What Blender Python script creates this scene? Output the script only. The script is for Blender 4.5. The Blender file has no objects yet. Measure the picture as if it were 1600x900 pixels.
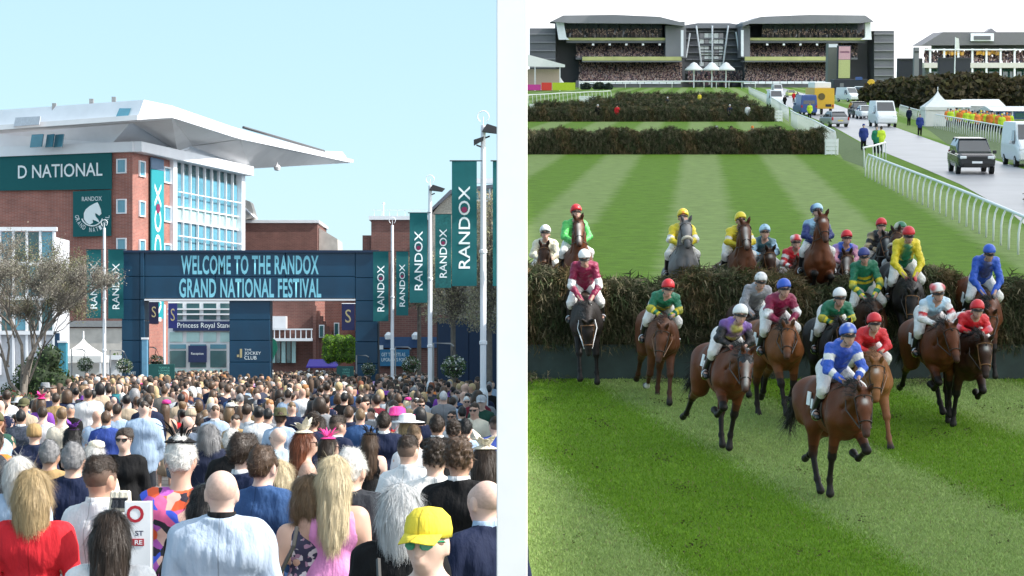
import bpy, bmesh, math, random
import numpy as np
from mathutils import Vector, Matrix, Euler
random.seed(7); RNG = np.random.default_rng(7)
S = bpy.context.scene; COL = S.collection
R = math.radians
# ------------------------------------------------------------------ camera
F, HY, CZ = 3600.0, 565.0, 2.3          # focal length in photo pixels, eye-level row, eye height (m)
cd = bpy.data.cameras.new('camera'); cam = bpy.data.objects.new('camera', cd); COL.objects.link(cam)
cam.location = (0, 0, CZ); cam.rotation_euler = (R(90), 0, 0)
cd.sensor_width = 36; cd.lens = F*36/1600; cd.shift_y = (HY-450)/1600; cd.clip_start = .5; cd.clip_end = 6000
S.camera = cam
# ------------------------------------------------------------------ sky and sun
SUN = Vector((.76, -.13, .70)).normalized()     # towards the sun
el = math.asin(SUN.z); az = math.atan2(SUN.x, SUN.y)
W = bpy.data.worlds.new('World'); S.world = W; W.use_nodes = True
wn, wl = W.node_tree.nodes, W.node_tree.links
bg = wn['Background']; sky = wn.new('ShaderNodeTexSky'); sky.sky_type = 'NISHITA'; sky.sun_disc = False
sky.sun_elevation = el; sky.sun_rotation = az; sky.dust_density = 1.0; sky.ozone_density = 1.0; sky.air_density = .9
def N(nt, typ, **kw):
    n = nt.nodes.new(typ)
    for k, v in kw.items():
        if k.startswith('i_'):
            n.inputs[int(k[2:])].default_value = v
        else: setattr(n, k, v)
    return n
# a bank of white cloud stands over the racecourse side (azimuth right of the view axis)
tc = wn.new('ShaderNodeTexCoord'); sx = wn.new('ShaderNodeSeparateXYZ'); wl.new(tc.outputs['Generated'], sx.inputs[0])
nz = N(W.node_tree, 'ShaderNodeTexNoise'); nz.inputs['Scale'].default_value = 5; nz.inputs['Detail'].default_value = 5
wl.new(tc.outputs['Generated'], nz.inputs['Vector'])
m1 = N(W.node_tree, 'ShaderNodeMath', operation='MULTIPLY_ADD'); m1.inputs[1].default_value = .012; m1.inputs[2].default_value = -.006
wl.new(nz.outputs['Fac'], m1.inputs[0])
m2 = N(W.node_tree, 'ShaderNodeMath', operation='ADD'); wl.new(m1.outputs[0], m2.inputs[0]); wl.new(sx.outputs['X'], m2.inputs[1])
mr = N(W.node_tree, 'ShaderNodeMapRange'); mr.inputs['From Min'].default_value = -.004; mr.inputs['From Max'].default_value = .01
wl.new(m2.outputs[0], mr.inputs['Value'])
# thin veil everywhere: the photographed blue is pale
mixv = N(W.node_tree, 'ShaderNodeMixRGB'); mixv.inputs[0].default_value = .42; mixv.inputs[2].default_value = (6.8, 10.4, 12.2, 1)
wl.new(sky.outputs[0], mixv.inputs[1])
mixc = N(W.node_tree, 'ShaderNodeMixRGB'); mixc.inputs[2].default_value = (12, 12.2, 12.5, 1)
wl.new(mr.outputs[0], mixc.inputs[0]); wl.new(mixv.outputs[0], mixc.inputs[1]); wl.new(mixc.outputs[0], bg.inputs[0])
bg.inputs[1].default_value = .096
sd = bpy.data.lights.new('sun', 'SUN'); sd.energy = 5.0; sd.angle = R(.5); sd.color = (1, .95, .88)
so = bpy.data.objects.new('sun', sd); COL.objects.link(so); so.rotation_euler = (-SUN).to_track_quat('-Z', 'Y').to_euler()
S.view_settings.view_transform = 'Standard'; S.view_settings.look = 'None'; S.view_settings.gamma = 1
S.view_settings.use_curve_mapping = False; S.view_settings.exposure = 0.52
S.cycles.max_bounces = 8; S.cycles.diffuse_bounces = 3; S.cycles.transparent_max_bounces = 8

# ------------------------------------------------------------------ frames
def LP(x, y, D):                          # forecourt: photo pixel at depth D -> world
    return Vector(((x-800)*D/F, D, CZ+(HY-y)*D/F))
H5, YH = 5.3, 110.0                        # racecourse: eye height over the sloping turf, its vanishing row
AL = math.atan((HY-YH)/F); ca, sa = math.cos(AL), math.sin(AL)
MR = Matrix.Translation((0, H5*sa, CZ-H5*ca)) @ Matrix.Rotation(AL, 4, 'X')   # course frame (u right, v away, w up) -> world
def rdir(x, y):
    dz = (HY-y)/F
    return Vector(((x-800)/F, ca+sa*dz, -sa+ca*dz))
def GR(x, y):                              # point of the turf under a photo pixel
    d = rdir(x, y); t = H5/(-d.z); return Vector((t*d.x, t*d.y, 0))
def RP(x, y, t):                           # point at depth t on a pixel, course frame
    d = rdir(x, y); return Vector((t*d.x, t*d.y, H5+t*d.z))
def TR(v, rz=0): return Matrix.Translation(v) @ Matrix.Rotation(rz, 4, 'Z')

def ZG(D):                                 # the forecourt dips a little between the front rows and the gate
    return float(np.interp(D, [0, 15, 28, 36, 52, 74, 90, 500], [0, 0, -.20, -.22, -.15, -.04, 0, 0]))
# ------------------------------------------------------------------ materials
MATS = {}
def srgb(r, g, b):
    f = lambda c: (c/255/12.92 if c/255 <= .04045 else ((c/255+.055)/1.055)**2.4)
    return (f(r), f(g), f(b))
def mat(name, col, rough=.6, var=.12, scale=6, bump=0, bscale=40, metal=0, stretch=None, attr=False, trans=0, spec=.5, sheen=0, bdist=None, seam=False):
    if name in MATS: return MATS[name]
    m = bpy.data.materials.new(name); m.use_nodes = True; nt = m.node_tree; b = nt.nodes['Principled BSDF']
    b.inputs['Roughness'].default_value = rough; b.inputs['Metallic'].default_value = metal
    b.inputs['Specular IOR Level'].default_value = spec
    if sheen: b.inputs['Sheen Weight'].default_value = sheen
    tcn = nt.nodes.new('ShaderNodeTexCoord'); mp = nt.nodes.new('ShaderNodeMapping')
    nt.links.new(tcn.outputs['Object'], mp.inputs[0])
    if stretch: mp.inputs['Scale'].default_value = stretch
    n = N(nt, 'ShaderNodeTexNoise'); n.inputs['Scale'].default_value = scale; n.inputs['Detail'].default_value = 5
    nt.links.new(mp.outputs[0], n.inputs['Vector'])
    r = nt.nodes.new('ShaderNodeMapRange'); r.inputs['To Min'].default_value = 1-var; r.inputs['To Max'].default_value = 1+var
    r.inputs['From Min'].default_value = .25; r.inputs['From Max'].default_value = .75
    nt.links.new(n.outputs['Fac'], r.inputs['Value'])
    mx = N(nt, 'ShaderNodeMixRGB', blend_type='MULTIPLY'); mx.inputs[0].default_value = 1
    if attr:
        a = N(nt, 'ShaderNodeAttribute', attribute_name='Col'); nt.links.new(a.outputs['Color'], mx.inputs[1])
    else: mx.inputs[1].default_value = (*col, 1)
    nt.links.new(r.outputs[0], mx.inputs[2]); nt.links.new(mx.outputs[0], b.inputs['Base Color'])
    if bump:
        n2 = N(nt, 'ShaderNodeTexNoise'); n2.inputs['Scale'].default_value = bscale; n2.inputs['Detail'].default_value = 4
        nt.links.new(mp.outputs[0], n2.inputs['Vector'])
        bp = nt.nodes.new('ShaderNodeBump'); bp.inputs['Strength'].default_value = min(1, bump); bp.inputs['Distance'].default_value = bdist or .02*max(1, bump)
        nt.links.new(n2.outputs['Fac'], bp.inputs['Height']); nt.links.new(bp.outputs[0], b.inputs['Normal'])
    if seam:                                   # centre back seam of a jacket
        sx_ = nt.nodes.new('ShaderNodeSeparateXYZ'); nt.links.new(tcn.outputs['Object'], sx_.inputs[0]); ab = N(nt, 'ShaderNodeMath', operation='ABSOLUTE'); nt.links.new(sx_.outputs['X'], ab.inputs[0])
        sr = nt.nodes.new('ShaderNodeMapRange'); sr.inputs['From Min'].default_value = .001; sr.inputs['From Max'].default_value = .006; sr.inputs['To Min'].default_value = .55; nt.links.new(ab.outputs[0], sr.inputs['Value'])
        m3 = N(nt, 'ShaderNodeMixRGB', blend_type='MULTIPLY'); m3.inputs[0].default_value = 1; nt.links.new(mx.outputs[0], m3.inputs[1]); nt.links.new(sr.outputs[0], m3.inputs[2]); nt.links.new(m3.outputs[0], b.inputs['Base Color'])
    if trans:
        t = nt.nodes.new('ShaderNodeBsdfTranslucent'); ms = nt.nodes.new('ShaderNodeMixShader'); ms.inputs[0].default_value = trans
        nt.links.new(mx.outputs[0], t.inputs[0]); nt.links.new(b.outputs[0], ms.inputs[1]); nt.links.new(t.outputs[0], ms.inputs[2])
        nt.links.new(ms.outputs[0], nt.nodes['Material Output'].inputs[0])
    MATS[name] = m; return m
def glass(name, col, rough=.06):
    if name in MATS: return MATS[name]
    m = mat(name, col, rough=rough, var=.25, scale=.6, spec=1.0); return m
def cloth(name, col, rough=.8):
    return mat('cloth '+name, col, rough=rough, var=.10, scale=9, bump=1, bscale=6.5, stretch=(1.7, 1.7, .5), spec=.2, bdist=.03, seam=True)

# ------------------------------------------------------------------ objects
def tag(o, label=None, cat=None, group=None, kind=None):
    if label: o['label'] = label
    if cat: o['category'] = cat
    if group: o['group'] = group
    if kind: o['kind'] = kind
    return o
def thing(name, label, cat, M=None, group=None, kind=None):
    o = bpy.data.objects.new(name, None); COL.objects.link(o); o.empty_display_size = .2
    if M is not None: o.matrix_world = M
    return tag(o, label, cat, group, kind)
def link(name, me, m=None, parent=None, M=None, objmat=False):
    o = bpy.data.objects.new(name, me); COL.objects.link(o)
    if m is not None:
        if objmat:
            if not me.materials: me.materials.append(None)
            o.material_slots[0].link = 'OBJECT'; o.material_slots[0].material = m
        elif not me.materials: me.materials.append(m)
    if parent is not None:
        o.parent = parent
        if M is not None: o.matrix_local = M
    elif M is not None: o.matrix_world = M
    return o
class MB:
    def __init__(s): s.v = []; s.f = []; s.c = []
    def add(s, vs, fs, M=None):
        k = len(s.v)
        s.v += [tuple(M @ Vector(p)) if M is not None else tuple(p) for p in vs]
        s.f += [tuple(i+k for i in f) for f in fs]; return s
    def box(s, c, d, M=None, rz=0):
        x, y, z = d[0]/2, d[1]/2, d[2]/2
        vs = [(-x,-y,-z),(x,-y,-z),(x,y,-z),(-x,y,-z),(-x,-y,z),(x,-y,z),(x,y,z),(-x,y,z)]
        T = Matrix.Translation(c) @ Matrix.Rotation(rz, 4, 'Z')
        if M is not None: T = M @ T
        return s.add(vs, [(0,3,2,1),(4,5,6,7),(0,1,5,4),(1,2,6,5),(2,3,7,6),(3,0,4,7)], T)
    def prism(s, pts, vec, M=None):        # planar outline extruded by vec
        n = len(pts); vec = Vector(vec); a = [Vector(p) for p in pts]; b = [p+vec for p in a]
        fs = [tuple(range(n))[::-1], tuple(range(n, 2*n))] + [(i, (i+1) % n, n+(i+1) % n, n+i) for i in range(n)]
        return s.add(a+b, fs, M)
    def tube(s, pts, r, n=6, M=None, cap=True):
        pts = [Vector(p) for p in pts]; rr = r if isinstance(r, (list, tuple)) else [r]*len(pts)
        vs = []; fs = []; up = None
        for i, p in enumerate(pts):
            d = (pts[min(i+1, len(pts)-1)]-pts[max(i-1, 0)]); d = d.normalized() if d.length > 1e-9 else Vector((0,0,1))
            if up is None: up = Vector((0,0,1)) if abs(d.z) < .9 else Vector((1,0,0))
            a = d.cross(up).normalized(); b = a.cross(d).normalized(); up = b
            for j in range(n):
                t = 2*math.pi*j/n; vs.append(p+(a*math.cos(t)+b*math.sin(t))*rr[i])
        for i in range(len(pts)-1):
            for j in range(n):
                fs.append((i*n+j, i*n+(j+1) % n, (i+1)*n+(j+1) % n, (i+1)*n+j))
        if cap: fs.append(tuple(range(n))[::-1]); fs.append(tuple(range((len(pts)-1)*n, len(pts)*n)))
        return s.add(vs, fs, M)
    def lathe(s, prof, n=12, M=None):      # profile of (r, z)
        vs = []; fs = []
        for r, z in prof:
            for j in range(n):
                t = 2*math.pi*j/n; vs.append((r*math.cos(t), r*math.sin(t), z))
        for i in range(len(prof)-1):
            for j in range(n): fs.append((i*n+j, i*n+(j+1) % n, (i+1)*n+(j+1) % n, (i+1)*n+j))
        fs.append(tuple(range(n))[::-1]); fs.append(tuple(range((len(prof)-1)*n, len(prof)*n)))
        return s.add(vs, fs, M)
    def mesh(s, name, smooth=False):
        me = bpy.data.meshes.new(name); me.from_pydata(s.v, [], s.f)
        if smooth: me.polygons.foreach_set('use_smooth', [True]*len(me.polygons))
        me.update(); return me
    def build(s, name, m, parent=None, M=None, smooth=False):
        return link(name, s.mesh(name, smooth), m, parent, M)
def bevel(me, w=.02, seg=1):
    bm = bmesh.new(); bm.from_mesh(me); bmesh.ops.bevel(bm, geom=bm.edges[:], offset=w, segments=seg, affect='EDGES', clamp_overlap=True)
    bmesh.ops.recalc_face_normals(bm, faces=bm.faces[:])
    bm.to_mesh(me); bm.free(); me.update(); return me
def npmesh(name, v, f, cols=None, smooth=True):
    """v (n,3), f (m,k) arrays"""
    me = bpy.data.meshes.new(name); n, m, k = len(v), len(f), f.shape[1]
    me.vertices.add(n); me.vertices.foreach_set('co', np.asarray(v, np.float32).ravel())
    me.loops.add(m*k); me.loops.foreach_set('vertex_index', np.asarray(f, np.int32).ravel())
    me.polygons.add(m); me.polygons.foreach_set('loop_start', np.arange(0, m*k, k, dtype=np.int32))
    me.polygons.foreach_set('use_smooth', np.full(m, smooth))
    if cols is not None:
        a = me.attributes.new('Col', 'FLOAT_COLOR', 'POINT')
        c = np.ones((n, 4), np.float32); c[:, :3] = cols; a.data.foreach_set('color', c.ravel())
    me.update(calc_edges=True); me.validate(); return me
def text_mesh(body, size=1, sx=1, shear=0, align='CENTER', bold=0, extrude=.006, spacing=1):
    cu = bpy.data.curves.new('lettering', 'FONT'); cu.body = body; cu.size = size; cu.align_x = align; cu.align_y = 'CENTER'
    cu.extrude = extrude; cu.offset = bold; cu.shear = shear; cu.space_character = spacing; cu.resolution_u = 3; cu.space_line = .9
    o = bpy.data.objects.new('lettering', cu); COL.objects.link(o)
    me = bpy.data.meshes.new_from_object(o.evaluated_get(bpy.context.evaluated_depsgraph_get()))
    bpy.data.objects.remove(o); bpy.data.curves.remove(cu); me.materials.clear()
    if sx != 1: me.transform(Matrix.Diagonal((sx, 1, 1, 1)))
    return me
def fit_text(body, w, h, **kw):             # lettering scaled to exactly w x h, centred, in the local xy plane
    me = text_mesh(body, 1, extrude=0, **kw)
    co = np.empty(len(me.vertices)*3, np.float32); me.vertices.foreach_get('co', co); co = co.reshape(-1, 3)
    lo, hi = co.min(0), co.max(0)
    me.transform(Matrix.Diagonal((w/(hi[0]-lo[0]), h/(hi[1]-lo[1]), 1, 1)) @ Matrix.Translation((-(lo[0]+hi[0])/2, -(lo[1]+hi[1])/2, 0)))
    return me
UPR = Matrix.Rotation(R(90), 4, 'X')        # xy lettering -> upright, read from -y

# ------------------------------------------------------------------ smooth solids (distance field + surface nets)
def P(a, b, ra, rb=None, c=(.5,.5,.5), k=.03, sq=(1,1,1), op='u', st=None):
    return (np.array(a, np.float32), np.array(b, np.float32), ra, ra if rb is None else rb, c, k, np.array(sq, np.float32), op, st)
def pd(p, X):
    a, b, ra, rb, c, k, sq, op, st = p
    X = X/sq; A = a/sq; B = b/sq; ba = B-A; L = float(ba @ ba)
    if L < 1e-10: h = np.zeros(X.shape[:-1], np.float32); q = X-A
    else:
        h = np.clip(((X-A) @ ba)/L, 0, 1); q = X-A-h[..., None]*ba
    return (np.sqrt((q*q).sum(-1))-(ra+(rb-ra)*h))*float(sq.min()), h
def blob(name, prims, vox, cuts=(), noise=0, nfreq=30, colors=True, smooth=True, strand=0):
    lo = np.min([np.minimum(p[0], p[1])-max(p[2], p[3])*p[6] for p in prims if p[7] == 'u'], 0)-2*vox
    hi = np.max([np.maximum(p[0], p[1])+max(p[2], p[3])*p[6] for p in prims if p[7] == 'u'], 0)+2*vox
    n = np.ceil((hi-lo)/vox).astype(int)+1
    D = np.full(n, .3, np.float32)
    ax = [lo[i]+vox*np.arange(n[i], dtype=np.float32) for i in range(3)]
    for p in prims:
        m = max(p[2], p[3])*p[6]+p[5]+2*vox
        i0 = np.maximum(np.floor((np.minimum(p[0], p[1])-m-lo)/vox).astype(int), 0)
        i1 = np.minimum(np.ceil((np.maximum(p[0], p[1])+m-lo)/vox).astype(int)+1, n)
        if (i1 <= i0).any(): continue
        sl = tuple(slice(i0[i], i1[i]) for i in range(3))
        X = np.stack(np.meshgrid(*[ax[i][sl[i]] for i in range(3)], indexing='ij'), -1)
        d, _ = pd(p, X); k = p[5]; Q = D[sl]
        if p[7] == 's': d = -d; hh = np.maximum(k-np.abs(Q-d), 0)/k; D[sl] = np.maximum(Q, d)+hh*hh*k*.25
        else: hh = np.maximum(k-np.abs(Q-d), 0)/k; D[sl] = np.minimum(Q, d)-hh*hh*k*.25
    X = None
    if noise or cuts:
        X = np.stack(np.meshgrid(*ax, indexing='ij'), -1)
        if noise:
            f = nfreq
            D = D+noise*(np.sin(f*X[..., 0]+1.7*np.sin(f*.53*X[..., 2]))*np.sin(f*.9*X[..., 1]+1.3*np.sin(f*.6*X[..., 0]))+.6*np.sin(f*1.9*X[..., 2]+2*np.sin(f*.8*X[..., 0]))).astype(np.float32)
        if strand:
            th = np.arctan2(X[..., 0], X[..., 1]+.05); f = nfreq if nfreq < 40 else 40
            D = D+strand*(np.sin(19*th+1.5*np.sin(9*X[..., 2]))+.7*np.sin(37*th+5*X[..., 2]+2*np.sin(7*th))).astype(np.float32)
        for pt, nn in cuts:
            nn = np.array(nn, np.float32); nn /= np.linalg.norm(nn)
            D = np.maximum(D, (X-np.array(pt, np.float32)) @ nn)
        D[0], D[-1], D[:, 0], D[:, -1], D[:, :, 0], D[:, :, -1] = [.1]*6
    s = D < 0
    off = [(i, j, k) for i in (0, 1) for j in (0, 1) for k in (0, 1)]
    sh = tuple(n-1)
    cnt = np.zeros(sh, np.int8)
    for o in off: cnt += s[o[0]:o[0]+sh[0], o[1]:o[1]+sh[1], o[2]:o[2]+sh[2]]
    act = (cnt > 0) & (cnt < 8); ai = np.argwhere(act); idx = np.full(sh, -1, np.int32); idx[act] = np.arange(len(ai))
    V = [D[ai[:, 0]+o[0], ai[:, 1]+o[1], ai[:, 2]+o[2]] for o in off]
    pos = np.zeros((len(ai), 3), np.float32); c = np.zeros(len(ai), np.float32)
    for i in range(8):
        for j in range(i+1, 8):
            df = np.array(off[j])-np.array(off[i])
            if np.abs(df).sum() != 1: continue
            m = (V[i] < 0) != (V[j] < 0); t = np.where(m, V[i]/np.where(m, V[i]-V[j], 1), 0)
            pos += m[:, None]*(np.array(off[i], np.float32)+t[:, None]*df); c += m
    vt = lo+vox*(ai+pos/c[:, None]); fs = []
    for a in range(3):
        b, d = (a+1) % 3, (a+2) % 3
        s0 = np.take(s, range(0, n[a]-1), a); s1 = np.take(s, range(1, n[a]), a)
        e = np.argwhere(s0 != s1); e = e[(e[:, b] > 0) & (e[:, d] > 0) & (e[:, b] < n[b]-1) & (e[:, d] < n[d]-1)]
        flip = s0[e[:, 0], e[:, 1], e[:, 2]]
        def at(x, y):
            q = e.copy(); q[:, b] -= x; q[:, d] -= y; return idx[q[:, 0], q[:, 1], q[:, 2]]
        q = np.stack([at(1, 1), at(0, 1), at(0, 0), at(1, 0)], 1)
        q[~flip] = q[~flip][:, ::-1]; fs.append(q)
    f = np.concatenate(fs); cols = None
    if colors:
        w = np.zeros(len(vt), np.float32); cc = np.zeros((len(vt), 3), np.float32)
        for p in prims:
            if p[7] != 'u': continue
            d, h = pd(p, vt.astype(np.float32)); wt = np.exp(-np.abs(d)/(.55*vox))+1e-12
            if p[8]:
                st = p[8]; col = np.empty((len(vt), 3), np.float32)
                for i in range(len(st)): col[h >= st[i][0]] = st[i][1]
            else: col = np.array(p[4], np.float32)
            cc += wt[:, None]*col; w += wt
        cols = cc/w[:, None]
    return npmesh(name, vt, f, cols, smooth)
# ================================================================== FORECOURT (left): ground, divider, buildings
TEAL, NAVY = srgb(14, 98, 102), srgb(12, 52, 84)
paving = mat('paving', (.10, .098, .095), rough=.9, var=.25, scale=1.2, bump=.3, bscale=12)
g = MB(); gy_ = [-25,15,21,28,36,44,52,63,74,90,420]; g.add([q for y in gy_ for q in ((-160,y,ZG(y)),(0,y,ZG(y)))], [(2*i,2*i+1,2*i+3,2*i+2) for i in range(len(gy_)-1)]); tag(g.build('ground', paving), kind='structure')
white_paint = mat('white paint', (.82,.83,.85), rough=.5, var=.04)
render_white = mat('white render', (.84,.85,.86), rough=.7, var=.03)
# white wall with a tall end pier between forecourt and racecourse; the low part retains the turf bank
wp = thing('boundary_wall', 'tall white rendered pier ending the wall between the crowd and the racecourse', 'wall', Matrix.Translation((0, 10.8, 0)))
b = MB(); b.box((0, .072, 1.2), (.144, .144, 6.4)); link('pier', bevel(b.mesh('pier'), .004), render_white, wp)
b = MB()
pts = []
for v in (17.5, 24, 60, 120, 240, 400, 700, 1000):
    q = MR @ Vector((0, v, 0)); pts.append((q.y-10.8, max(q.z, .15)))
vs = []; fs = []
for y, z in pts: vs += [(-.1, y, -2), (.12, y, -2), (.12, y, z+.05), (-.1, y, z+.05)]
for i in range(len(pts)-1):
    for j in range(4): fs.append((i*4+j, i*4+(j+1) % 4, i*4+4+(j+1) % 4, i*4+4+j))
fs += [(0,1,2,3), tuple(4*len(pts)-4+i for i in (3,2,1,0))]
b.add(vs, fs); b.build('retaining_wall', render_white, wp)

# ---- brick with real courses in the material
def brick_mat(name, c1, c2, mortar):
    if name in MATS: return MATS[name]
    m = mat(name, c1, rough=.85, var=.2, scale=.8); nt = m.node_tree; b = nt.nodes['Principled BSDF']
    br = nt.nodes.new('ShaderNodeTexBrick'); br.inputs['Color1'].default_value = (*c1, 1); br.inputs['Color2'].default_value = (*c2, 1); br.inputs['Mortar'].default_value = (*mortar, 1)
    br.inputs['Scale'].default_value = 1; br.inputs['Brick Width'].default_value = .30; br.inputs['Row Height'].default_value = .10; br.inputs['Mortar Size'].default_value = .008
    tcn = [n for n in nt.nodes if n.type == 'TEX_COORD'][0]; sp = nt.nodes.new('ShaderNodeSeparateXYZ'); ad = N(nt, 'ShaderNodeMath', operation='ADD'); cb = nt.nodes.new('ShaderNodeCombineXYZ')
    nt.links.new(tcn.outputs['Object'], sp.inputs[0]); nt.links.new(sp.outputs['X'], ad.inputs[0]); nt.links.new(sp.outputs['Y'], ad.inputs[1]); nt.links.new(ad.outputs[0], cb.inputs['X']); nt.links.new(sp.outputs['Z'], cb.inputs['Y'])
    nt.links.new(cb.outputs[0], br.inputs['Vector'])
    mx = [n for n in nt.nodes if n.type == 'MIX_RGB'][0]; nt.links.new(br.outputs['Color'], mx.inputs[1]); return m
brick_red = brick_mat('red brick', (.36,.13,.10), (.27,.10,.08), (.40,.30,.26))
brick_shaded = brick_mat('shaded red brick', (.20,.085,.07), (.15,.065,.055), (.22,.15,.13))  # red brick again, with the shade of sunless walls put into its colour
white_metal = mat('white metal', (.80,.82,.86), rough=.35, var=.05, scale=1, spec=.5)
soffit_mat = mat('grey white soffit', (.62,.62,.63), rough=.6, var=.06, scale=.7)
blue_glass = glass('sky blue glass', (.10,.30,.40)); green_glass = glass('pale green spandrel', (.42,.66,.66), .25); dark_glass = glass('dark teal glass', (.03,.10,.11))
grey_metal = mat('grey metal', (.25,.26,.27), rough=.45, var=.1)
dark_metal = mat('dark metal', (.03,.03,.035), rough=.5)
teal_cloth = mat('teal banner fabric', TEAL, rough=.75, var=.05, trans=.15); lett_white = mat('white lettering', (.80,.88,.90), rough=.7, var=.02)
red_dot = mat('maroon dot', srgb(120,30,75), rough=.7, var=.02)

# ---- stand building: corner A nearest, right face runs away towards B
A = Vector((-28.0, 170, 0)); B = Vector((-22.5, 191, 0)); ZT = 18.0
st = thing('stand_building', 'tall brick stand building with glazed bay and angular white canopy roof', 'building', Matrix.Translation(A))
dR = (B-A).normalized(); LR = (B-A).length; dL = Vector((-9.4, 3.7, 0)).normalized(); nR = Vector((dR.y, -dR.x, 0)); nL = Vector((dL.y, -dL.x, 0))*-1
if nL.y > 0: nL = -nL
def face_m(o, d):                           # local frame on a facade: x along d, y into the building, z up
    d = d.normalized(); return Matrix.Translation(o) @ Matrix(((d.x, -d.y, 0, 0), (d.y, d.x, 0, 0), (0, 0, 1, 0), (0, 0, 0, 1)))
FR = face_m((0,0,0), dR)                    # right facade: x 0..LR, outward is -y
FL = face_m((0,0,0), -dL)                   # left facade: x negative, outward is -y
b = MB(); fp = [Vector((0,0,0)), dR*7.5, dR*7.5+Vector((-8,3,0)), dL*38+Vector((0,9,0)), dL*38]; b.prism(fp, (0,0,ZT)); b.build('brick_wall', brick_red, st)
b = MB(); b.box((7.5+7.1, 3.2, ZT/2), (14.1, 6, ZT-.02), FR); b.build('core_wall', dark_glass, st)
b = MB(); b.box((11, -.1, ZT+.12), (22.8, 1.6, .75), FR); b.box((-17.7, .3, ZT+.12), (36, 1.6, .74), FL); b.build('parapet', white_metal, st)
def window(M, x, z, w, h, parent, gl=blue_glass, proud=.12, bars=0):
    f = MB(); t = .09*max(w, 1)
    f.box((x-w/2, 0, z), (t, proud*2, h+t), M); f.box((x+w/2, 0, z), (t, proud*2, h+t), M); f.box((x, 0, z+h/2), (w-t, proud*2-.01, t), M); f.box((x, 0, z-h/2), (w-t, proud*2-.01, t), M)
    for i in range(bars): f.box((x-w/2+w*(i+1)/(bars+1), 0, z), (t*.6, proud*1.7, h-t), M)
    fr = f.build('window', white_metal, parent)
    q = MB(); q.box((x, .02, z), (w-t, .1, h-t), M); q.build('pane', gl, fr)
def pxz(y, D): return CZ+(HY-y)*D/F
for zy in (259, 322, 383, 440):             # square windows
    z = pxz(zy, 170)
    window(FL, -.9, z, .75, 1.0, st); window(FR, 1.6, z-.1, 1.0, 1.1, st); window(FR, 6.3, z-.2, 1.2, 1.15, st)
# glazed bay: mullions and floors are parts
bx0, bx1 = 8.0, 21.4
zs = [pxz(252, 180), pxz(262, 185)]
rows = [(16.9, 14.3, blue_glass), (14.25, 13.2, green_glass), (13.15, 10.7, blue_glass), (10.6, 9.6, green_glass), (9.55, 7.2, dark_glass), (7.1, 6.1, green_glass), (6.0, 3.6, dark_glass)]
nb = 9
for zt, zb, gm in rows:
    for i in range(nb):
        w = (bx1-bx0)/nb; x = bx0+w*(i+.5)
        q = MB(); q.box((x, .14+.05*random.random(), (zt+zb)/2), (w-.10, .06, zt-zb-.03), FR); q.build('pane', gm, st)
for i in range(nb+1):
    q = MB(); q.box((bx0+(bx1-bx0)*i/nb, .02, 9.4), (.09, .2, 17), FR); q.build('mullion', white_metal, st)
for zt, zb, gm in rows:
    q = MB(); q.box(((bx0+bx1)/2, .06, zb-.02), (bx1-bx0, .18, .10), FR); q.build('transom', white_metal, st)
for x in (7.3, 21.6):
    q = MB(); q.box((x, -.05, 9), (.75, .5, 17.9), FR); q.build('corner_column', white_metal, st)
for z in (12.0, 15.4, 8.6):
    q = MB(); q.tube([FR @ Vector((bx0, -.25, z)), FR @ Vector((bx1, -.25, z))], .05, 6); q.build('handrail', white_metal, st)
# canopy roof and upper storey (facets given as points of the building)
def LA(x, y, D): return LP(x, y, D)-A
def slab(name, quads, m, parent, th=(0, .25, .35)):
    for q in quads:
        mb = MB(); mb.prism([LA(*p) for p in q], th); me = mb.mesh(name); bm = bmesh.new(); bm.from_mesh(me); bmesh.ops.recalc_face_normals(bm, faces=bm.faces[:]); bm.to_mesh(me); bm.free(); link(name, me, m, parent)
slab('upper_wall', [[(24-40,236,178),(175,224,171),(205,190,169),(24-40,208,178)]], white_metal, st, (0,.6,0))
slab('upper_fascia', [[(24-40,205,174),(214,188,165),(225,156,165.6),(24-40,173,175)]], white_metal, st, (0,.8,0))
slab('upper_wall', [[(172,229,171.6),(277,240,178.8),(302,229,181.5),(204,190,170)], [(277,240,179.2),(394,267,194.2),(394,262,195),(300,227,182)]], white_metal, st, (0,.6,0))
slab('eave', [[(24-40,210,177),(205,193,168),(268,184,164.6),(214,187.5,164.4),(24-40,204,173)]], soffit_mat, st, (0,.3,.4))
slab('gable', [[(214,188,165.2),(268,183,165.2),(268,165,165.8),(225,156,165.8)]], white_metal, st, (.1,1,0))
slab('fascia', [[(268,183,165.4),(375,217,184),(378,203,184.6),(268,165,166)], [(375.5,217,184.1),(548,254,214),(552,249,214.3),(378,203,184.8)]], white_metal, st, (-.4,.8,0))
slab('soffit', [[(205,191,168.5),(268,183.5,165.6),(300,228,180),(277,236,178)], [(268.5,184,166),(375,217.5,184.4),(345,212,186),(300,228,180.2)], [(300,229,180.4),(345,212.5,186.2),(375,218,185),(392,264,193)], [(375.5,218,184.9),(548,254.5,214.3),(520,256,216),(392,263.5,193.4)]], soffit_mat, st, (0,.3,.3))
slab('roof_deck', [[(225,156,166),(268,165,166.2),(378,203,185),(552,249,215),(420,215,225),(230,160,205)]], white_metal, st, (0,0,-.3))
slab('tip_panel', [[(508,240,212.5),(544,249.5,213.5),(535,237,213.6),(508,236,212.4)]], mat('pale blue panel', (.5,.6,.75)), st, (0,.3,0))
slab('skylight', [[(180,186,166.1),(199,185.5,165.6),(205,169,165.9),(187,169,166.4)]], blue_glass, st, (0,-.14,-.02))
for x0, x1, y0, y1 in ((22,62,184,198),(70,110,180,192)):
    slab('recess', [[(x0,y1,171.6),(x1,y1-3,169.8),(x1+2,y0-2,170),(x0+3,y0,171.8)]], mat('pale grey panel', (.55,.57,.62)), st, (0,-.2,0))
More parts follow.
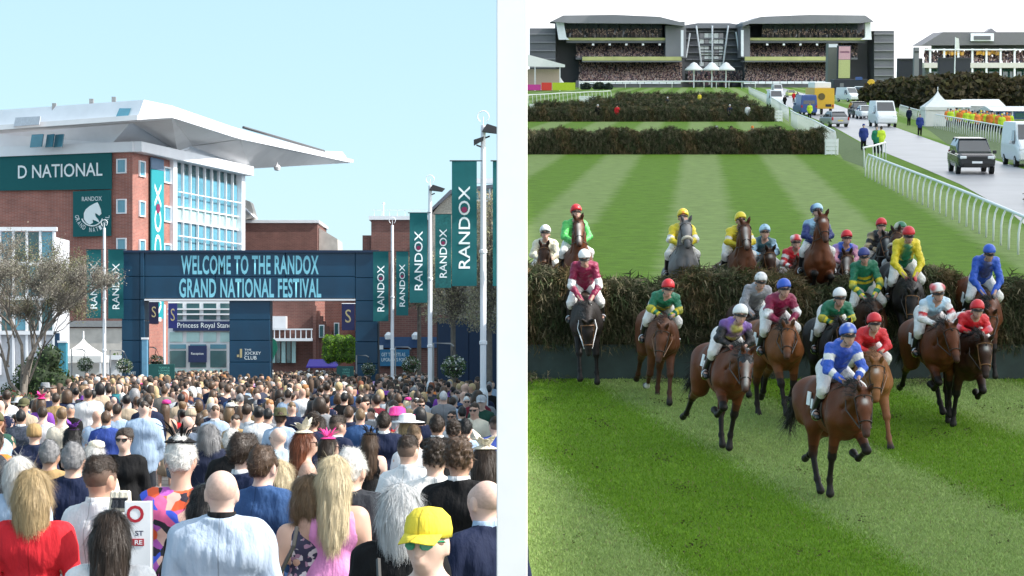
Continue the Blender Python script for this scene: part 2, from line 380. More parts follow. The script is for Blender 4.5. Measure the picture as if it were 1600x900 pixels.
for x0, x1 in ((48,66),(72,83),(85,98)):
    slab('window', [[(x0,231,171.5),(x1,230,170.9),(x1+3,210,170.6),(x0+3,211,171.2)]], blue_glass, st, (0,-.35,0))
for x, y in ((85,172),(143,165),(178,162)):
    p = LA(x, y, 171); q = MB(); q.box(p, (.3,.3,1.0)); q.build('roof_vent', grey_metal, st)
q = MB(); q.tube([LA(433,254,196), LA(433,262,196)], .06, 6); q.lathe([(0,0),(.22,.05),(.3,.3),(.2,.5),(0,.52)], 10, Matrix.Translation(LA(433,267,196))); q.build('security_camera', soffit_mat, st)
q = MB(); q.tube([LA(378,203,184)+Vector((0,1,.3)), LA(440,221,195)+Vector((0,1,.3)), LA(505,240,207)+Vector((0,1,.3))], .12, 5); q.build('gutter_rail', dark_metal, st)

# ---- emblem and lettering on the side banners
def put_text(body, w, h, M, parent, m=None, name='lettering', **kw):
    me = fit_text(body, w, h, **kw); me.transform(M @ UPR); return link(name, me, m or lett_white, parent)
sc = 170.8/F
bn = thing('wall_banner', 'wide teal banner across the brick stand with large white capitals', 'banner', Matrix.Translation(A))
X = lambda px: -(207-px)*.0510+.0      # facade run per photo pixel
def fl(px, py, out): # point on the left facade
    o = FL @ Vector((0, -out, 0)); d = rx = (px-800)/F
    # intersect view ray with the facade plane
    n = nL; P0 = A+o; dv = Vector((d, 1, (HY-py)/F)); t = (P0-Vector((0,0,CZ))).dot(n)/dv.dot(n); return Vector((0,0,CZ))+dv*t-A
b = MB(); b.prism([fl(-6,298,.3), fl(174,295.5,.3), fl(174,233,.3), fl(-6,240,.3)], nL*-.12); b.build('fabric', teal_cloth, bn)
def fl_text(body, x0, x1, y0, y1, par, out=.36, **kw):
    p = fl(x0, (y0+y1)/2, out); q = fl(x1, (y0+y1)/2, out); top = fl((x0+x1)/2, y0, out); bot = fl((x0+x1)/2, y1, out)
    M = face_m((p+q)/2, (q-p)); M.translation.z = (top.z+bot.z)/2
    put_text(body, (q-p).length, top.z-bot.z, M, par, **kw)
fl_text('D NATIONAL', 28, 160, 256, 277, bn, bold=.01)
b2 = thing('emblem_banner', 'square teal banner with white horse head emblem under the wide banner', 'banner', Matrix.Translation(A))
b = MB(); b.prism([fl(114,370,.3), fl(173,368.5,.3), fl(173,296.5,.3), fl(114,299,.3)], nL*-.12); b.build('fabric', teal_cloth, b2)
fl_text('RANDOX', 128, 159, 307, 314, b2)
hp = [(131,333),(134,327),(140,322),(147,318),(152,316),(154,320),(157,327),(158,334),(155,337),(151,334),(148,333),(149,338),(153,343),(155,348),(150,345),(144,343),(145,348),(140,351),(135,348),(131,342)]
b = MB(); b.prism([fl(x, y, .36) for x, y in hp], nL*-.05); b.build('emblem', lett_white, b2)
arc = []
for i in range(25):
    t = R(200+ (340-200)*i/24); arc.append((144+17*math.cos(t), 336-17*math.sin(t)))
b = MB(); b.tube([fl(x, y, .36) for x, y in arc], .05, 5); b.build('emblem_ring', lett_white, b2)
for i, ch in enumerate('GRAND NATIONAL'):
    t = R(188+164*i/13); cx, cy = 144+24*math.cos(t), 335-24*math.sin(t)
    if ch == ' ': continue
    me = fit_text(ch, .2, .34); p = fl(cx, cy, .37); me.transform(face_m(p, -dL) @ UPR @ Matrix.Rotation(t+R(90), 4, 'Z')); link('lettering', me, lett_white, b2)
# vertical banner on the lit face
b3 = thing('facade_banner', 'long vertical bright teal banner hanging down the sunlit brick face', 'banner', Matrix.Translation(A))
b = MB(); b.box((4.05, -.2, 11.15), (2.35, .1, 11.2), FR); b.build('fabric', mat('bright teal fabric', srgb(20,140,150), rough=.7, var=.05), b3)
b = MB(); b.box((4.05, -.2, 17.2), (2.35, .1, .85), FR); b.build('header', mat('slate blue', (.10,.17,.27)), b3)
me = fit_text('RANDOX', 10.4, 1.25, bold=.012); me.transform(FR @ Matrix.Translation((4.05, -.27, 10.55)) @ UPR @ Matrix.Rotation(R(90), 4, 'Z')); link('lettering', me, lett_white, b3)
b = MB(); b.lathe([(0,-.01),(.36,-.01),(.36,.02),(0,.02)], 16, FR @ Matrix.Translation((4.05, -.28, 13.85)) @ UPR); b.build('dot', red_dot, b3)

# ---- entrance block seen through the gate
E0 = LP(262, 565, 158); eb = thing('entrance_block', 'glazed entrance block with a navy name board seen through the left gate opening', 'building', Matrix.Translation((E0.x, E0.y, 0)))
es = F/158; ew = (420-262)/es
def ez(y): return pxz(y, 158)
b = MB(); b.box((ew/2, 1.6, ez(470)/2+1), (ew, 3, ez(470)+2)); b.build('wall', white_metal, eb)
for (y0, y1, n, gm) in ((474,499,6,dark_glass),(519,534,6,green_glass),(538,545,5,blue_glass),(548,574,5,dark_glass),(577,590,5,green_glass)):
    w = ew/n
    for i in range(n):
        q = MB(); q.box((w*(i+.5), .06, (ez(y0)+ez(y1))/2), (w-.28, .1, ez(y0)-ez(y1))); q.build('pane', gm, eb)
for y in (483, 491):
    q = MB(); q.box((ew/2, -.02, ez(y)), (ew, .2, .1)); q.build('transom', white_metal, eb)
b = MB(); b.box((ew/2+.2, -.1, ez(509.5)), (ew-.4, .3, ez(502)-ez(517))); nb_ = b.build('name_board', mat('navy sign', srgb(20,40,85), rough=.5), eb)
me = fit_text('Princess Royal Stand', 84/es, .46); me.transform(Matrix.Translation(((278-262)/es+42/es, -.27, ez(509.5))) @ UPR); link('lettering', me, lett_white, nb_)
b = MB(); b.box(((309-262)/es, -.1, ez(553)), (1.25, .2, ez(541)-ez(567))); rs = b.build('reception_sign', mat('navy sign', (0,0,0)), eb)
me = fit_text('Reception', .85, .22); me.transform(Matrix.Translation(((309-262)/es, -.22, ez(553))) @ UPR); link('lettering', me, lett_white, rs)
# brick court behind the right opening
C0 = LP(424, 565, 150); cb_ = thing('brick_courtyard', 'red brick courtyard buildings seen through the right gate opening', 'building', Matrix.Translation((C0.x, C0.y, 0)))
cs = F/150
def cx(x): return (x-424)/cs
def cz(y): return pxz(y, 150)
b = MB(); b.box((cx(453), 1, cz(470)/2+.8), (cx(492)-cx(414), 2, cz(470)+1.6)); b.build('shaded_wall', brick_shaded, cb_)
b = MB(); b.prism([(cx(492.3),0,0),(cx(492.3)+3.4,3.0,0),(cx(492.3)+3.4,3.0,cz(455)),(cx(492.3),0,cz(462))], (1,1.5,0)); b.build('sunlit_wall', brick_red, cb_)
b = MB()
for i in range(6): b.box((cx(494+i*4.4), -.8+i*.25, cz(478+i*8)/2), (.2, 1.0, cz(478+i*8)))
b.build('stepped_shadow', brick_shaded, cb_)  # dark brick steps stand in for the stepped cast shadow
for x, y0, y1 in ((505,508,528),(525,504,524)):
    q = MB(); q.box((cx(x), -1.1 if x == 505 else .6, (cz(y0)+cz(y1))/2), (.34, .3, cz(y0)-cz(y1))); fr = q.build('window', white_metal, cb_)
    q = MB(); q.box((cx(x), -1.3 if x == 505 else .42, (cz(y0)+cz(y1))/2), (.22, .12, cz(y0)-cz(y1)-.12)); q.build('pane', dark_glass, fr)
b = MB(); b.box((cx(437), -.5, cz(504)), (1.0, 1, cz(495)-cz(514))); b.build('balcony_door', white_metal, cb_)
b = MB(); b.box((cx(458), -.9, cz(531)), (cx(491)-cx(424), 1.2, .18)); b.build('balcony_deck', white_metal, cb_)
for i in range(9):
    q = MB(); q.box((cx(424+i*8.2), -1.4, cz(522.5)), (.06, .06, cz(515)-cz(530))); q.build('baluster', white_metal, cb_)
b = MB(); b.box((cx(458), -1.4, cz(515)), (cx(491)-cx(424), .09, .09)); b.build('handrail', white_metal, cb_)
for i in range(5):
    q = MB(); q.box((cx(428+i*8), -.35, cz(550)), (.26, .2, cz(533)-cz(567))); q.build('pane', dark_glass if i % 2 else green_glass, cb_)
# brick ranges above the gate
def brick_range(x0, x1, ytop, D, name, label, m, extra=None, depth=10):
    p = LP(x0, 565, D); o = thing(name, label, 'building', Matrix.Translation((p.x, p.y, 0))); w = (x1-x0)*D/F; h = pxz(ytop, D)
    b = MB(); b.box((w/2, depth/2, h/2), (w, depth, h)); b.build('wall', m, o)
    b = MB(); b.box((w/2, depth/2, h+.1), (w+.3, depth+.3, .25)); b.build('coping', white_metal, o); return o, w, h
o1, w1, h1 = brick_range(372, 496, 348, 205, 'brick_building', 'plain red brick block rising behind the middle of the gate', brick_shaded)
b = MB(); b.prism([(w1+.05,1,h1-8),(w1+.05,1,h1-.4),(w1+1.7,1,h1-1.4),(w1+1.9,1,h1-8)], (0,6,0)); b.build('stone_flank', mat('pale stone', (.55,.52,.48), var=.15, scale=2), o1)
b = MB(); b.prism([(-.2,-1,h1),(1.6,-1,h1+.4),(1.2,-1,h1+1.8),(.2,-1,h1+2.2),(-.4,-1,h1+2.0)], (0,2.5,0)); b.build('stair_flank', mat('pale stone', (0,0,0)), o1)
b = MB(); b.tube([(-.2,-1.2,h1+2.1),(1.6,-1.2,h1+.4)], .1, 5); b.build('stair_rail', white_metal, o1)
o2, w2, h2 = brick_range(580, 690, 343, 150, 'brick_block', 'dark shaded brick block with a roof railing behind the tall white poles', brick_shaded)
b = MB(); b.box((-.3, 3, h2/2-.5), (.6, 5, h2-1.0)); b.build('lower_wing', brick_shaded, o2)
for i in range(8):
    q = MB(); q.box((.2+i*.5, .1, h2+.42), (.03, .03, .4)); q.build('rail_post', white_metal, o2)
q = MB(); q.box((2, .1, h2+.62), (4, .03, .03)); q.build('rail', white_metal, o2)
q = MB(); q.tube([(.75,1,h2),(.75,1,h2+1.0)], .03, 5); q.lathe([(0,0),(.09,.05),(.09,.15),(0,.2)], 8, Matrix.Translation((.75,1,h2+1))); q.build('mast_lamp', white_metal, o2)
# gabled house far right
p = LP(676, 565, 118); hs = thing('gabled_house', 'pale stone gabled building behind the largest teal flags', 'building', Matrix.Translation((p.x, p.y, 0)))
hh = F/118
b = MB(); b.prism([(0,0,0),(3.95,0,0),(3.95,0,pxz(288,118)),(.9,0,pxz(300,118)),(0,0,pxz(333,118))], (0,8,0)); b.build('wall', mat('pebble stone', (.40,.36,.30), var=.35, scale=14, bump=.3, bscale=30), hs)
b = MB(); b.prism([(-.25,-.2,pxz(336,118)),(-.25,-.2,pxz(331,118)),(.9,-.2,pxz(297,118)),(3.95,-.2,pxz(285,118)),(3.95,-.2,pxz(290,118)),(.95,-.2,pxz(303,118))], (0,8.4,0)); b.build('roof', mat('slate', (.12,.13,.16), var=.2, scale=5), hs)
window(Matrix.Translation((0,0,0)), 2.45, pxz(303,118), .95, .7, hs, proud=.1)
b = MB(); b.box((2.5, -.1, pxz(283,118)), (1.2, .25, .25)); b.build('cornice', white_metal, hs)
# low brick kiosk with blue fascia and sign
p = LP(590, 565, 112); kk = thing('brick_kiosk', 'low brick ticket kiosk with a blue lettered sign right of the gate', 'building', Matrix.Translation((p.x, p.y, 0)))
ks = F/112; kz = lambda y: pxz(y, 112)
b = MB(); b.box(((700-590)/ks/2, 2, kz(492)/2), ((700-590)/ks, 4, kz(492))); b.build('wall', brick_shaded, kk)
b = MB(); b.box(((700-590)/ks/2, -.05, kz(535)), ((700-590)/ks, .2, kz(527)-kz(544))); b.build('fascia', mat('slate blue fascia', srgb(50,80,120)), kk)
b = MB(); b.box(((617-590)/ks, -.15, kz(559)), ((640-594)/ks, .15, kz(546)-kz(572))); sg = b.build('sign_board', mat('mid blue sign', srgb(40,110,150)), kk)
for i, tx in enumerate(('GET TICKETS AS', 'UPGRADES FOR')):
    me = fit_text(tx, 1.15, .17); me.transform(Matrix.Translation(((615-590)/ks, -.235, kz(554+i*8))) @ UPR); link('lettering', me, lett_white, sg)
b = MB(); b.box(((596-590)/ks, -.15, kz(543)), (.2,.1,.22)); b.build('notice', white_paint, kk)
for px in (608, 650):
    b = MB(); b.lathe([(0,0),(.17,.02),(.2,.22),(.08,.36),(0,.38)], 10, Matrix.Translation(((px-590)/ks, -.5, kz(531)))); b.tube([((px-590)/ks,-.5,kz(522)),((px-590)/ks,0,kz(520))], .03, 5); b.build('dome_camera', white_metal, kk)
# navy hoarding on the right
p = LP(684, 565, 84); hd = thing('navy_hoarding', 'tall dark navy hoarding of boarded panels behind the hanging flower basket', 'fence', Matrix.Translation((p.x, p.y, 0)))
navy_paint = mat('navy paint', srgb(10,40,70), rough=.45, var=.08)
for i in range(5):
    b = MB(); b.box((.29+i*.565, 0, pxz(497,84)/2), (.55, .1, pxz(497,84))); link('panel', bevel(b.mesh('panel'), .012), navy_paint, hd)
for i in range(6):
    b = MB(); b.box((.0+i*.565, .08, pxz(497,84)/2-.02), (.08, .1, pxz(497,84))); b.build('post', dark_metal, hd)

# ---- the gate
GD = 95.0; gp = LP(190, 565, GD); gs = F/GD
gate = thing('entrance_gate', 'big navy panelled gateway with two openings and pale blue welcome lettering', 'gate', Matrix.Translation((gp.x, gp.y, 0)))
gx = lambda x: (x-190)/gs
gz = lambda y: pxz(y, GD)
gate_paint = mat('gate navy', srgb(10,60,88), rough=.42, var=.22, scale=.9, spec=.5)
def panel(x0, x1, y0, y1, dep=1.1, back=0, name='panel'):
    w = gx(x1)-gx(x0); h = gz(y0)-gz(y1)
    b = MB(); b.box((gx(x0)+w/2, dep/2+back, gz(y1)+h/2), (w-.016, dep, h-.016)); link(name, bevel(b.mesh(name), .014), gate_paint, gate)
core = MB()
core.box((gx(208), .62, gz(395)/2), (gx(225.5)-gx(190.5), 1.05, gz(395))); core.box((gx(390), .62, gz(470)/2), (gx(421.5)-gx(358.5), 1.05, gz(470)))
core.box((gx(574), .62, gz(397)/2), (gx(590.5)-gx(557.5), 1.05, gz(397))); core.box((gx(391), .62, (gz(396)+gz(469))/2), (gx(556)-gx(227), 1.05, gz(396)-gz(469)))
core.build('core', mat('gate seam', (.004,.012,.022), rough=.7), gate)
ys = [394, 432, 468, 500, 532, 566, 600, 634, 652]
for i in range(len(ys)-1):
    panel(190, 219, ys[i], ys[i+1]); panel(219, 226, ys[i], ys[i+1], 1.3, -.06)
    panel(555, 590, ys[i]+2, ys[i+1]+2 if i < 7 else 652) if i else panel(555, 590, 394, 434)
for i in range(2, len(ys)-1): panel(358, 422, ys[i], ys[i+1])
for x0, x1 in ((226,336),(336,446),(446,555)):
    panel(x0, x1, 394, 432); panel(x0, x1, 432, 466)
b = MB(); b.box(((gx(226)+gx(555))/2, .5, gz(468.4)), (gx(555)-gx(226), 1.2, .07)); b.build('soffit_trim', white_metal, gate)
b = MB(); b.box(((gx(190)+gx(590))/2, .55, gz(393)), (gx(590)-gx(190)+.1, 1.3, .10)); b.build('capping', navy_paint, gate)
pale_blue = mat('pale blue lettering', srgb(125,198,218), rough=.6, var=.02)
for tx, x0, x1, y0, y1 in (('WELCOME TO THE RANDOX', 283, 498, 399, 429), ('GRAND NATIONAL FESTIVAL', 280, 502, 435, 465)):
    me = fit_text(tx, gx(x1)-gx(x0), gz(y0)-gz(y1), bold=.026, spacing=1.08); me.transform(Matrix.Translation(((gx(x0)+gx(x1))/2, -.02, (gz(y0)+gz(y1))/2)) @ UPR); link('lettering', me, pale_blue, gate)
for tx, yc, h in (('THE', 546.5, .07), ('JOCKEY', 552.5, .16), ('CLUB', 559, .15)):
    w = {'THE': .28, 'JOCKEY': .68, 'CLUB': .5}[tx]
    me = fit_text(tx, w, h); me.transform(Matrix.Translation((gx(382)+w/2, -.015, gz(yc))) @ UPR); link('lettering', me, lett_white, gate)
b = MB(); b.box((gx(376.5), -.01, gz(552)), (.09,.02,.36)); b.box((gx(372), -.01, gz(556)), (.09,.02,.1)); b.build('emblem', mat('brass print', (.45,.38,.2)), gate)
me = fit_text('EXIT', .3, .12); me.transform(Matrix.Translation((gx(207), -.015, gz(583))) @ UPR); link('lettering', me, lett_white, gate)

# ---- flags on white poles
def blade_flag(name, label, x0, x1, y0, y1, D, group, wave=.02, pale=False, pole_side=1):
    p = LP((x0+x1)/2, (y0+y1)/2, D); o = thing(name, label, 'flag', Matrix.Translation(p), group); w = (x1-x0)*D/F; h = (y1-y0)*D/F
    n = 14; vs = []; fs = []
    def dy(z): return wave*math.sin(z*3.1+x0)+wave*.6*math.sin(z*7+1)
    for i in range(n+1):
        z = -h/2+h*i/n
        for j in range(5): vs.append((-w/2+w*j/4, dy(z)*(1+.3*j), z))
    for i in range(n):
        for j in range(4): k = i*5+j; fs.append((k, k+1, k+6, k+5))
    b = MB(); b.add(vs, fs); me = b.mesh('fabric', True); fb = link('fabric', me, mat('teal flag fabric', TEAL, rough=.7, var=.06, trans=.25) if not pale else mat('backlit teal flag fabric', srgb(40,110,110), rough=.7, var=.3, scale=14, trans=.45), o)  # pale copy: light coming through the cloth is mixed into its colour
    tm = fit_text('RANDOX', h*.66, w*.46, bold=.006)
    tm.transform(Matrix.Translation((0, -wave*2.2-.006, -h*.03)) @ UPR @ Matrix.Rotation(R(90), 4, 'Z'))
    for v in tm.vertices: v.co.y = dy(v.co.z)*(1+.3*(v.co.x/w+.5)*4)-.008
    link('lettering', tm, lett_white, o)
    b = MB(); zc = h*.33*.5+.0; zc = -h*.03+h*.66*(.5-.315+.03)
    b.lathe([(0,-.001),(w*.12,-.001),(w*.12,.003),(0,.003)], 14, Matrix.Translation((0, dy(zc)*1.6-.012, zc)) @ UPR); b.build('dot', red_dot, o)
    b = MB(); b.tube([(-w/2-.05*pole_side, 0, h/2+.01), (w/2+.12, 0, h/2+.01)], .015, 5); b.build('yardarm', dark_metal, o)
    return o
GF = 'teal flags hung from white poles'
blade_flag('flag', 'upright teal flag left of the pole beside the bare tree', 135, 158, 390, 497, 94, GF)
blade_flag('flag', 'upright teal flag between the left white pole and the gate', 169, 193, 390, 498, 94, GF)
blade_flag('flag', 'upright teal flag overlapping the right gate leg', 583, 607, 393, 502, 94, GF)
blade_flag('flag', 'narrow teal flag between the first two white poles right of the gate', 619, 638, 393, 493, 94, GF)
blade_flag('flag', 'mid-sized teal flag left of the pole with a single black lamp', 640, 668, 333, 473, 72, GF)
blade_flag('flag', 'thin see-through teal flag right of the pole with a single black lamp', 680, 705, 335, 450, 72.6, GF, pale=True)
blade_flag('flag', 'largest teal flag hanging left of the tallest white pole', 706, 745, 252, 447, 52, GF)
blade_flag('flag', 'large teal flag right of the tallest white pole at the white pier', 770, 792, 252, 447, 52, GF)
def flagpole(x, ytop, D, label, lamps):
    p = LP(x, 565, D); o = thing('flagpole', label, 'pole', Matrix.Translation((p.x, p.y, 0)), 'white flagpoles'); h = pxz(ytop, D)
    b = MB(); b.lathe([(.11,-.3),(.11,1.6),(.07,1.7),(.07,h*.6),(.055,h)], 12); b.build('mast', white_metal, o, smooth=False)
    b = MB(); b.lathe([(.16,ZG(D)),(.16,ZG(D)+.05),(.12,ZG(D)+.1)], 12); b.build('base_plate', grey_metal, o)
    for f in (.35, .62):
        b = MB(); b.lathe([(.07,h*f),(.09,h*f+.02),(.09,h*f+.08),(.07,h*f+.1)], 12); b.build('clamp', white_metal, o)
    if lamps >= 0:
        pts = [(.13*math.cos(R(a)), 0, h+.2+.13*math.sin(R(a))) for a in range(-60, 241, 20)]
        b = MB(); b.tube(pts, .012, 5); b.tube([(0,0,h),(0,0,h+.2)], .012, 5); b.build('finial_ring', white_metal, o)
    for i in range(lamps):
        sgn = 1 if i == 0 else -1; big = 1 if i == 0 else .6
        Mx = Matrix.Translation((sgn*.12*1.6*big, -.1, h-.12-i*.25)) @ Matrix.Rotation(R(18*sgn), 4, 'Y') @ Matrix.Scale(big, 4)
        b = MB(); b.prism([(-.2,-.12,-.1),(.2,-.12,-.02),(.26,-.12,.1),(-.14,-.12,.1)], (0,.24,0), Mx); b.build('floodlight', dark_metal, o)
        b = MB(); b.tube([(0,0,h-.3-i*.2),(sgn*.15,-.05,h-.25-i*.2)], .02, 5); b.build('bracket', dark_metal, o)
    return o
flagpole(163, 356, 94.2, 'white pole between the two teal flags beside the bare tree', 0)
flagpole(613, 352, 94.2, 'white pole standing just right of the gate', 0)
flagpole(672, 290, 72.2, 'white pole topped by a single black floodlight', 1)
flagpole(755, 196, 52.2, 'tallest white pole with two black floodlights', 2)
for x, label in ((613, 0), (163, 0)):
    pass
# flags and poles inside the courtyard
for x0, x1, y0, y1, c, lb in ((233,248,472,506,srgb(24,24,60),'dark navy banner hanging left in the left gate opening'), (263,277,474,513,srgb(30,40,110),'indigo banner right of the thin pole in the left gate opening'), (534,554,475,516,srgb(26,34,80),'navy banner high in the right gate opening')):
    p = LP((x0+x1)/2, (y0+y1)/2, 110); o = thing('hanging_banner', lb, 'banner', Matrix.Translation(p)); w, h = (x1-x0)*110/F, (y1-y0)*110/F
    b = MB(); b.box((0,0,0), (w,.03,h)); b.build('fabric', mat('banner '+lb[:6], c, rough=.7, var=.06), o)
    me = fit_text('S', w*.45, h*.5); me.transform(Matrix.Translation((0,-.02,.05)) @ UPR); link('emblem', me, mat('brass print', (0,0,0)), o)
    b = MB(); b.tube([(-w/2,0,h/2+.02),(w/2+.1,0,h/2+.02)], .02, 5); b.build('yardarm', white_metal, o)
for x, lb in ((257,'thin white pole inside the left gate opening'), (572,'thin white pole in the right gate opening beside the pleached hedge')):
    p = LP(x, 565, 109 if x < 300 else 119); o = thing('banner_pole', lb, 'pole', Matrix.Translation((p.x, p.y, 0))); b = MB(); b.lathe([(.06,0),(.06,4.9),(.03,5.0)], 8); b.build('mast', white_metal, o)
    b = MB(); b.lathe([(.12,0),(.12,.06),(.07,.1)], 8); b.build('base_plate', grey_metal, o)
# teal pillars, green notice boards
for x0, x1, yt, D, lb, c in ((92,105,535,88,'pale teal box pillar left of the gate by the shrub',srgb(60,130,150)), (222,231,530,93.5,'slim steel blue post at the left gate opening',srgb(100,150,180)), (86,93,520,90,'dark navy slab beside the pale teal box pillar',srgb(12,50,80))):
    p = LP((x0+x1)/2, 565, D); o = thing('gate_pillar', lb, 'pillar', Matrix.Translation((p.x, p.y, 0))); w = (x1-x0)*D/F; h = pxz(yt, D)
    b = MB(); b.box((0,0,h/2), (w,w,h)); link('shaft', bevel(b.mesh('shaft'), .02), mat('pillar %d' % x0, c, rough=.4), o); b = MB(); b.box((0,0,h+.03), (w*1.15,w*1.15,.08)); b.build('cap', white_metal, o)
for x0, x1, y0, y1, D, lb in ((232,273,569,588,92,'dark green notice board with pale lines left of the crowd in the left opening'), (526,553,572,592,92,'green notice board at the right gate leg')):
    p = LP((x0+x1)/2, 565, D); o = thing('notice_board', lb, 'sign', Matrix.Translation((p.x, p.y, 0))); w = (x1-x0)*D/F; zt, zb = pxz(y0, D), pxz(y1+4, D)
    b = MB(); b.box((0,0,(zt+zb)/2), (w,.06,zt-zb)); bd = link('board', bevel(b.mesh('board'), .01), mat('notice green', srgb(14,80,78), rough=.5), o)
    for i, t in enumerate(('TICKETS &', 'LOUNGE', 'ACCESS')):
        me = fit_text(t, w*.42, .07); me.transform(Matrix.Translation((w*.1*(1 if x0 < 300 else .5), -.037, zt-.14-.115*i)) @ UPR); link('lettering', me, mat('mint lettering', srgb(120,200,185)), bd)
    for s in (-1, 1):
        b = MB(); b.box((s*w*.42,.03,zt/2), (.06,.05,zt)); b.build('post', dark_metal, o)
o = thing('feather_flag', 'green and white feather flag at the edge of the right opening', 'flag', Matrix.Translation(LP(424,565,100)-Vector((0,0,LP(424,565,100).z))))
b = MB(); z0, z1 = pxz(572,100), pxz(525,100); b.prism([(-.05,0,z0),(.08,0,z0+.3),(.28,0,(z0+z1)/2+.1),(.2,0,z1-.2),(-.05,0,z1)], (0,.02,0)); b.build('fabric', mat('green fabric', srgb(20,120,100)), o); b = MB(); b.tube([(-.06,0,0),(-.06,0,z1)], .02, 6); b.build('mast', white_metal, o)
# pavilion tents
def pagoda(M, w, hw, hp, label, name='pavilion_tent', open_front=True, group=None):
    o = thing(name, label, 'tent', M, group); vs = []; fs = []; n = 6
    for i in range(n+1):
        t = i/n; r = w/2*((1-t)**1.7*.98+.02*(1-t)); z = hw+(hp-hw)*(t**.95)
        vs += [(-r-.002,-r,z),(r,-r,z),(r,r,z),(-r,r,z)]
    for i in range(n):
        for j in range(4): fs.append((i*4+j, i*4+(j+1) % 4, i*4+4+(j+1) % 4, i*4+4+j))
    b = MB(); b.add(vs, fs); b.build('roof', tentw, o)
    b = MB(); b.box((0,-w/2,hw-.12),(w,.04,.3)); b.box((0,w/2,hw-.12),(w,.04,.3)); b.box((-w/2,0,hw-.12),(.04,w,.3)); b.box((w/2,0,hw-.12),(.04,w,.3)); b.build('valance', tentw, o)
    for sx in (-1, 1):
        for sy in (-1, 1):
            b = MB(); b.box((sx*w*.48, sy*w*.48, hw/2-.13), (.07,.07,hw-.26)); b.build('leg', white_metal, o)
    b = MB(); b.box((0,w*.47,hw/2-.15),(w*.93,.03,hw-.3)); b.build('back_wall', tentw, o)
    if not open_front: b = MB(); b.box((-w*.47,0,hw/2-.15),(.03,w*.9,hw-.3)); b.box((-w*.12,-w*.46,hw/2-.15),(w*.66,.03,hw-.3)); b.build('side_wall', tentw, o)
    b = MB(); b.lathe([(.04,0),(.03,.3),(0,.32)], 6, Matrix.Translation((0,0,hp-.05))); b.build('finial', white_metal, o)
    return o
tentw = mat('tent canvas', (.85,.85,.83), rough=.7, var=.04, scale=2, trans=.12)
p = LP(124, 565, 104); pagoda(Matrix.Translation((p.x, p.y+1, 0)), 1.95, pxz(557,104), pxz(526,104), 'small white pagoda tent beside the left pole')
p = LP(168, 565, 112); o = thing('white_kiosk', 'white kiosk front behind the left pole', 'kiosk', Matrix.Translation((p.x, p.y, 0)))
b = MB(); b.box((-.2,.5,1.2),(1.9,1,2.4)); b.build('wall', white_paint, o); b = MB(); b.box((-.2,-.05,2.5),(2.2,1.4,.22)); b.build('canopy', white_metal, o); b = MB(); b.box((-.5,-.02,1.4),(.6,.05,.9)); b.build('window', dark_glass, o)
p = LP(150, 565, 150); o = thing('pale_building', 'pale low building behind the hedge at the left pole', 'building', Matrix.Translation((p.x, p.y, 0))); b = MB(); b.box((0,2,2.2),(5,4,pxz(506,150)-.2)); b.build('wall', mat('pale stone', (0,0,0)), o); b = MB(); b.box((0,2,pxz(506,150)),(5.4,4.4,.4)); b.build('roof', grey_metal, o)
# ================================================================== PLANTS
def leaf_mesh(name, pts, size, cols, rng, elong=2.0, flat=0.0, quad=True):
    n = len(pts); d = rng.normal(size=(n, 3)); d[:, 2] *= (1-flat); d /= np.linalg.norm(d, axis=1)[:, None]+1e-9
    e = np.cross(d, rng.normal(size=(n, 3))); e /= np.linalg.norm(e, axis=1)[:, None]+1e-9
    s = (size*(.6+.8*rng.random(n)))[:, None]; d = d*s*elong; e = e*s
    v = np.stack([pts-d*.5, pts+e*.5, pts+d*.5, pts-e*.5], 1).reshape(-1, 3)
    f = np.arange(4*n).reshape(n, 4); return npmesh(name, v, f, np.repeat(cols, 4, 0), False)
foliage = mat('foliage', (0,0,0), attr=True, rough=.7, var=.15, trans=.25, spec=.2)
bark = mat('bark', (.16,.14,.12), rough=.9, var=.3, scale=8, bump=.5, bscale=20)
def palette(n, cs, rng, jit=.25):
    c = np.array(cs)[rng.integers(0, len(cs), n)]; return np.clip(c*(1+jit*(rng.random((n, 1))*2-1)), 0, 1)
def branchy(base, h, spread, rng, levels=4, r0=.14, lean=0):
    segs = []; tips = []
    def grow(p, d, L, r, lv):
        q = p+d*L; mid = (p+q)/2+Vector(rng.normal(size=3)*L*.05)
        segs.append(([p, mid, q], [r, r*.8, r*.62])); 
        if lv == 0: tips.append((p, q)); return
        for i in range(3 if lv > 1 else 4):
            a = rng.random()*6.28; t = .45+.35*rng.random()
            nd = (d*(1-t*.5)+Vector((math.cos(a)*spread, math.sin(a)*spread, .25*rng.random()))*t).normalized()
            grow(p+(q-p)*(.55+.45*rng.random()), nd, L*(.62+.2*rng.random()), r*.58, lv-1)
    grow(Vector(base), Vector((lean, 0, 1)).normalized(), h, r0, levels); return segs, tips
def bare_tree(label, M, h, spread, levels, seed, nbud, cols, r0=.14, group=None, size=.05):
    rng = np.random.default_rng(seed); o = thing('bare_tree', label, 'tree', M, group); segs, tips = branchy((0,0,0), h, spread, rng, levels, r0)
    b = MB(); b.tube(*segs[0], n=8); b.build('trunk', bark, o, smooth=True)
    b = MB()
    for s in segs[1:]: b.tube(s[0], [max(r, .007) for r in s[1]], n=4, cap=False)
    tw = b.build('branches', bark, o); tw['kind'] = 'stuff'
    T = np.array([[*p, *q] for p, q in tips]); k = rng.integers(0, len(T), nbud); t = rng.random((nbud, 1))*1.15
    pts = T[k, :3]*(1-t)+T[k, 3:]*t+rng.normal(size=(nbud, 3))*.10
    c = link('crown', leaf_mesh('crown', pts, np.full(nbud, size), palette(nbud, cols, rng), rng, 2.2), foliage, o); c['kind'] = 'stuff'; return o
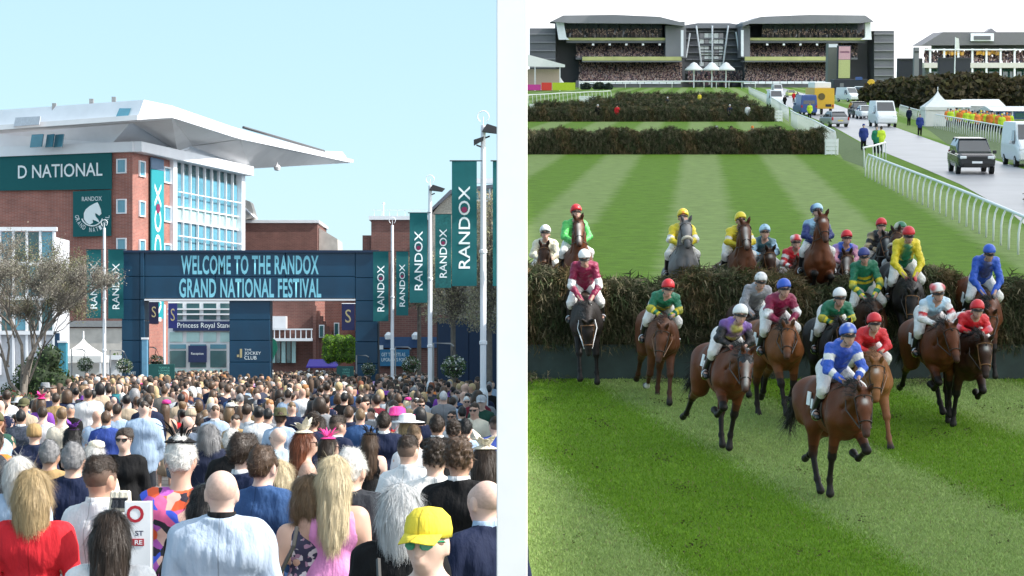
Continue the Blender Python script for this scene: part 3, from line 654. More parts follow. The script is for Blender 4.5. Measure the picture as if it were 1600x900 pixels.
p = LP(36, 565, 66); bare_tree('big bare budding tree with pale trunk at the left edge', Matrix.Translation((p.x, p.y, 0)) @ Matrix.Rotation(2.7, 4, 'Z'), 2.2, .62, 6, 3, 46000, [(.25,.23,.20),(.33,.31,.26),(.17,.15,.13),(.28,.27,.20)], .115, size=.023)
p = LP(44, 565, 69); bare_tree('smaller bare tree with olive buds beside the left pair of flags', Matrix.Translation((p.x, p.y, 0)) @ Matrix.Rotation(.6, 4, 'Z'), 2.2, .62, 5, 8, 20000, [(.24,.22,.14),(.22,.24,.12),(.15,.13,.11)], .075, size=.025)
def clump(name, label, cat, M, blobs, n, size, cols, seed, group=None, stem=None, core=(.02,.035,.015), fl=None):
    rng = np.random.default_rng(seed); o = thing(name, label, cat, M, group); pts = []
    w = np.array([b[3]**2 for b in blobs]); w = w/w.sum()
    for b, k in zip(blobs, (w*n).astype(int)+1):
        q = rng.normal(size=(k, 3)); q /= np.linalg.norm(q, axis=1)[:, None]; q *= (.72+.36*rng.random((k, 1))); pts.append(np.array(b[:3])+q*b[3]*np.array(b[4] if len(b) > 4 else (1,1,1)))
    pts = np.concatenate(pts); c = palette(len(pts), cols, rng, .35)
    if fl: k = rng.random(len(pts)) < fl[1]; c[k] = fl[0]
    cr = link('crown', leaf_mesh('crown', pts, np.full(len(pts), size), c, rng, 1.6), foliage, o); cr['kind'] = 'stuff'
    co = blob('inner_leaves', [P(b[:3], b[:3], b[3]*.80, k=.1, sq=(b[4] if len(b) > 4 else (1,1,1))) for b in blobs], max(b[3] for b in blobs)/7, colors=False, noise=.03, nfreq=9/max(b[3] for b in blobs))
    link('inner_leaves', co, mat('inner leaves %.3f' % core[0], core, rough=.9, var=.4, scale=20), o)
    if stem:
        b = MB()
        for s in stem: b.tube(*s, n=6)
        b.build('stem', bark, o)
    return o
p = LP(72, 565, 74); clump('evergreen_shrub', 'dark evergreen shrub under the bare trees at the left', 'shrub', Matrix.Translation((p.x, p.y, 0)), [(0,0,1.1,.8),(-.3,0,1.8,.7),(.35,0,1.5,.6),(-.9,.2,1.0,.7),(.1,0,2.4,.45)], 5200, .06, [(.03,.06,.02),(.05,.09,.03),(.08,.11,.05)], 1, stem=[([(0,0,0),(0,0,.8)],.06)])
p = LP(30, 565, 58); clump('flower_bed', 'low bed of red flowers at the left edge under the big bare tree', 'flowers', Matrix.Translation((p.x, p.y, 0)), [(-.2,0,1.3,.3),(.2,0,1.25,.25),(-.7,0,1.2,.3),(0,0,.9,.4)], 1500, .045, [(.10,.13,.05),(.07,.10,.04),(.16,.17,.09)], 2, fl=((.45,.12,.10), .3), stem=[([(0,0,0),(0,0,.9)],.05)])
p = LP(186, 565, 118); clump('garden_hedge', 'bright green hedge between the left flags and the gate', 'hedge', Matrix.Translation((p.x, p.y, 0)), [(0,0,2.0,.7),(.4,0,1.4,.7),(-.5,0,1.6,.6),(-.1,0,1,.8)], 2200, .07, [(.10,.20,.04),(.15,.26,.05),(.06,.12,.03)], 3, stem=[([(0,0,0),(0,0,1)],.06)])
p = LP(530, 565, 106); bl = [(x, y, z, .34) for x in (-.45,0,.45) for y in (0,.3) for z in (2.55,2.9,3.2)]
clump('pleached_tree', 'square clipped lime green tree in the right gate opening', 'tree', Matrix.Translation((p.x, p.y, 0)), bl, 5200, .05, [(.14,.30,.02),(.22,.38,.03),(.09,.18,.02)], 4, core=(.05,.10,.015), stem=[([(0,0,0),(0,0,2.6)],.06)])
TG = 'clipped budding trees behind the right flags'
for i, (px, lb) in enumerate(((655,'clipped budding tree behind the see-through flag'),(708,'clipped budding tree above the hanging basket'),(765,'clipped budding tree behind the tallest white pole'))):
    TD = (98, 77, 74)[i]; p = LP(px, 565, TD); s = F/TD
    rng = np.random.default_rng(20+i); o = thing('pleached_tree', lb, 'tree', Matrix.Translation((p.x, p.y, 0)), TG)
    zt, zb = pxz((402,392,300)[i], TD), pxz((480,505,515)[i], TD); n = 7500 if i < 2 else 9500; wd = 1.25
    q = (rng.random((n, 3))-.5)*np.array([wd*(1.6, 1.5, 1.1)[i], 1.1, zt-zb])+np.array([0, 0, (zt+zb)/2]); q += rng.normal(size=q.shape)*.06
    c = link('crown', leaf_mesh('crown', q, np.full(n, .034), palette(n, [(.32,.28,.20),(.40,.36,.26),(.22,.19,.15),(.34,.34,.19)], rng), rng, 2.4), foliage, o); c['kind'] = 'stuff'
    b = MB()
    for k in range(130):
        a = np.array([0, 0, zb+.1+(zt-zb)*rng.random()*.5]); e = q[rng.integers(0, n)]; b.tube([a, (a+e)/2+rng.normal(size=3)*.1, e], [.02,.012,.006], n=4, cap=False)
    tw = b.build('branches', bark, o); tw['kind'] = 'stuff'
    b = MB(); b.tube([(0,0,0),(0,.02,zb),(.03,0,zt-.3)], [.1,.08,.03], n=8); b.build('trunk', bark, o)
def hanging_basket(px, py, D, label, arm=True, s=1.0):
    p = LP(px, py, D); o = thing('hanging_basket', label, 'flower basket', Matrix.Translation(p), 'hanging flower baskets'); rng = np.random.default_rng(int(px))
    n = int(900*s); q = rng.normal(size=(n, 3)); q /= np.linalg.norm(q, axis=1)[:, None]; q = q*np.array([.36,.36,.33])*(.7+.4*rng.random((n, 1)))*s
    c = palette(n, [(.05,.09,.03),(.08,.14,.05),(.12,.18,.08)], rng); k = rng.random(n) < .22; c[k] = (.7,.72,.68)
    f = link('flowers', leaf_mesh('flowers', q, np.full(n, .05*s), c, rng, 1.3), foliage, o); f['kind'] = 'stuff'
    b = MB(); b.lathe([(.05*s,-.24*s),(.22*s,-.16*s),(.28*s,.0)], 12); b.build('basket', dark_metal, o)
    b = MB()
    for a in (0, 2.1, 4.2): b.tube([(.26*s*math.cos(a), .26*s*math.sin(a), 0), (0,0,.62*s)], .008, 4)
    b.build('chain', dark_metal, o)
    b = MB(); b.tube([(0,0,.62*s),(-.1,0,.70*s),(-.62*s,0,.72*s),(-.62*s,0,-p.z)], .03, 6); b.build('bracket', grey_metal, o); return o
hanging_basket(709, 573, 70, 'big round hanging basket with white flowers on the navy hoarding')
hanging_basket(642, 570, 92, 'hanging basket between the two white poles right of the gate')
hanging_basket(576, 577, 94.2, 'small trailing hanging basket at the right gate leg', s=.8)
hanging_basket(133, 570, 96, 'hanging basket in front of the small white tent', s=.9)
hanging_basket(194, 572, 93, 'hanging basket at the left gate leg', s=.9)
hanging_basket(244, 565, 96, 'hanging basket above the dark green notice board', s=.85)
# white framed lobby behind the bare tree
p = LP(20, 565, 120); lb_ = thing('glazed_lobby', 'white framed glass lobby half hidden by the bare tree', 'building', Matrix.Translation((p.x-1.5, p.y, 0)))
b = MB(); b.box((1.9, 2, 4.4), (3.6, 3.8, 8.8)); b.build('wall', mat('pale grey panel', (0,0,0)), lb_)
for i in range(6):
    b = MB(); b.box((.15+i*.7, .0, 5.4), (.12, .3, 7.6)); b.build('mullion', white_metal, lb_)
for z in (9.2, 7.4, 5.6, 3.8):
    b = MB(); b.box((1.9, -.02, z), (3.8, .36, .2)); b.build('transom', white_metal, lb_)
for i in range(5):
    for z in (8.3, 6.5, 4.7):
        b = MB(); b.box((.5+i*.7, .06, z), (.56, .1, 1.5)); b.build('pane', dark_glass if (i+int(z)) % 3 else blue_glass, lb_)
# purple shape glimpsed over heads, built as an awning on legs
p = LP(505, 565, 128); o = thing('purple_awning', 'purple awning seen over heads in the right opening', 'awning', Matrix.Translation((p.x, p.y, 0)))
b = MB(); b.prism([(-.9,-.5,1.95),(.9,-.5,1.95),(.8,.4,2.35),(-.8,.4,2.35)], (0,0,.08)); b.build('canopy', mat('purple fabric', srgb(60,40,150)), o)
for s in (-.8, .8):
    b = MB(); b.box((s,.3,1.0),(.06,.06,2.0)); b.build('leg', white_metal, o)

# ================================================================== PEOPLE OF THE CROWD
SKINS = [(.62,.40,.31),(.55,.34,.26),(.66,.45,.37),(.48,.28,.20)]
def skin(i): return mat('skin %d' % (i % 4), SKINS[i % 4], rough=.5, var=.05, scale=12, spec=.4)
HAIRC = {'dark brown':(.035,.022,.015),'black':(.012,.011,.012),'brown':(.085,.05,.03),'light brown':(.17,.11,.06),'blond':(.46,.34,.18),'pale blond':(.62,.52,.34),'grey':(.26,.26,.27),'silver':(.55,.56,.57),'white':(.72,.71,.69),'auburn':(.17,.05,.02),'ginger':(.33,.15,.05)}
def hairm(c): return mat('hair '+c, HAIRC[c], rough=.45, var=.35, scale=30, bump=1.0, bscale=40, stretch=(1.8, 1.8, .10), spec=.4, bdist=.006)
CLOTHC = {'navy':(.010,.016,.045),'black':(.006,.006,.007),'charcoal':(.028,.032,.04),'light blue':(.34,.45,.60),'white':(.66,.67,.69),'cream':(.72,.66,.54),'beige':(.42,.34,.25),'grey':(.22,.23,.25),'pale grey':(.45,.48,.52),'mid blue':(.035,.085,.21),'royal blue':(.03,.06,.26),'burgundy':(.14,.015,.03),'red':(.55,.02,.03),'pink':(.72,.30,.45),'hot pink':(.75,.06,.28),'lilac':(.50,.32,.62),'purple':(.20,.06,.36),'dark green':(.02,.07,.05),'emerald':(.02,.25,.16),'camel':(.36,.24,.11),'orange':(.70,.22,.04),'yellow':(.75,.60,.06),'teal':(.03,.22,.25),'olive':(.10,.10,.05)}
def clothm(c):
    return cloth(c, CLOTHC[c]) if c in CLOTHC else c
def head_prims(k=.03):
    return [P((0,-.022,1.667),(0,.012,1.645),.088,.09,sq=(.93,1.08,1)), P((0,.03,1.60),(0,.055,1.552),.062,.042,k=.04), P((0,.098,1.628),(0,.117,1.597),.010,.015,k=.02), P((0,.10,1.565),(0,.105,1.563),.016,k=.02,sq=(1.4,1,.7)),
            P((.086,-.008,1.640),(.090,-.012,1.600),.022,.015,k=.010,sq=(.55,1,1)), P((-.086,-.008,1.640),(-.090,-.012,1.600),.022,.015,k=.010,sq=(.55,1,1)),
            P((0,-.02,1.42),(0,-.008,1.58),.062,.056,k=.04), P((.035,.115,1.645),(.036,.117,1.645),.012,op='s',k=.02), P((-.035,.115,1.645),(-.036,.117,1.645),.012,op='s',k=.02)]
def limbs(f):
    w = .92 if f else 1; ar = .85 if f else 1; o = []
    for s in (-1, 1):
        o += [P((s*.185*w,-.01,1.385),(s*.245*w,-.03,1.12),.052*ar,.042*ar,k=.04), P((s*.245*w,-.03,1.12),(s*.235*w,.06,.90),.04*ar,.028*ar,k=.03)]
        o += [P((s*.235*w,.065,.88),(s*.23*w,.08,.82),.034*ar,.034*ar,k=.02,sq=(.6,1,1))]
        for i, (dy, L) in enumerate(((-.022,.065),(-.007,.08),(.009,.075),(.024,.055))): o.append(P((s*.23*w,.08+dy,.80),(s*.222*w,.09+dy,.80-L),.0105*ar,.008*ar,k=.006))
        o.append(P((s*.228*w,.105,.85),(s*.212*w,.125,.80),.012*ar,.009*ar,k=.01))
        o += [P((s*.09,0,.92),(s*.10,.01,.50),.085,.058,k=.05), P((s*.10,.01,.50),(s*.105,-.02,.09),.055,.036,k=.03), P((s*.105,-.03,.05),(s*.115,.13,.035),.042,.034,k=.03)]
    return o
def torso(f, inf=0):
    if f: return [P((-.11,-.01,1.32),(.11,-.01,1.32),.095+inf,k=.08), P((-.14,-.01,1.395),(.14,-.01,1.395),.055+inf,k=.06), P((0,.0,1.25),(0,0,1.12),.115+inf,.105+inf,k=.08,sq=(1.1,.85,1)), P((-.06,0,.95),(.06,0,.95),.125+inf,k=.1), P((.07,.08,1.27),(.07,.09,1.26),.06+inf*.6,k=.05), P((-.07,.08,1.27),(-.07,.09,1.26),.06+inf*.6,k=.05)]
    return [P((-.12,-.01,1.31),(.12,-.01,1.31),.115+inf,k=.08), P((-.16,-.015,1.405),(.16,-.015,1.405),.06+inf,k=.06), P((0,0,1.25),(0,.01,1.0),.135+inf,.135+inf,k=.08,sq=(1.12,.85,1)), P((-.05,0,.93),(.05,0,.93),.13+inf,k=.08), P((-.09,-.03,1.44),(0,-.025,1.475),.045+inf*.6,.05+inf*.5,k=.05), P((.09,-.03,1.44),(0,-.025,1.475),.045+inf*.6,.05+inf*.5,k=.05)]
def sleeves(w, r0, r1, r2, end=1.0, bent=False):
    o = []
    for s in (-1, 1):
        o.append(P((s*.19*w,-.012,1.39),(s*.25*w,-.03,1.12),r0,r1,k=.018))
        if end > .5: o.append(P((s*.25*w,-.03,1.12),(s*.237*w,.055,.90),r1,r2,k=.03))
    return o
PM = {}
def pmesh(kind, vox):
    key = (kind, vox)
    if key in PM: return PM[key]
    f = kind.endswith('_f')
    kw = dict(colors=False)
    if kind in ('body_m', 'body_f'): pr = head_prims()+limbs(f)+torso(f)
    elif kind == 'jacket_m': pr = torso(False, .026)+sleeves(1.03,.074,.062,.05)+[P((0,0,1.0),(0,.01,.80),.165,.175,k=.08,sq=(1.12,.8,1))]; pr += [P((-.065,-.075,1.495),(.065,-.075,1.495),.022,k=.012)]; kw.update(noise=.005, nfreq=19, strand=.0025, cuts=[((0,0,1.535),(0,-.25,1))])
    elif kind == 'jacketb_m': pr = torso(False, .036)+sleeves(1.10,.082,.068,.055)+[P((0,0,1.05),(0,.01,.78),.185,.19,k=.08,sq=(1.1,.85,1))]; pr += [P((-.07,-.08,1.495),(.07,-.08,1.495),.024,k=.012)]; kw.update(noise=.006, nfreq=17, strand=.003, cuts=[((0,0,1.53),(0,-.25,1))])
    elif kind == 'shirt_m': pr = torso(False, .014)+sleeves(1.01,.066,.054,.042); kw.update(noise=.005, nfreq=24, strand=.003, cuts=[((0,0,1.51),(0,-.25,1)),((0,0,.86),(0,0,-1))])
    elif kind == 'coat_f': pr = torso(True, .028)+sleeves(.98,.068,.056,.046)+[P((0,0,1.0),(0,.01,.72),.145,.17,k=.08,sq=(1.12,.85,1))]; kw.update(noise=.005, nfreq=20, strand=.0025, cuts=[((0,0,1.50),(0,-.25,1))])
    elif kind == 'dress_f': pr = torso(True, .010)+[P((0,0,.95),(0,0,.52),.14,.17,k=.08,sq=(1.15,.85,1)), P((-.155,-.012,1.41),(.155,-.012,1.41),.045,k=.03)]; kw.update(noise=.002, nfreq=20, cuts=[((0,0,1.452),(0,-.35,1)),((.150,0,1.3),(1,0,.15)),((-.150,0,1.3),(-1,0,.15))])
    elif kind == 'strapless_f': pr = torso(True, .010)+[P((0,0,.95),(0,0,.52),.14,.19,k=.08,sq=(1.15,.85,1))]; kw.update(noise=.002, nfreq=20, cuts=[((0,0,1.33),(0,0,1))])
    elif kind == 'trousers_m' or kind == 'trousers_f': pr = [P((s*.09,0,.93),(s*.10,.01,.50),.10,.085,k=.05) for s in (-1,1)]+[P((s*.10,.01,.50),(s*.105,-.02,.10),.083,.07,k=.03) for s in (-1,1)]
    elif kind == 'shoes_m': pr = [P((s*.105,-.04,.045),(s*.115,.15,.035),.05,.042,k=.03) for s in (-1,1)]; kw['cuts'] = [((0,0,0),(0,0,-1))]
    elif kind.startswith('hair_'):
        h = kind[5:]; sk = [P((0,-.027,1.675),(0,.008,1.66),.097,.094,sq=(.95,1.06,1))]
        if h == 'short': pr = sk+[P((0,.05,1.735),(0,-.06,1.74),.045,.05,k=.03),P((0,-.07,1.60),(0,-.08,1.64),.055,k=.03)]; cu = [((0,.06,1.655),(0,.80,-.6)),((0,0,1.555),(0,-.3,-1))]; no = (.004,70)
        elif h == 'shave': pr = [P((0,-.022,1.667),(0,.012,1.645),.0915,.0925,sq=(.93,1.08,1))]; cu = [((0,.075,1.66),(0,.8,-.6)),((0,0,1.585),(0,-.15,-1))]; no = (0,60)
        elif h == 'fade': pr = [P((0,-.025,1.695),(0,.02,1.69),.084,.083,sq=(.92,1.1,1)), P((0,.05,1.73),(0,-.05,1.735),.05,.045,k=.03)]; cu = [((0,.07,1.67),(0,.7,-.7)),((0,0,1.635),(0,.1,-1))]; no = (.003,70)
        elif h == 'curly': pr = sk+[P((0,.03,1.735),(0,-.07,1.73),.07,.07,k=.03)]; cu = [((0,.075,1.66),(0,.8,-.6)),((0,0,1.57),(0,-.2,-1))]; no = (.013,85)
        elif h == 'bob': pr = [P((0,-.03,1.68),(0,-.03,1.66),.101,.102,sq=(.95,1.03,1)), P((.052,-.05,1.60),(.060,-.06,1.50),.050,.042,k=.05), P((-.052,-.05,1.60),(-.060,-.06,1.50),.050,.042,k=.05), P((0,-.075,1.60),(0,-.08,1.49),.085,.075,k=.05)]; cu = [((0,.055,1.64),(0,.93,-.38))]; no = (.0012,60,.0038)
        elif h == 'long': pr = [P((0,-.03,1.68),(0,-.03,1.66),.100,.102,sq=(.95,1.03,1)), P((.045,-.065,1.60),(.060,-.105,1.34),.056,.042,k=.05), P((-.045,-.065,1.60),(-.055,-.105,1.32),.056,.038,k=.05), P((0,-.08,1.60),(0,-.12,1.26),.085,.06,k=.05)]; cu = [((0,.055,1.64),(0,.93,-.38))]; no = (.0018,40,.005)
        elif h == 'wavy': pr = [P((0,-.03,1.685),(0,-.02,1.665),.112,.115,sq=(1,1,1)), P((.06,-.05,1.61),(.085,-.05,1.53),.065,.05,k=.05), P((-.06,-.05,1.61),(-.085,-.05,1.53),.065,.05,k=.05), P((0,-.08,1.61),(0,-.085,1.53),.08,.06,k=.05)]; cu = [((0,.07,1.64),(0,.9,-.42))]; no = (.006,38,.004)
        elif h == 'updo': pr = sk+[P((0,-.10,1.70),(0,-.12,1.71),.062,k=.02),P((0,-.07,1.60),(0,-.08,1.64),.055,k=.03)]; cu = [((0,.06,1.655),(0,.80,-.6)),((0,0,1.56),(0,-.3,-1))]; no = (.006,60)
        if vox > .03: no = (no[0]*.6, 40)
        kw.update(noise=no[0], nfreq=no[1], cuts=cu, strand=no[2] if len(no) > 2 else 0)
        if vox < .03: vox = min(vox, .013)
    PM[key] = blob(kind, pr, vox, **kw)
    if kind.startswith('hair_') and kind != 'hair_shave' and vox < .03: PM[key] = strands(PM[key], kind[5:])
    return PM[key]
def strands(me, h):                        # loose strands lying over and leaving the hair surface
    rg = np.random.default_rng(len(h)*7); n0 = len(me.vertices); v = np.empty(n0*3, np.float32); me.vertices.foreach_get('co', v); v = v.reshape(-1, 3); q = np.array([list(p.vertices) for p in me.polygons], np.int32)
    nm = np.empty(n0*3, np.float32); me.vertices.foreach_get('normal', nm); nm = nm.reshape(-1, 3)
    lg = h in ('long', 'bob', 'wavy'); n = 8000 if lg else 4200; k = rg.integers(0, n0, n); p, nn = v[k], nm[k]
    d = np.tile(np.array((0, -.1, -1.0) if lg else (0, -.7, -.35)), (n, 1))+rg.normal(size=(n, 3))*(.10 if lg else .75 if h == 'curly' else .40); d -= nn*(d*nn).sum(1)[:, None]; d += nn*(.02+.10*rg.random((n, 1))**3)*(1 if lg else 2.6); d /= np.linalg.norm(d, axis=1)[:, None]
    s = np.cross(d, nn); s /= np.linalg.norm(s, axis=1)[:, None]+1e-6; L = ((.05+.08*rg.random((n, 1))) if lg else (.014+.022*rg.random((n, 1)))); w = .0009 if lg else .001
    p = p+nn*.002; e = p+d*L; V = np.stack([p-s*w, p+s*w, e+s*w*.25, e-s*w*.25], 1).reshape(-1, 3); f = np.arange(4*n).reshape(n, 4)+n0
    return npmesh(me.name, np.concatenate([v, V]), np.concatenate([q, f]))
def collar_mesh():
    if 'collar' not in PM:
        b = MB(); b.lathe([(.084,1.475),(.082,1.505),(.076,1.538),(.070,1.536),(.075,1.45)], 14, Matrix.Translation((0,-.018,0))); PM['collar'] = b.mesh('collar', True)
    return PM['collar']
def hat_mesh(kind):
    if kind in PM: return PM[kind]
    b = MB(); rng = np.random.default_rng(len(kind))
    if kind == 'fedora': b.lathe([(.17,1.69),(.172,1.696),(.108,1.705),(.105,1.78),(.085,1.815),(.03,1.80),(0,1.79)], 18, Matrix.Translation((0,-.01,0)))
    elif kind == 'cap':
        b.lathe([(.104,1.665),(.106,1.70),(.096,1.75),(.06,1.785),(0,1.795)], 16, Matrix.Translation((0,-.01,0)) @ Matrix.Diagonal((.95,1.08,1,1)))
        vs = []; 
        for j in range(9):
            a = R(-62+15.5*j); vs += [(.098*math.sin(a), .10*math.cos(a), 1.683), (.088*math.sin(a)*1.05, .10+.095*math.cos(a)-.02*abs(math.sin(a)), 1.662-.02*abs(math.sin(a)))]
        fs = [(2*j, 2*j+1, 2*j+3, 2*j+2) for j in range(8)]; v2 = [(x, y, z-.006) for x, y, z in vs]
        b.add(vs+v2, fs+[tuple(18+i for i in f[::-1]) for f in fs]+[(2*j+1, 18+2*j+1, 18+2*j+3, 2*j+3) for j in range(8)])
    elif kind == 'beanie': b.lathe([(.104,1.615),(.108,1.66),(.105,1.72),(.07,1.775),(0,1.79)], 16, Matrix.Translation((0,-.025,0)) @ Matrix.Diagonal((.92,1.08,1,1)))
    elif kind == 'widehat': b.lathe([(.25,1.70),(.255,1.71),(.12,1.735),(.115,1.80),(.06,1.83),(0,1.83)], 22, Matrix.Translation((0,-.02,0)))
    elif kind == 'pillbox': b.lathe([(.08,1.74),(.09,1.76),(.08,1.80),(.03,1.82),(0,1.82)], 14, Matrix.Translation((.03,-.03,0)))
    else: # fascinator: disc with curved feathers / petals
        b.lathe([(.095,1.745),(.10,1.752),(.05,1.775),(0,1.778)], 14, Matrix.Translation((.0,-.03,0)))
        for i in range(22 if kind == 'feathers' else 13):
            a = rng.random()*6.28; L = .07+.11*rng.random(); w = .010 if kind == 'feathers' else .032
            d = Vector((math.cos(a), math.sin(a), .5+1.1*rng.random())).normalized(); s = d.cross(Vector((0,0,1))).normalized()*w; p0 = Vector((.03*math.cos(a), -.03+.03*math.sin(a), 1.765)); u = Vector((0,0,1))
            q = [p0-s*.4, p0+d*L*.5-s+u*.02, p0+d*L-s*.2, p0+d*L+s*.2, p0+d*L*.5+s+u*.02, p0+s*.4]; n = d.cross(s).normalized()*.003
            b.add(q+[x+n for x in q], [(0,1,4,5),(1,2,3,4),(11,10,7,6),(10,9,8,7),(0,6,7,1),(1,7,8,2),(2,8,9,3),(3,9,10,4),(4,10,11,5)])
    PM[kind] = b.mesh('hat', kind not in ('petals', 'feathers')); return PM[kind]
def glasses_mesh():
    if 'shades' not in PM:
        b = MB()
        for s in (-1, 1):
            b.prism([(s*.012,.110,1.628),(s*.012,.112,1.655),(s*.062,.094,1.658),(s*.062,.092,1.630),(s*.045,.101,1.617),(s*.024,.109,1.618)], (0,.006,0)); b.tube([(s*.06,.094,1.652),(s*.086,.03,1.65),(s*.086,-.01,1.64)], .004, 4)
        b.box((0,.116,1.65),(.03,.006,.008)); PM['shades'] = b.mesh('sunglasses')
    return PM['shades']
def mouth_mesh():
    if 'mouth' not in PM: PM['mouth'] = blob('mouth', [P((-.018,.098,1.567),(.018,.098,1.567),.0075)], .004, colors=False)
    return PM['mouth']
def eye_mesh(s):
    if ('eye', s) not in PM: PM[('eye', s)] = blob('eye', [P((s*.034,.092,1.642),(s*.034,.092,1.642),.011,c=(.75,.73,.70)), P((s*.034,.1025,1.642),(s*.034,.1026,1.642),.0045,c=(.03,.02,.02),k=.002)], .0028)
    return PM[('eye', s)]
people_made = []
def person(px, py, sex='m', top='jacket', tc='navy', hair='short', hc='dark brown', hat=None, hatc=None, yaw=0, label=None, zn=None, sk=None, legs='charcoal', shades=False, shadec='black', collar=None, D=None, scale=None, group='crowd walking to the gate', topm=None, M=None):
    zn = zn or (1.60 if sex == 'm' else 1.49); sc_ = scale or zn/1.63
    if not D:
        D = (CZ-zn)*F/(py-HY)
        for _ in range(12): D = .5*D+.5*(CZ-zn-ZG(D))*F/(py-HY)
    p = LP(px, HY, D); vox = .016 if D < 19 else .028 if D < 36 else .048
    o = thing('person', label, 'person', (M if M is not None else Matrix.Translation((p.x, p.y, ZG(D)))) @ Matrix.Rotation(R(yaw), 4, 'Z') @ Matrix.Scale(sc_, 4), group)
    sk = random.randrange(4) if sk is None else sk
    link('body', pmesh('body_'+sex, vox), skin(sk), o, objmat=True)
    tk = {'jacket':'jacket_m' if sex == 'm' else 'coat_f','broad':'jacketb_m','shirt':'shirt_m','coat':'coat_f','dress':'dress_f','strapless':'strapless_f'}[top]
    if top in ('coat', 'dress', 'strapless') and sex == 'm': tk = 'jacket_m'
    link({'jacket':'jacket','broad':'jacket','shirt':'shirt','coat':'coat','dress':'dress','strapless':'dress'}[top], pmesh(tk, vox), topm or clothm(tc), o, objmat=True)
    if D < 36 or M is not None or random.random() < .3:
        if top not in ('dress', 'strapless'): link('trousers', pmesh('trousers_m', .028 if D < 36 else .048), clothm(legs), o, objmat=True)
        link('shoes', pmesh('shoes_m', .028 if D < 36 else .048), clothm('black'), o, objmat=True)
    if hat in ('cap', 'beanie') and hair: hair = None; shv = True
    else: shv = not hat
    if hair: link('hair', pmesh('hair_'+hair, vox), hairm(hc), o, objmat=True)
    if D < 36 and hair in (None, 'fade', 'short', 'curly') and shv:
        a_ = SKINS[sk % 4]; h_ = HAIRC[hc]; f_ = .14 if not hair and not hat else .8
        link('shaved_hair', pmesh('hair_shave', vox), mat('shaved %d %s %s' % (sk % 4, hc, bool(hair)), tuple(x*(1-f_)+y*f_ for x, y in zip(a_, h_)), rough=.6, var=.12, scale=60), o, objmat=True)
    if hat: link('hat', hat_mesh(hat), clothm(hatc), o, objmat=True)
    if collar and D < 45: link('collar', collar_mesh(), clothm(collar), o, objmat=True)
    if shades: link('sunglasses', glasses_mesh(), mat('sunglass '+shadec, (.01,.01,.012) if shadec == 'black' else (.02,.28,.14), rough=.15), o, objmat=True)
    if abs(yaw) > 90 and D < 40:
        link('mouth', mouth_mesh(), mat('lips', (.42,.16,.14), rough=.5), o, objmat=True)
        if not shades:
            for s in (-1, 1): link('eye', eye_mesh(s), mat('eye', (0,0,0), attr=True, rough=.2), o)
    people_made.append((px, py, D, p.x, p.y)); return o
def print_mat(name, cols, scale, base=(.02,.02,.03)):
    if name in MATS: return MATS[name]
    m = mat(name, base, rough=.75, var=.05); nt = m.node_tree
    vo = N(nt, 'ShaderNodeTexVoronoi'); vo.inputs['Scale'].default_value = scale; tcn = [n for n in nt.nodes if n.type == 'TEX_COORD'][0]; nt.links.new(tcn.outputs['Object'], vo.inputs['Vector'])
    sp = nt.nodes.new('ShaderNodeSeparateColor'); nt.links.new(vo.outputs['Color'], sp.inputs[0]); cr = nt.nodes.new('ShaderNodeValToRGB'); cr.color_ramp.interpolation = 'CONSTANT'; nt.links.new(sp.outputs[0], cr.inputs[0])
    for i, c in enumerate(cols):
        e = cr.color_ramp.elements[i] if i < 2 else cr.color_ramp.elements.new(i/len(cols)); e.position = i/len(cols); e.color = (*c, 1)
    mx = [n for n in nt.nodes if n.type == 'MIX_RGB'][0]; nt.links.new(cr.outputs[0], mx.inputs[1]); return m
leather_black = mat('black strap leather', (.015,.014,.013), rough=.4)
abstract_print = print_mat('abstract print fabric', [(.75,.10,.03),(.72,.12,.30),(.03,.02,.04),(.05,.10,.65),(.70,.45,.38),(.75,.16,.05),(.45,.10,.45),(.02,.02,.03)], 17)
ditsy_print = print_mat('small flower print', [(.03,.03,.07),(.03,.03,.07),(.6,.55,.6),(.03,.03,.07),(.35,.2,.3)], 34)
check_print = print_mat('dark check', [(.03,.04,.06),(.05,.06,.09),(.02,.03,.05)], 40)
pink_dress = cloth('candy pink dress', (.66,.26,.52), .6)
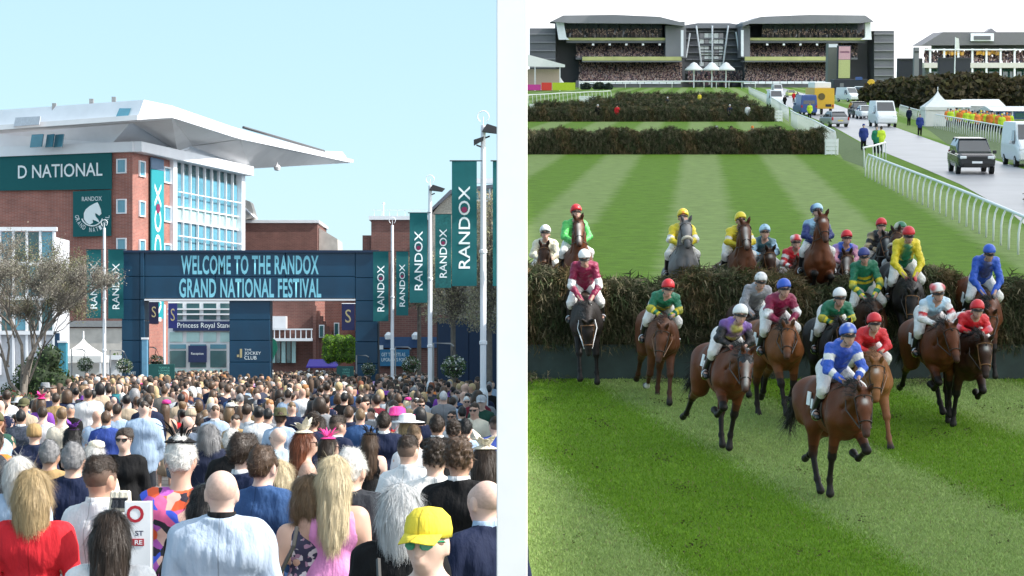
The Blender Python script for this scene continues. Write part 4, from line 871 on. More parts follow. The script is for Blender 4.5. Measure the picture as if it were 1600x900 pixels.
NEAR = [
 (347,772,dict(top='broad',tc='light blue',hair=None,sk=2,label='broad bald man in a pale blue jacket with dark shirt collar',collar='black',topm=cloth('ice blue',(.40,.48,.60)))),
 (157,752,dict(top='jacket',tc='white',hair='fade',hc='dark brown',yaw=-28,label='man in a bright white jacket with dark faded hair near the sign',collar='white')),
 (52,772,dict(sex='f',top='coat',tc='red',hair='bob',hc='blond',label='woman with straight blond bob in a red jacket',zn=1.56)),
 (175,838,dict(sex='f',top='coat',tc='white',hair='long',hc='dark brown',label='dark haired woman in a white top in front of the white jacket man',zn=1.45)),
 (522,748,dict(sex='f',top='dress',tc='pink',topm=pink_dress,hair='long',hc='pale blond',label='long haired blond woman in a sleeveless candy pink dress',zn=1.58,sk=1)),
 (483,778,dict(sex='f',top='dress',topm=ditsy_print,tc='navy',hair='wavy',hc='light brown',label='short woman with streaked hair in a dark flower print dress',zn=1.46,yaw=15)),
 (625,800,dict(sex='f',top='coat',tc='black',hair='bob',hc='silver',label='silver haired woman in a black coat',zn=1.55)),
 (668,852,dict(top='shirt',tc='charcoal',hair='short',hc='brown',hat='cap',hatc='yellow',yaw=160,shades=True,shadec='green',sk=2,label='man in a yellow cap and green sunglasses looking towards us',zn=1.56)),
 (718,722,dict(top='jacket',tc='black',hair='curly',hc='brown',yaw=-12,collar='white',label='curly haired man in a black suit above the yellow cap',zn=1.63)),
 (638,708,dict(top='jacket',tc='white',hair='fade',hc='dark brown',yaw=-20,label='man in a white jacket with short dark hair behind the silver haired woman',collar='white')),
 (680,720,dict(top='jacket',tc='cream',topm=cloth('off white',(.74,.72,.70)),hair='curly',hc='dark brown',label='curly dark haired man in an off white jacket',zn=1.6)),
 (757,784,dict(top='jacket',tc='navy',hair=None,sk=2,yaw=38,zn=1.56,D=12.2,scale=.95,label='bald man in a navy suit at the edge of the white pier',collar='light blue')),
 (600,662,dict(top='broad',tc='navy',hair='short',hc='dark brown',label='tall man in a navy suit left of the white feathered hat',collar='white',zn=1.68)),
 (683,668,dict(top='broad',tc='black',hair='short',hc='dark brown',label='broad man in a black suit right of the white feathered hat',collar='white',zn=1.68)),
 (383,712,dict(top='broad',tc='navy',hair='short',hc='dark brown',yaw=-45,label='man in a navy suit with pink ear behind the bald man',collar='white',zn=1.66,sk=2)),
 (412,732,dict(top='jacket',tc='mid blue',hair='short',hc='brown',yaw=-25,label='man in a mid blue suit left of the pink dress')),
 (436,748,dict(sex='f',top='coat',tc='pale grey',hair='bob',hc='pale blond',label='pale blond woman between the blue suit and the pink dress')),
 (194,688,dict(sex='f',top='coat',tc='black',hair='updo',hc='dark brown',yaw=172,shades=True,sk=2,label='steward in a black padded jacket and sunglasses facing us',zn=1.60)),
 (225,641,dict(top='broad',tc='light blue',hair='fade',hc='dark brown',label='tall man in a pale blue suit behind the steward',zn=1.72)),
 (166,656,dict(top='jacket',tc='royal blue',hair='short',hc='brown',label='man in a royal blue suit left of the steward',collar='light blue')),
 (54,680,dict(top='broad',tc='navy',hair='short',hc='brown',hat='beanie',hatc='camel',label='man in a camel knitted hat and navy jacket',zn=1.58)),
 (78,714,dict(top='jacket',tc='camel',hair='short',hc='grey',label='grey haired man in a camel jacket',zn=1.55)),
 (115,722,dict(top='broad',tc='navy',hair='short',hc='grey',label='grey haired man in a navy jacket with glasses arm showing',zn=1.58)),
 (114,684,dict(sex='f',top='coat',tc='black',hair='wavy',hc='black',hat='petals',hatc='purple',label='woman with a black hat trimmed with purple flowers')),
 (147,716,dict(sex='f',top='coat',tc='cream',hair='bob',hc='white',hat='pillbox',hatc='cream',label='white haired woman in cream behind the white jacket man')),
 (283,722,dict(sex='f',top='coat',tc='red',topm=abstract_print,hair='short',hc='white',hat='feathers',hatc='black',D=14.3,scale=1.03,label='woman in a loud red orange and blue printed coat with black feathers',zn=1.67)),
 (322,792,dict(sex='f',top='coat',tc='black',hair='long',hc='black',label='woman with long black hair beside the bald man',zn=1.48)),
 (327,684,dict(top='broad',tc='navy',topm=cloth('ink',(.015,.02,.045)),hair='wavy',hc='grey',label='man with thick grey wavy hair in an ink blue coat')),
 (364,694,dict(top='jacket',tc='black',hair='short',hc='white',yaw=-15,label='white haired man in a black coat',zn=1.6)),
 (293,664,dict(top='broad',tc='charcoal',topm=cloth('slate',(.10,.13,.18)),hair=None,label='bald man in a slate suit right of the pale blue suit',sk=2)),
 (138,606,dict(top='broad',tc='white',hair='short',hc='dark brown',label='tall man in a white jacket near the left pole',D=50,zn=1.72)),
 (257,612,dict(top='jacket',tc='beige',topm=cloth('taupe',(.20,.18,.16)),hair='short',hc='brown',label='man in a taupe jacket behind the pale blue suit',zn=1.68)),
 (198,629,dict(top='jacket',tc='beige',hair='curly',hc='black',label='curly black haired man in a stone coloured jacket',zn=1.62)),
 (33,654,dict(top='broad',tc='navy',topm=check_print,hair='short',hc='black',label='black haired man in a dark check suit at the left edge',collar='white')),
 (67,648,dict(top='shirt',tc='white',hair='short',hc='dark brown',label='man in a white shirt behind the camel knitted hat')),
 (97,652,dict(top='shirt',tc='cream',hair='curly',hc='light brown',label='light curly haired man in a cream shirt behind the purple flowers')),
 (152,652,dict(top='shirt',tc='light blue',hair=None,label='bald man in a pale blue shirt next to the royal blue suit',sk=1)),
 (183,643,dict(top='shirt',tc='light blue',hair='short',hc='dark brown',label='dark haired man in a pale blue shirt behind the steward',zn=1.6)),
 (336,646,dict(top='jacket',tc='light blue',hair='fade',hc='brown',label='man in a pale blue jacket in front of the dark central column',collar='white')),
 (479,694,dict(sex='f',top='strapless',tc='cream',hair='long',hc='auburn',hat='petals',hatc='cream',yaw=-75,shades=True,sk=1,label='auburn haired woman with bare shoulders and a cream petal hat',zn=1.60)),
 (516,700,dict(sex='f',top='dress',tc='royal blue',hair='bob',hc='dark brown',hat='feathers',hatc='hot pink',yaw=-60,shades=True,label='woman wearing a big hot pink feather headpiece and sunglasses')),
 (550,738,dict(top='broad',tc='charcoal',hair='short',hc='white',yaw=-20,label='white haired man in a charcoal suit right of the pink dress',zn=1.6)),
 (438,655,dict(top='jacket',tc='light blue',hair='short',hc='brown',hat='fedora',hatc='olive',label='man in an olive brown fedora',zn=1.62)),
 (434,686,dict(top='jacket',tc='pale grey',topm=cloth('duck egg',(.34,.42,.48)),hair=None,hc='grey',yaw=35,shades=True,label='bald man with dark glasses in a duck egg blue suit',sk=2)),
 (528,668,dict(top='broad',tc='navy',hair='fade',hc='dark brown',yaw=-50,label='balding man in a navy suit in profile behind the hot pink feathers',collar='white',zn=1.66)),
 (578,692,dict(sex='f',top='dress',tc='black',hair='long',hc='brown',hat='feathers',hatc='black',label='brown haired woman with a black feather headpiece beside the tall navy suit')),
 (636,668,dict(sex='f',top='dress',tc='white',hair='bob',hc='blond',hat='widehat',hatc='white',label='woman in a big white feathered hat',zn=1.60)),
 (647,684,dict(top='shirt',tc='white',hair='fade',hc='light brown',label='man with faded light hair just in front of the white hat')),
 (741,642,dict(top='jacket',tc='cream',hair='short',hc='dark brown',yaw=165,shades=True,label='man in a cream suit and sunglasses facing us near the tallest pole',zn=1.66)),
 (752,630,dict(top='jacket',tc='dark green',hair='fade',hc='brown',hat='cap',hatc='pale grey',yaw=175,label='man in a flat grey cap and dark green suit facing us',zn=1.66)),
 (774,668,dict(top='broad',tc='royal blue',hair='fade',hc='dark brown',yaw=15,label='man in a royal blue suit against the white pier')),
 (758,724,dict(sex='f',top='coat',tc='black',hair='long',hc='dark brown',hat='petals',hatc='cream',label='dark long haired woman with tiny cream flowers in her hair',zn=1.56)),
 (693,622,dict(top='jacket',tc='grey',hair='short',hc='silver',label='silver haired man in a grey jacket below the hanging basket',zn=1.68)),
 (706,652,dict(sex='f',top='coat',tc='white',hair='updo',hc='black',yaw=165,shades=True,label='black haired woman in white with sunglasses facing us',zn=1.52)),
 (709,676,dict(top='shirt',tc='white',hair='curly',hc='dark brown',yaw=-10,label='dark curly haired man in a white shirt right of the broad black suit')),
 (727,672,dict(top='shirt',tc='light blue',hair='short',hc='black',label='black haired man in a pale shirt by the royal blue suit')),
 (404,650,dict(top='jacket',tc='white',hair='curly',hc='black',label='curly black haired man in a white jacket left of the fedora')),
 (30,742,dict(sex='f',top='coat',tc='light blue',hair='bob',hc='white',label='white haired woman in pale blue at the left edge',zn=1.5)),
 (258,640,dict(sex='f',top='dress',tc='beige',hair='long',hc='brown',hat='pillbox',hatc='hot pink',label='woman with a round magenta hat beside the pale blue suit',zn=1.6)),
 (65,612,dict(sex='f',top='coat',tc='purple',hair='bob',hc='brown',hat='petals',hatc='hot pink',label='woman with a hot pink flower hat near the left edge',D=46,zn=1.62)),
 (456,640,dict(top='jacket',tc='navy',hair='fade',hc='light brown',label='man in navy with short fair hair above the fedora',zn=1.62)),
 (545,648,dict(top='jacket',tc='navy',hair='short',hc='brown',label='brown haired man in navy left of the tall navy suit',zn=1.62)),
 (563,652,dict(top='jacket',tc='mid blue',hair='short',hc='light brown',label='fair haired man in mid blue beside the tall navy suit',zn=1.6)),
 (450,606,dict(top='shirt',tc='light blue',hair='short',hc='dark brown',label='man in a pale blue shirt alone in the middle distance',D=53,zn=1.66)),
 (538,612,dict(top='jacket',tc='black',hair='short',hc='black',label='black haired man in a black jacket below the right gate leg',D=50,zn=1.64)),
]
for px, py, kw in NEAR: person(px, py, **kw)
# the others: positions by dart throwing on the ground, labels from what each one wears and stands by
TOPS_M = ['navy']*12+['black']*8+['white']*3+['light blue']*3+['grey']*2+['charcoal']*6+['beige']*3+['mid blue']*3+['pale grey']*2+['cream']*2+['burgundy','dark green','camel']
TOPS_F = ['black','navy','charcoal','white','cream','pink','red','lilac','emerald','black','navy','beige','hot pink','orange','purple','light blue','yellow','teal','burgundy']
HC_M = ['dark brown']*9+['black']*6+['brown']*4+['light brown']*1+['grey']*2+['white','blond','ginger']
HC_F = ['dark brown']*6+['brown']*5+['blond']*2+['pale blond']*1+['auburn','black','silver','light brown']
MARKS = [(60,'by bare tree'),(150,'by left pole'),(215,'below left gate leg'),(295,'below left opening'),(390,'below lettered column'),(480,'below right opening'),(570,'below right gate leg'),(630,'by thin pole'),(690,'by floodlight pole'),(760,'by tallest pole')]
rng = np.random.default_rng(11); far_people = []; autos = []; tries = 0
def blocked(px, D, X, Y):
    for q in people_made:
        if abs(q[3]-X) < .50 and abs(q[4]-Y) < .55: return True
        if q[2] > D and abs(q[0]-px) < .24*F/D+.07*F/q[2]: return True
    return False
while len(far_people) < 1150 and tries < 90000:
    tries += 1
    D = math.sqrt(rng.random()*(140**2-13**2)+13**2); px = -30+rng.random()*812
    X = (px-800)*D/F
    if X > -.55: continue
    if D > 55 and px < 62: continue
    if D > 82 and px > 678: continue
    if D > 64 and px < 105 and D < 84: continue
    if D > 93.5:
        ok = (228 < px < 356) or (424 < px < 553) or (596 < px < 676 and D < 110) or (106 < px < 190 and D < 103 and D > 97)
        if not ok: continue
    if any(abs(a[0]-X) < .47 and abs(a[1]-D) < (.50 if D < 60 else .62) for a in autos+far_people): continue
    if blocked(px, D, X, D): continue
    far_people.append((X, D, px))
far_people.sort(key=lambda a: a[1]); autos, far_people = far_people[:300-len(NEAR)], far_people[300-len(NEAR):]
from collections import defaultdict
made = defaultdict(list)
for X, D, px in autos:
    f = rng.random() < .34; zn = (1.49 if f else 1.60)*(1+.045*rng.normal()); zn = min(max(zn, 1.38), 1.74); yaw = float(rng.normal()*22)
    if rng.random() < .05: yaw = 180+yaw
    pick = lambda L: L[int(rng.integers(0, len(L)))]
    if f:
        tc, hc = pick(TOPS_F), pick(HC_F); hr = pick(['long','bob','updo','wavy','long']); tp = pick(['coat','dress','strapless','coat']); hat = pick([None]*12+['petals','feathers','pillbox','widehat']); htc = pick(['hot pink','cream','purple','red','black','white','navy','orange']) if hat else None
        who = 'woman'; wear = {'coat':'jacket','dress':'dress','strapless':'strapless dress'}[tp]; hl = (htc+{'petals':' flower hat','feathers':' feather headpiece','pillbox':' small hat','widehat':' wide hat'}[hat]) if hat else {'long':'long ','bob':'bobbed ','updo':'pinned ','wavy':'wavy '}[hr]+hc+' hair'
    else:
        tc, hc = pick(TOPS_M), pick(HC_M); hr = pick(['short','short','fade','curly','fade',None] if rng.random() < .8 else ['wavy']); tp = pick(['jacket','jacket','broad','shirt']); hat = pick([None]*22+['fedora','cap']); htc = pick(['navy','beige','grey','olive']) if hat else None
        who = 'man'; wear = {'jacket':'slim jacket','broad':'roomy jacket','shirt':'shirt'}[tp]; hl = (htc+{'fedora':' fedora','cap':' cap'}[hat]) if hat else ('a bald head' if not hr else {'short':'short ','fade':'faded ','curly':'curly ','wavy':'thick '}[hr]+hc+' hair')
    zone = min(MARKS, key=lambda m: abs(m[0]-px))[1]; band = ', near rows' if D < 24 else ', mid crowd' if D < 38 else ', far crowd'
    fc = ' facing us' if abs(yaw) > 100 else ''
    lb = '%s in %s %s, %s%s, %s%s' % (who, tc, wear, hl, fc, zone, band)
    if len(lb.split()) > 15: lb = lb.replace(', near rows', '').replace(', mid crowd', '').replace(', far crowd', '')
    o = person(px, 600, sex='f' if f else 'm', top=tp, tc=tc, hair=hr, hc=hc, hat=hat, hatc=htc, yaw=yaw, zn=zn, D=D, label=lb, shades=abs(yaw) > 100, collar='white' if tp != 'shirt' and not f and rng.random() < .5 else None, legs=pick(['charcoal','navy','black','grey','beige']))
    made[lb].append(o)
for lb, os_ in made.items():
    if len(os_) > 1:
        os_.sort(key=lambda o: o.location.x/o.location.y)
        for i, o in enumerate(os_): o['label'] = ('leftmost ' if i == 0 else 'rightmost ' if i == len(os_)-1 else 'middle ')+lb
# the far crowd that reads as one mass
def to_np(me):
    v = np.empty(len(me.vertices)*3, np.float32); me.vertices.foreach_get('co', v)
    q = np.array([list(p.vertices) for p in me.polygons if len(p.vertices) == 4], np.int32); return v.reshape(-1, 3), q
FV = .062
src = {k: to_np(pmesh(k, FV)) for k in ('jacket_m','coat_f','hair_short','hair_long','hair_curly','trousers_m')}
hd_v = to_np(blob('h', head_prims(), .04, colors=False))
def mass(name, spots, parent=None):
    V, Fc, C = [], [], []; k = 0
    for X, Y, Z, s, yaw, cs in spots:
        f = cs % 3 == 0; pick = lambda L: L[int(rng.integers(0, len(L)))]
        for part, col in (('jacket_m' if not f else 'coat_f', CLOTHC[pick(TOPS_F if f else TOPS_M)]), ('head', SKINS[cs % 4]), (pick(['hair_short','hair_curly']) if not f else 'hair_long', HAIRC[pick(HC_F if f else HC_M)]), ('trousers_m', CLOTHC[pick(['navy','black','grey'])])):
            v, q = hd_v if part == 'head' else src[part]; c, sn = math.cos(yaw), math.sin(yaw)
            V.append(np.stack([(v[:, 0]*c-v[:, 1]*sn)*s+X, (v[:, 0]*sn+v[:, 1]*c)*s+Y, v[:, 2]*s+Z], 1)); Fc.append(q+k); C.append(np.tile(col, (len(v), 1))); k += len(v)
    return npmesh(name, np.concatenate(V), np.concatenate(Fc), np.concatenate(C))
crowd_mat = mat('crowd clothes', (0,0,0), attr=True, rough=.75, var=.12, scale=3)
me = mass('crowd', [(X, D, ZG(D), .93+.1*rng.random(), float(rng.normal()*.5+(math.pi if rng.random() < .3 else 0)), int(rng.integers(0, 100))) for X, D, px in far_people])
tag(link('crowd', me, crowd_mat), 'far part of the crowd passing through and beyond the gate', 'crowd', kind='stuff')
print('crowd', len(NEAR), len(autos), len(far_people))
# shoulder bags on straps
for px_, D_, zs, c_, lb, sd in ((283,14.3,1.46,'black','black shoulder bag strap with gold edge across the loud printed coat',1),(625,10.8,1.34,'black','slim black shoulder bag of the silver haired woman',-1),(436,12.6,1.36,'beige','beige shoulder bag of the pale blond woman',1)):
    p = LP(px_, 565, D_); o = thing('shoulder_bag', lb, 'bag', Matrix.Translation((p.x, p.y, 0)))
    b = MB(); pts = [(sd*.10,-.02,zs+.035),(sd*.09,-.115,zs-.06),(0,-.165,zs-.25),(-sd*.12,-.17,zs-.45),(-sd*.20,-.12,zs-.60)]
    b.tube(pts, .012, 5); b.build('strap', leather_black, o); b = MB(); b.box((-sd*.24,-.10,zs-.70), (.10,.22,.18)); link('body', bevel(b.mesh('body'), .02, 2), cloth(c_, CLOTHC[c_]), o)
# ---- white sign board in the crowd
p = LP(216, 565, 12.6); o = thing('sign_board', 'white notice board with a red ring among the front rows', 'sign', Matrix.Translation((p.x, p.y, 0)))
s = 12.6/F; zt, zb = pxz(783, 12.6), pxz(905, 12.6); w = 42*s
b = MB(); b.box((0,0,(zt+zb)/2), (w,.02,zt-zb)); bd = link('board', bevel(b.mesh('board'), .004), white_paint, o)
red = mat('sign red', srgb(175,25,45), rough=.5); navyl = mat('sign navy', srgb(20,30,70), rough=.5)
me = fit_text('O', 27*s, 27*s, bold=.02); me.transform(Matrix.Translation((-.2*w/2+.0, -.0125, pxz(803,12.6))) @ UPR); link('lettering', me, red, bd)
me = fit_text('ST', 13*s, 8*s, bold=.02); me.transform(Matrix.Translation((.1*w/2, -.0125, pxz(833,12.6))) @ UPR); link('lettering', me, navyl, bd)
b = MB(); b.box((-.02, -.0125, pxz(847,12.6)), (w*.72,.003,11*s)); b.build('red_strip', red, bd)
me = fit_text('RE', 12*s, 7*s, bold=.02); me.transform(Matrix.Translation((.06*w/2, -.0155, pxz(847,12.6))) @ UPR); link('lettering', me, white_paint, bd)
for sx in (-.4, .4):
    b = MB(); b.box((sx*w, .03, zt/2), (.03,.03,zt)); b.build('leg', grey_metal, o)
p = LP(200, 772, 13.0); o = thing('handbag', 'white handbag with a dark flap in front of the steward', 'bag', Matrix.Translation((p.x, 12.75, 1.53)) @ Matrix.Scale(.62, 4))
b = MB(); b.prism([(-.10,-.06,-.10),(.10,-.06,-.10),(.085,-.04,.09),(-.085,-.04,.09)], (0,.1,0)); link('body', bevel(b.mesh('body'), .012), cloth('cream', CLOTHC['cream']), o)
b = MB(); b.prism([(-.075,-.068,-.06),(.075,-.068,-.06),(.06,-.05,.03),(-.06,-.05,.03)], (0,.012,0)); b.build('flap', cloth('charcoal', CLOTHC['charcoal']), o)
b = MB(); b.tube([(-.06,0,.09),(-.07,-.05,.02),(.07,-.05,.02),(.06,0,.09)], .007, 5); b.build('handle', dark_metal, o)
# ================================================================== RACECOURSE (right): everything in the course frame MR
def stripe_np(u, v):
    a = np.mod((u-.081*v+1.04)/4.85, 1) < .46; b = np.mod((u+.2*v-9.22)/4.9, 1) < .47
    return np.where(v < 40.6, b, a)
GD1, GD2, GL1, GL2 = np.array((.084,.172,.012)), np.array((.120,.212,.018)), np.array((.168,.238,.066)), np.array((.206,.275,.092))
tm_ = mat('turf', (0,0,0), rough=.95, var=.22, scale=1.6, bump=1.0, bscale=26, spec=.15); nt = tm_.node_tree
L_ = nt.links.new
tcn = [n for n in nt.nodes if n.type == 'TEX_COORD'][0]; sp = nt.nodes.new('ShaderNodeSeparateXYZ'); L_(tcn.outputs['Object'], sp.inputs[0])
def M_(op, a, b=None, c=None):
    n = N(nt, 'ShaderNodeMath', operation=op)
    for i, q in enumerate((a, b, c)):
        if q is None: continue
        if isinstance(q, (int, float)): n.inputs[i].default_value = q
        else: L_(q, n.inputs[i])
    return n.outputs[0]
wob = N(nt, 'ShaderNodeTexNoise'); wob.inputs['Scale'].default_value = .9; wob.inputs['Detail'].default_value = 6; L_(tcn.outputs['Object'], wob.inputs['Vector'])
wo = M_('MULTIPLY_ADD', wob.outputs['Fac'], .9, -.45)
def stripe(ku, off, per, w):
    s = M_('ADD', M_('MULTIPLY_ADD', sp.outputs['Y'], ku, off), M_('ADD', sp.outputs['X'], wo))
    fr = M_('PINGPONG', M_('ADD', M_('DIVIDE', s, per), 50 - w/2), .5)      # 0 at the middle of a light band
    r = N(nt, 'ShaderNodeMapRange'); r.inputs['From Min'].default_value = w/2-.05; r.inputs['From Max'].default_value = w/2+.05; r.inputs['To Min'].default_value = 1; r.inputs['To Max'].default_value = 0
    L_(fr, r.inputs['Value']); return r.outputs[0]
far_s = stripe(-.081, 1.04, 4.85, .46); near_s = stripe(.2, -9.22, 4.9, .47)
near = M_('LESS_THAN', sp.outputs['Y'], 40.6)
st_ = M_('ADD', M_('MULTIPLY', near, near_s), M_('MULTIPLY', M_('SUBTRACT', 1, near), far_s))
n1 = N(nt, 'ShaderNodeTexNoise'); n1.inputs['Scale'].default_value = 7; n1.inputs['Detail'].default_value = 8; n1.inputs['Roughness'].default_value = .75; L_(tcn.outputs['Object'], n1.inputs['Vector'])
def mixc_(f, a, b):
    m = N(nt, 'ShaderNodeMixRGB')
    for i, q in enumerate((f, a, b)):
        if hasattr(q, 'node'): L_(q, m.inputs[i])
        elif i: m.inputs[i].default_value = (*q, 1)
        else: m.inputs[0].default_value = q
    return m.outputs[0]
fine = N(nt, 'ShaderNodeMapRange'); fine.inputs['From Min'].default_value = .3; fine.inputs['From Max'].default_value = .7; L_(n1.outputs['Fac'], fine.inputs['Value'])
cg = mixc_(st_, mixc_(fine.outputs[0], tuple(GD1), tuple(GD2)), mixc_(fine.outputs[0], tuple(GL1), tuple(GL2)))
# hoof marks: small dark divots
dv = N(nt, 'ShaderNodeTexNoise'); dv.inputs['Scale'].default_value = 2.6; dv.inputs['Detail'].default_value = 3; L_(tcn.outputs['Object'], dv.inputs['Vector'])
dr = N(nt, 'ShaderNodeMapRange'); dr.inputs['From Min'].default_value = .68; dr.inputs['From Max'].default_value = .74; L_(dv.outputs['Fac'], dr.inputs['Value'])
cg = mixc_(M_('MULTIPLY', dr.outputs[0], .75), cg, (.035,.045,.015))
L_(cg, [n for n in nt.nodes if n.type == 'MIX_RGB' and n.blend_type == 'MULTIPLY'][0].inputs[1])
b = MB(); b.add([(.14,-12,0),(520,-12,0),(520,1700,0),(.14,1700,0)], [(0,1,2,3)]); tag(b.build('turf', tm_, M=MR), kind='structure')
# overcast over the course: unseen sheet added to block and soften direct sun
cm = bpy.data.materials.new('cloud_diffuser'); cm.use_nodes = True; nt2 = cm.node_tree; tl = nt2.nodes.new('ShaderNodeBsdfTranslucent'); tl.inputs[0].default_value = (.93,.95,.98,1); nt2.links.new(tl.outputs[0], nt2.nodes['Material Output'].inputs[0]); nt2.nodes.remove(nt2.nodes['Principled BSDF'])
CH = 70.0; sl = MR.to_3x3().inverted() @ SUN; ex = CH*sl.x/sl.z; ey = CH*sl.y/sl.z
nx_, ny_ = 26, 40; vs = []; fs = []; rg = np.random.default_rng(5)
for j in range(ny_+1):
    for i in range(nx_+1): vs.append((ex+.3+(420*i/nx_) , -130+ey+1230*j/ny_, CH+(4*math.sin(i*1.3+j*.7)+3*math.sin(j*1.9)) * min(1, i/3)))
for j in range(ny_):
    for i in range(nx_): k = j*(nx_+1)+i; fs.append((k, k+1, k+nx_+2, k+nx_+1))
b = MB(); b.add(vs, fs); tag(b.build('cloud_diffuser', cm, M=MR, smooth=True), kind='structure')
# blades of grass, as one mass
rg = np.random.default_rng(3); n = 210000
v = 23.2+17.3*rg.random(n)**1.15; u = .18+(v*.222)*rg.random(n)
n2 = 40000;  li = stripe_np(u+.35*(rg.random(n)+rg.random(n)-1), v); k = rg.random((n, 1)); col = np.where(li[:, None], GL1*(1-k)+GL2*1.15*k, GD1*(1-k)+GD2*1.1*k)*(1.15+.6*rg.random((n, 1)))
dry = rg.random(n) < .03; col[dry] = (.25,.22,.10)
h = (.016+.030*rg.random(n)**1.6); a = rg.random(n)*6.28; w = .004+.005*rg.random(n); le = h*(.3+.9*rg.random(n)); b2 = rg.random(n)*6.28
p0 = np.stack([u-w*np.cos(a), v-w*np.sin(a), np.zeros(n)], 1); p1 = np.stack([u+w*np.cos(a), v+w*np.sin(a), np.zeros(n)], 1); p2 = np.stack([u+le*np.cos(b2), v+le*np.sin(b2), h], 1)
me = npmesh('grass', np.stack([p0, p1, p2], 1).reshape(-1, 3), np.arange(3*n).reshape(n, 3), np.repeat(col, 3, 0), False)
tag(link('grass', me, mat('grass blades', (0,0,0), attr=True, rough=.8, var=.05, trans=.2, spec=.2), M=MR), 'short turf of the racecourse', 'grass', kind='stuff')
# clods and hoof cuts on the landing side
rg = np.random.default_rng(21); n = 1300; cc = np.stack([.6+8*rg.random(60), 25+14.5*rg.random(60)], 1); q = cc[rg.integers(0, 60, n)]+rg.normal(size=(n, 2))*np.array([.10,.22]); pts = np.stack([np.clip(q[:, 0], .2, 10), q[:, 1], .006+.02*rg.random(n)], 1)
tag(link('divots', leaf_mesh('divots', pts, np.full(n, .022), palette(n, [(.05,.04,.02),(.07,.075,.02),(.09,.10,.03)], rg), rg, 1.6, .6), foliage, M=MR), 'torn turf clods on the landing side of the fence', 'turf clods', kind='stuff')
# ---- tarmac
def sheet(name, px, m, z, kind='structure'):
    b = MB(); pts = [GR(*q)+Vector((0,0,z)) for q in px]; b.add(pts, [tuple(range(len(pts)))]); me = b.mesh(name)
    if me.polygons[0].normal.z < 0: me.flip_normals()
    return tag(link(name, me, m, M=MR), kind=kind)
tarmac = mat('wet tarmac', (.25,.25,.27), rough=.42, var=.16, scale=.35, bump=.25, bscale=8, spec=.5)
road_px = [(1640,385),(1576,330),(1500,288),(1440,262),(1352,226),(1300,197),(1250,176),(1215,158),(1196,140),(1222,137),(1262,148),(1330,172),(1390,196),(1480,228),(1576,257),(1680,290)]
sheet('road', road_px, tarmac, .012)
sheet('verge', [(1480,225),(1576,253),(1680,285),(1680,200),(1590,170),(1400,165)], mat('verge grass', (.075,.12,.03), rough=.95, var=.3, scale=3, bump=.6, bscale=20), .008)
sheet('verge', [(1352,228),(1300,199),(1290,205),(1318,250),(1352,262)], mat('verge grass', (0,0,0)), .006)
# ---- spruce fences
spruce = mat('spruce sprigs', (0,0,0), attr=True, rough=.8, var=.2, spec=.2)
def sprigs(name, pts, nrm, size, cols, rng, ns=3, dens=1):
    """drooping spruce twigs: a bent stem of quads with side needles"""
    n = len(pts); d = nrm+rng.normal(size=(n, 3))*.55; d[:, 2] -= .55; d /= np.linalg.norm(d, axis=1)[:, None]
    s = np.cross(d, rng.normal(size=(n, 3))); s /= np.linalg.norm(s, axis=1)[:, None]; L = (size*(.5+rng.random(n)))[:, None]
    dn = np.array([0, 0, -1.0]); a0 = pts; a1 = pts+d*L*.5+s*L*.05; a2 = pts+d*L*.85+dn*L*.30; w = L*.028; Vs = [a0-s*w, a0+s*w, a1-s*w, a1+s*w, a2]; T = [(0,1,3),(0,3,2),(2,3,4)]
    for t, sg, ln in ((.15,1,.42),(.28,-1,.40),(.45,1,.36),(.6,-1,.32),(.75,1,.24)):
        bp = a0*(1-t)**2+2*t*(1-t)*a1+t*t*a2; k = len(Vs); q = s*sg*(.6+.5*rng.random((n, 1)))+d*.75+dn*.25+rng.normal(size=(n, 3))*.2
        Vs += [bp-d*w*1.2, bp+d*w*1.2, bp+q*L*ln]; T.append((k, k+1, k+2))
    m = len(Vs); V = np.stack(Vs, 1).reshape(-1, 3); f3 = ((np.arange(n)*m)[:, None, None]+np.array(T)[None]).reshape(-1, 3); return npmesh(name, V, f3, np.repeat(cols, m, 0), False)
SPC = [(.070,.078,.036),(.098,.092,.050),(.13,.115,.066),(.045,.056,.024),(.17,.148,.092),(.062,.088,.036)]
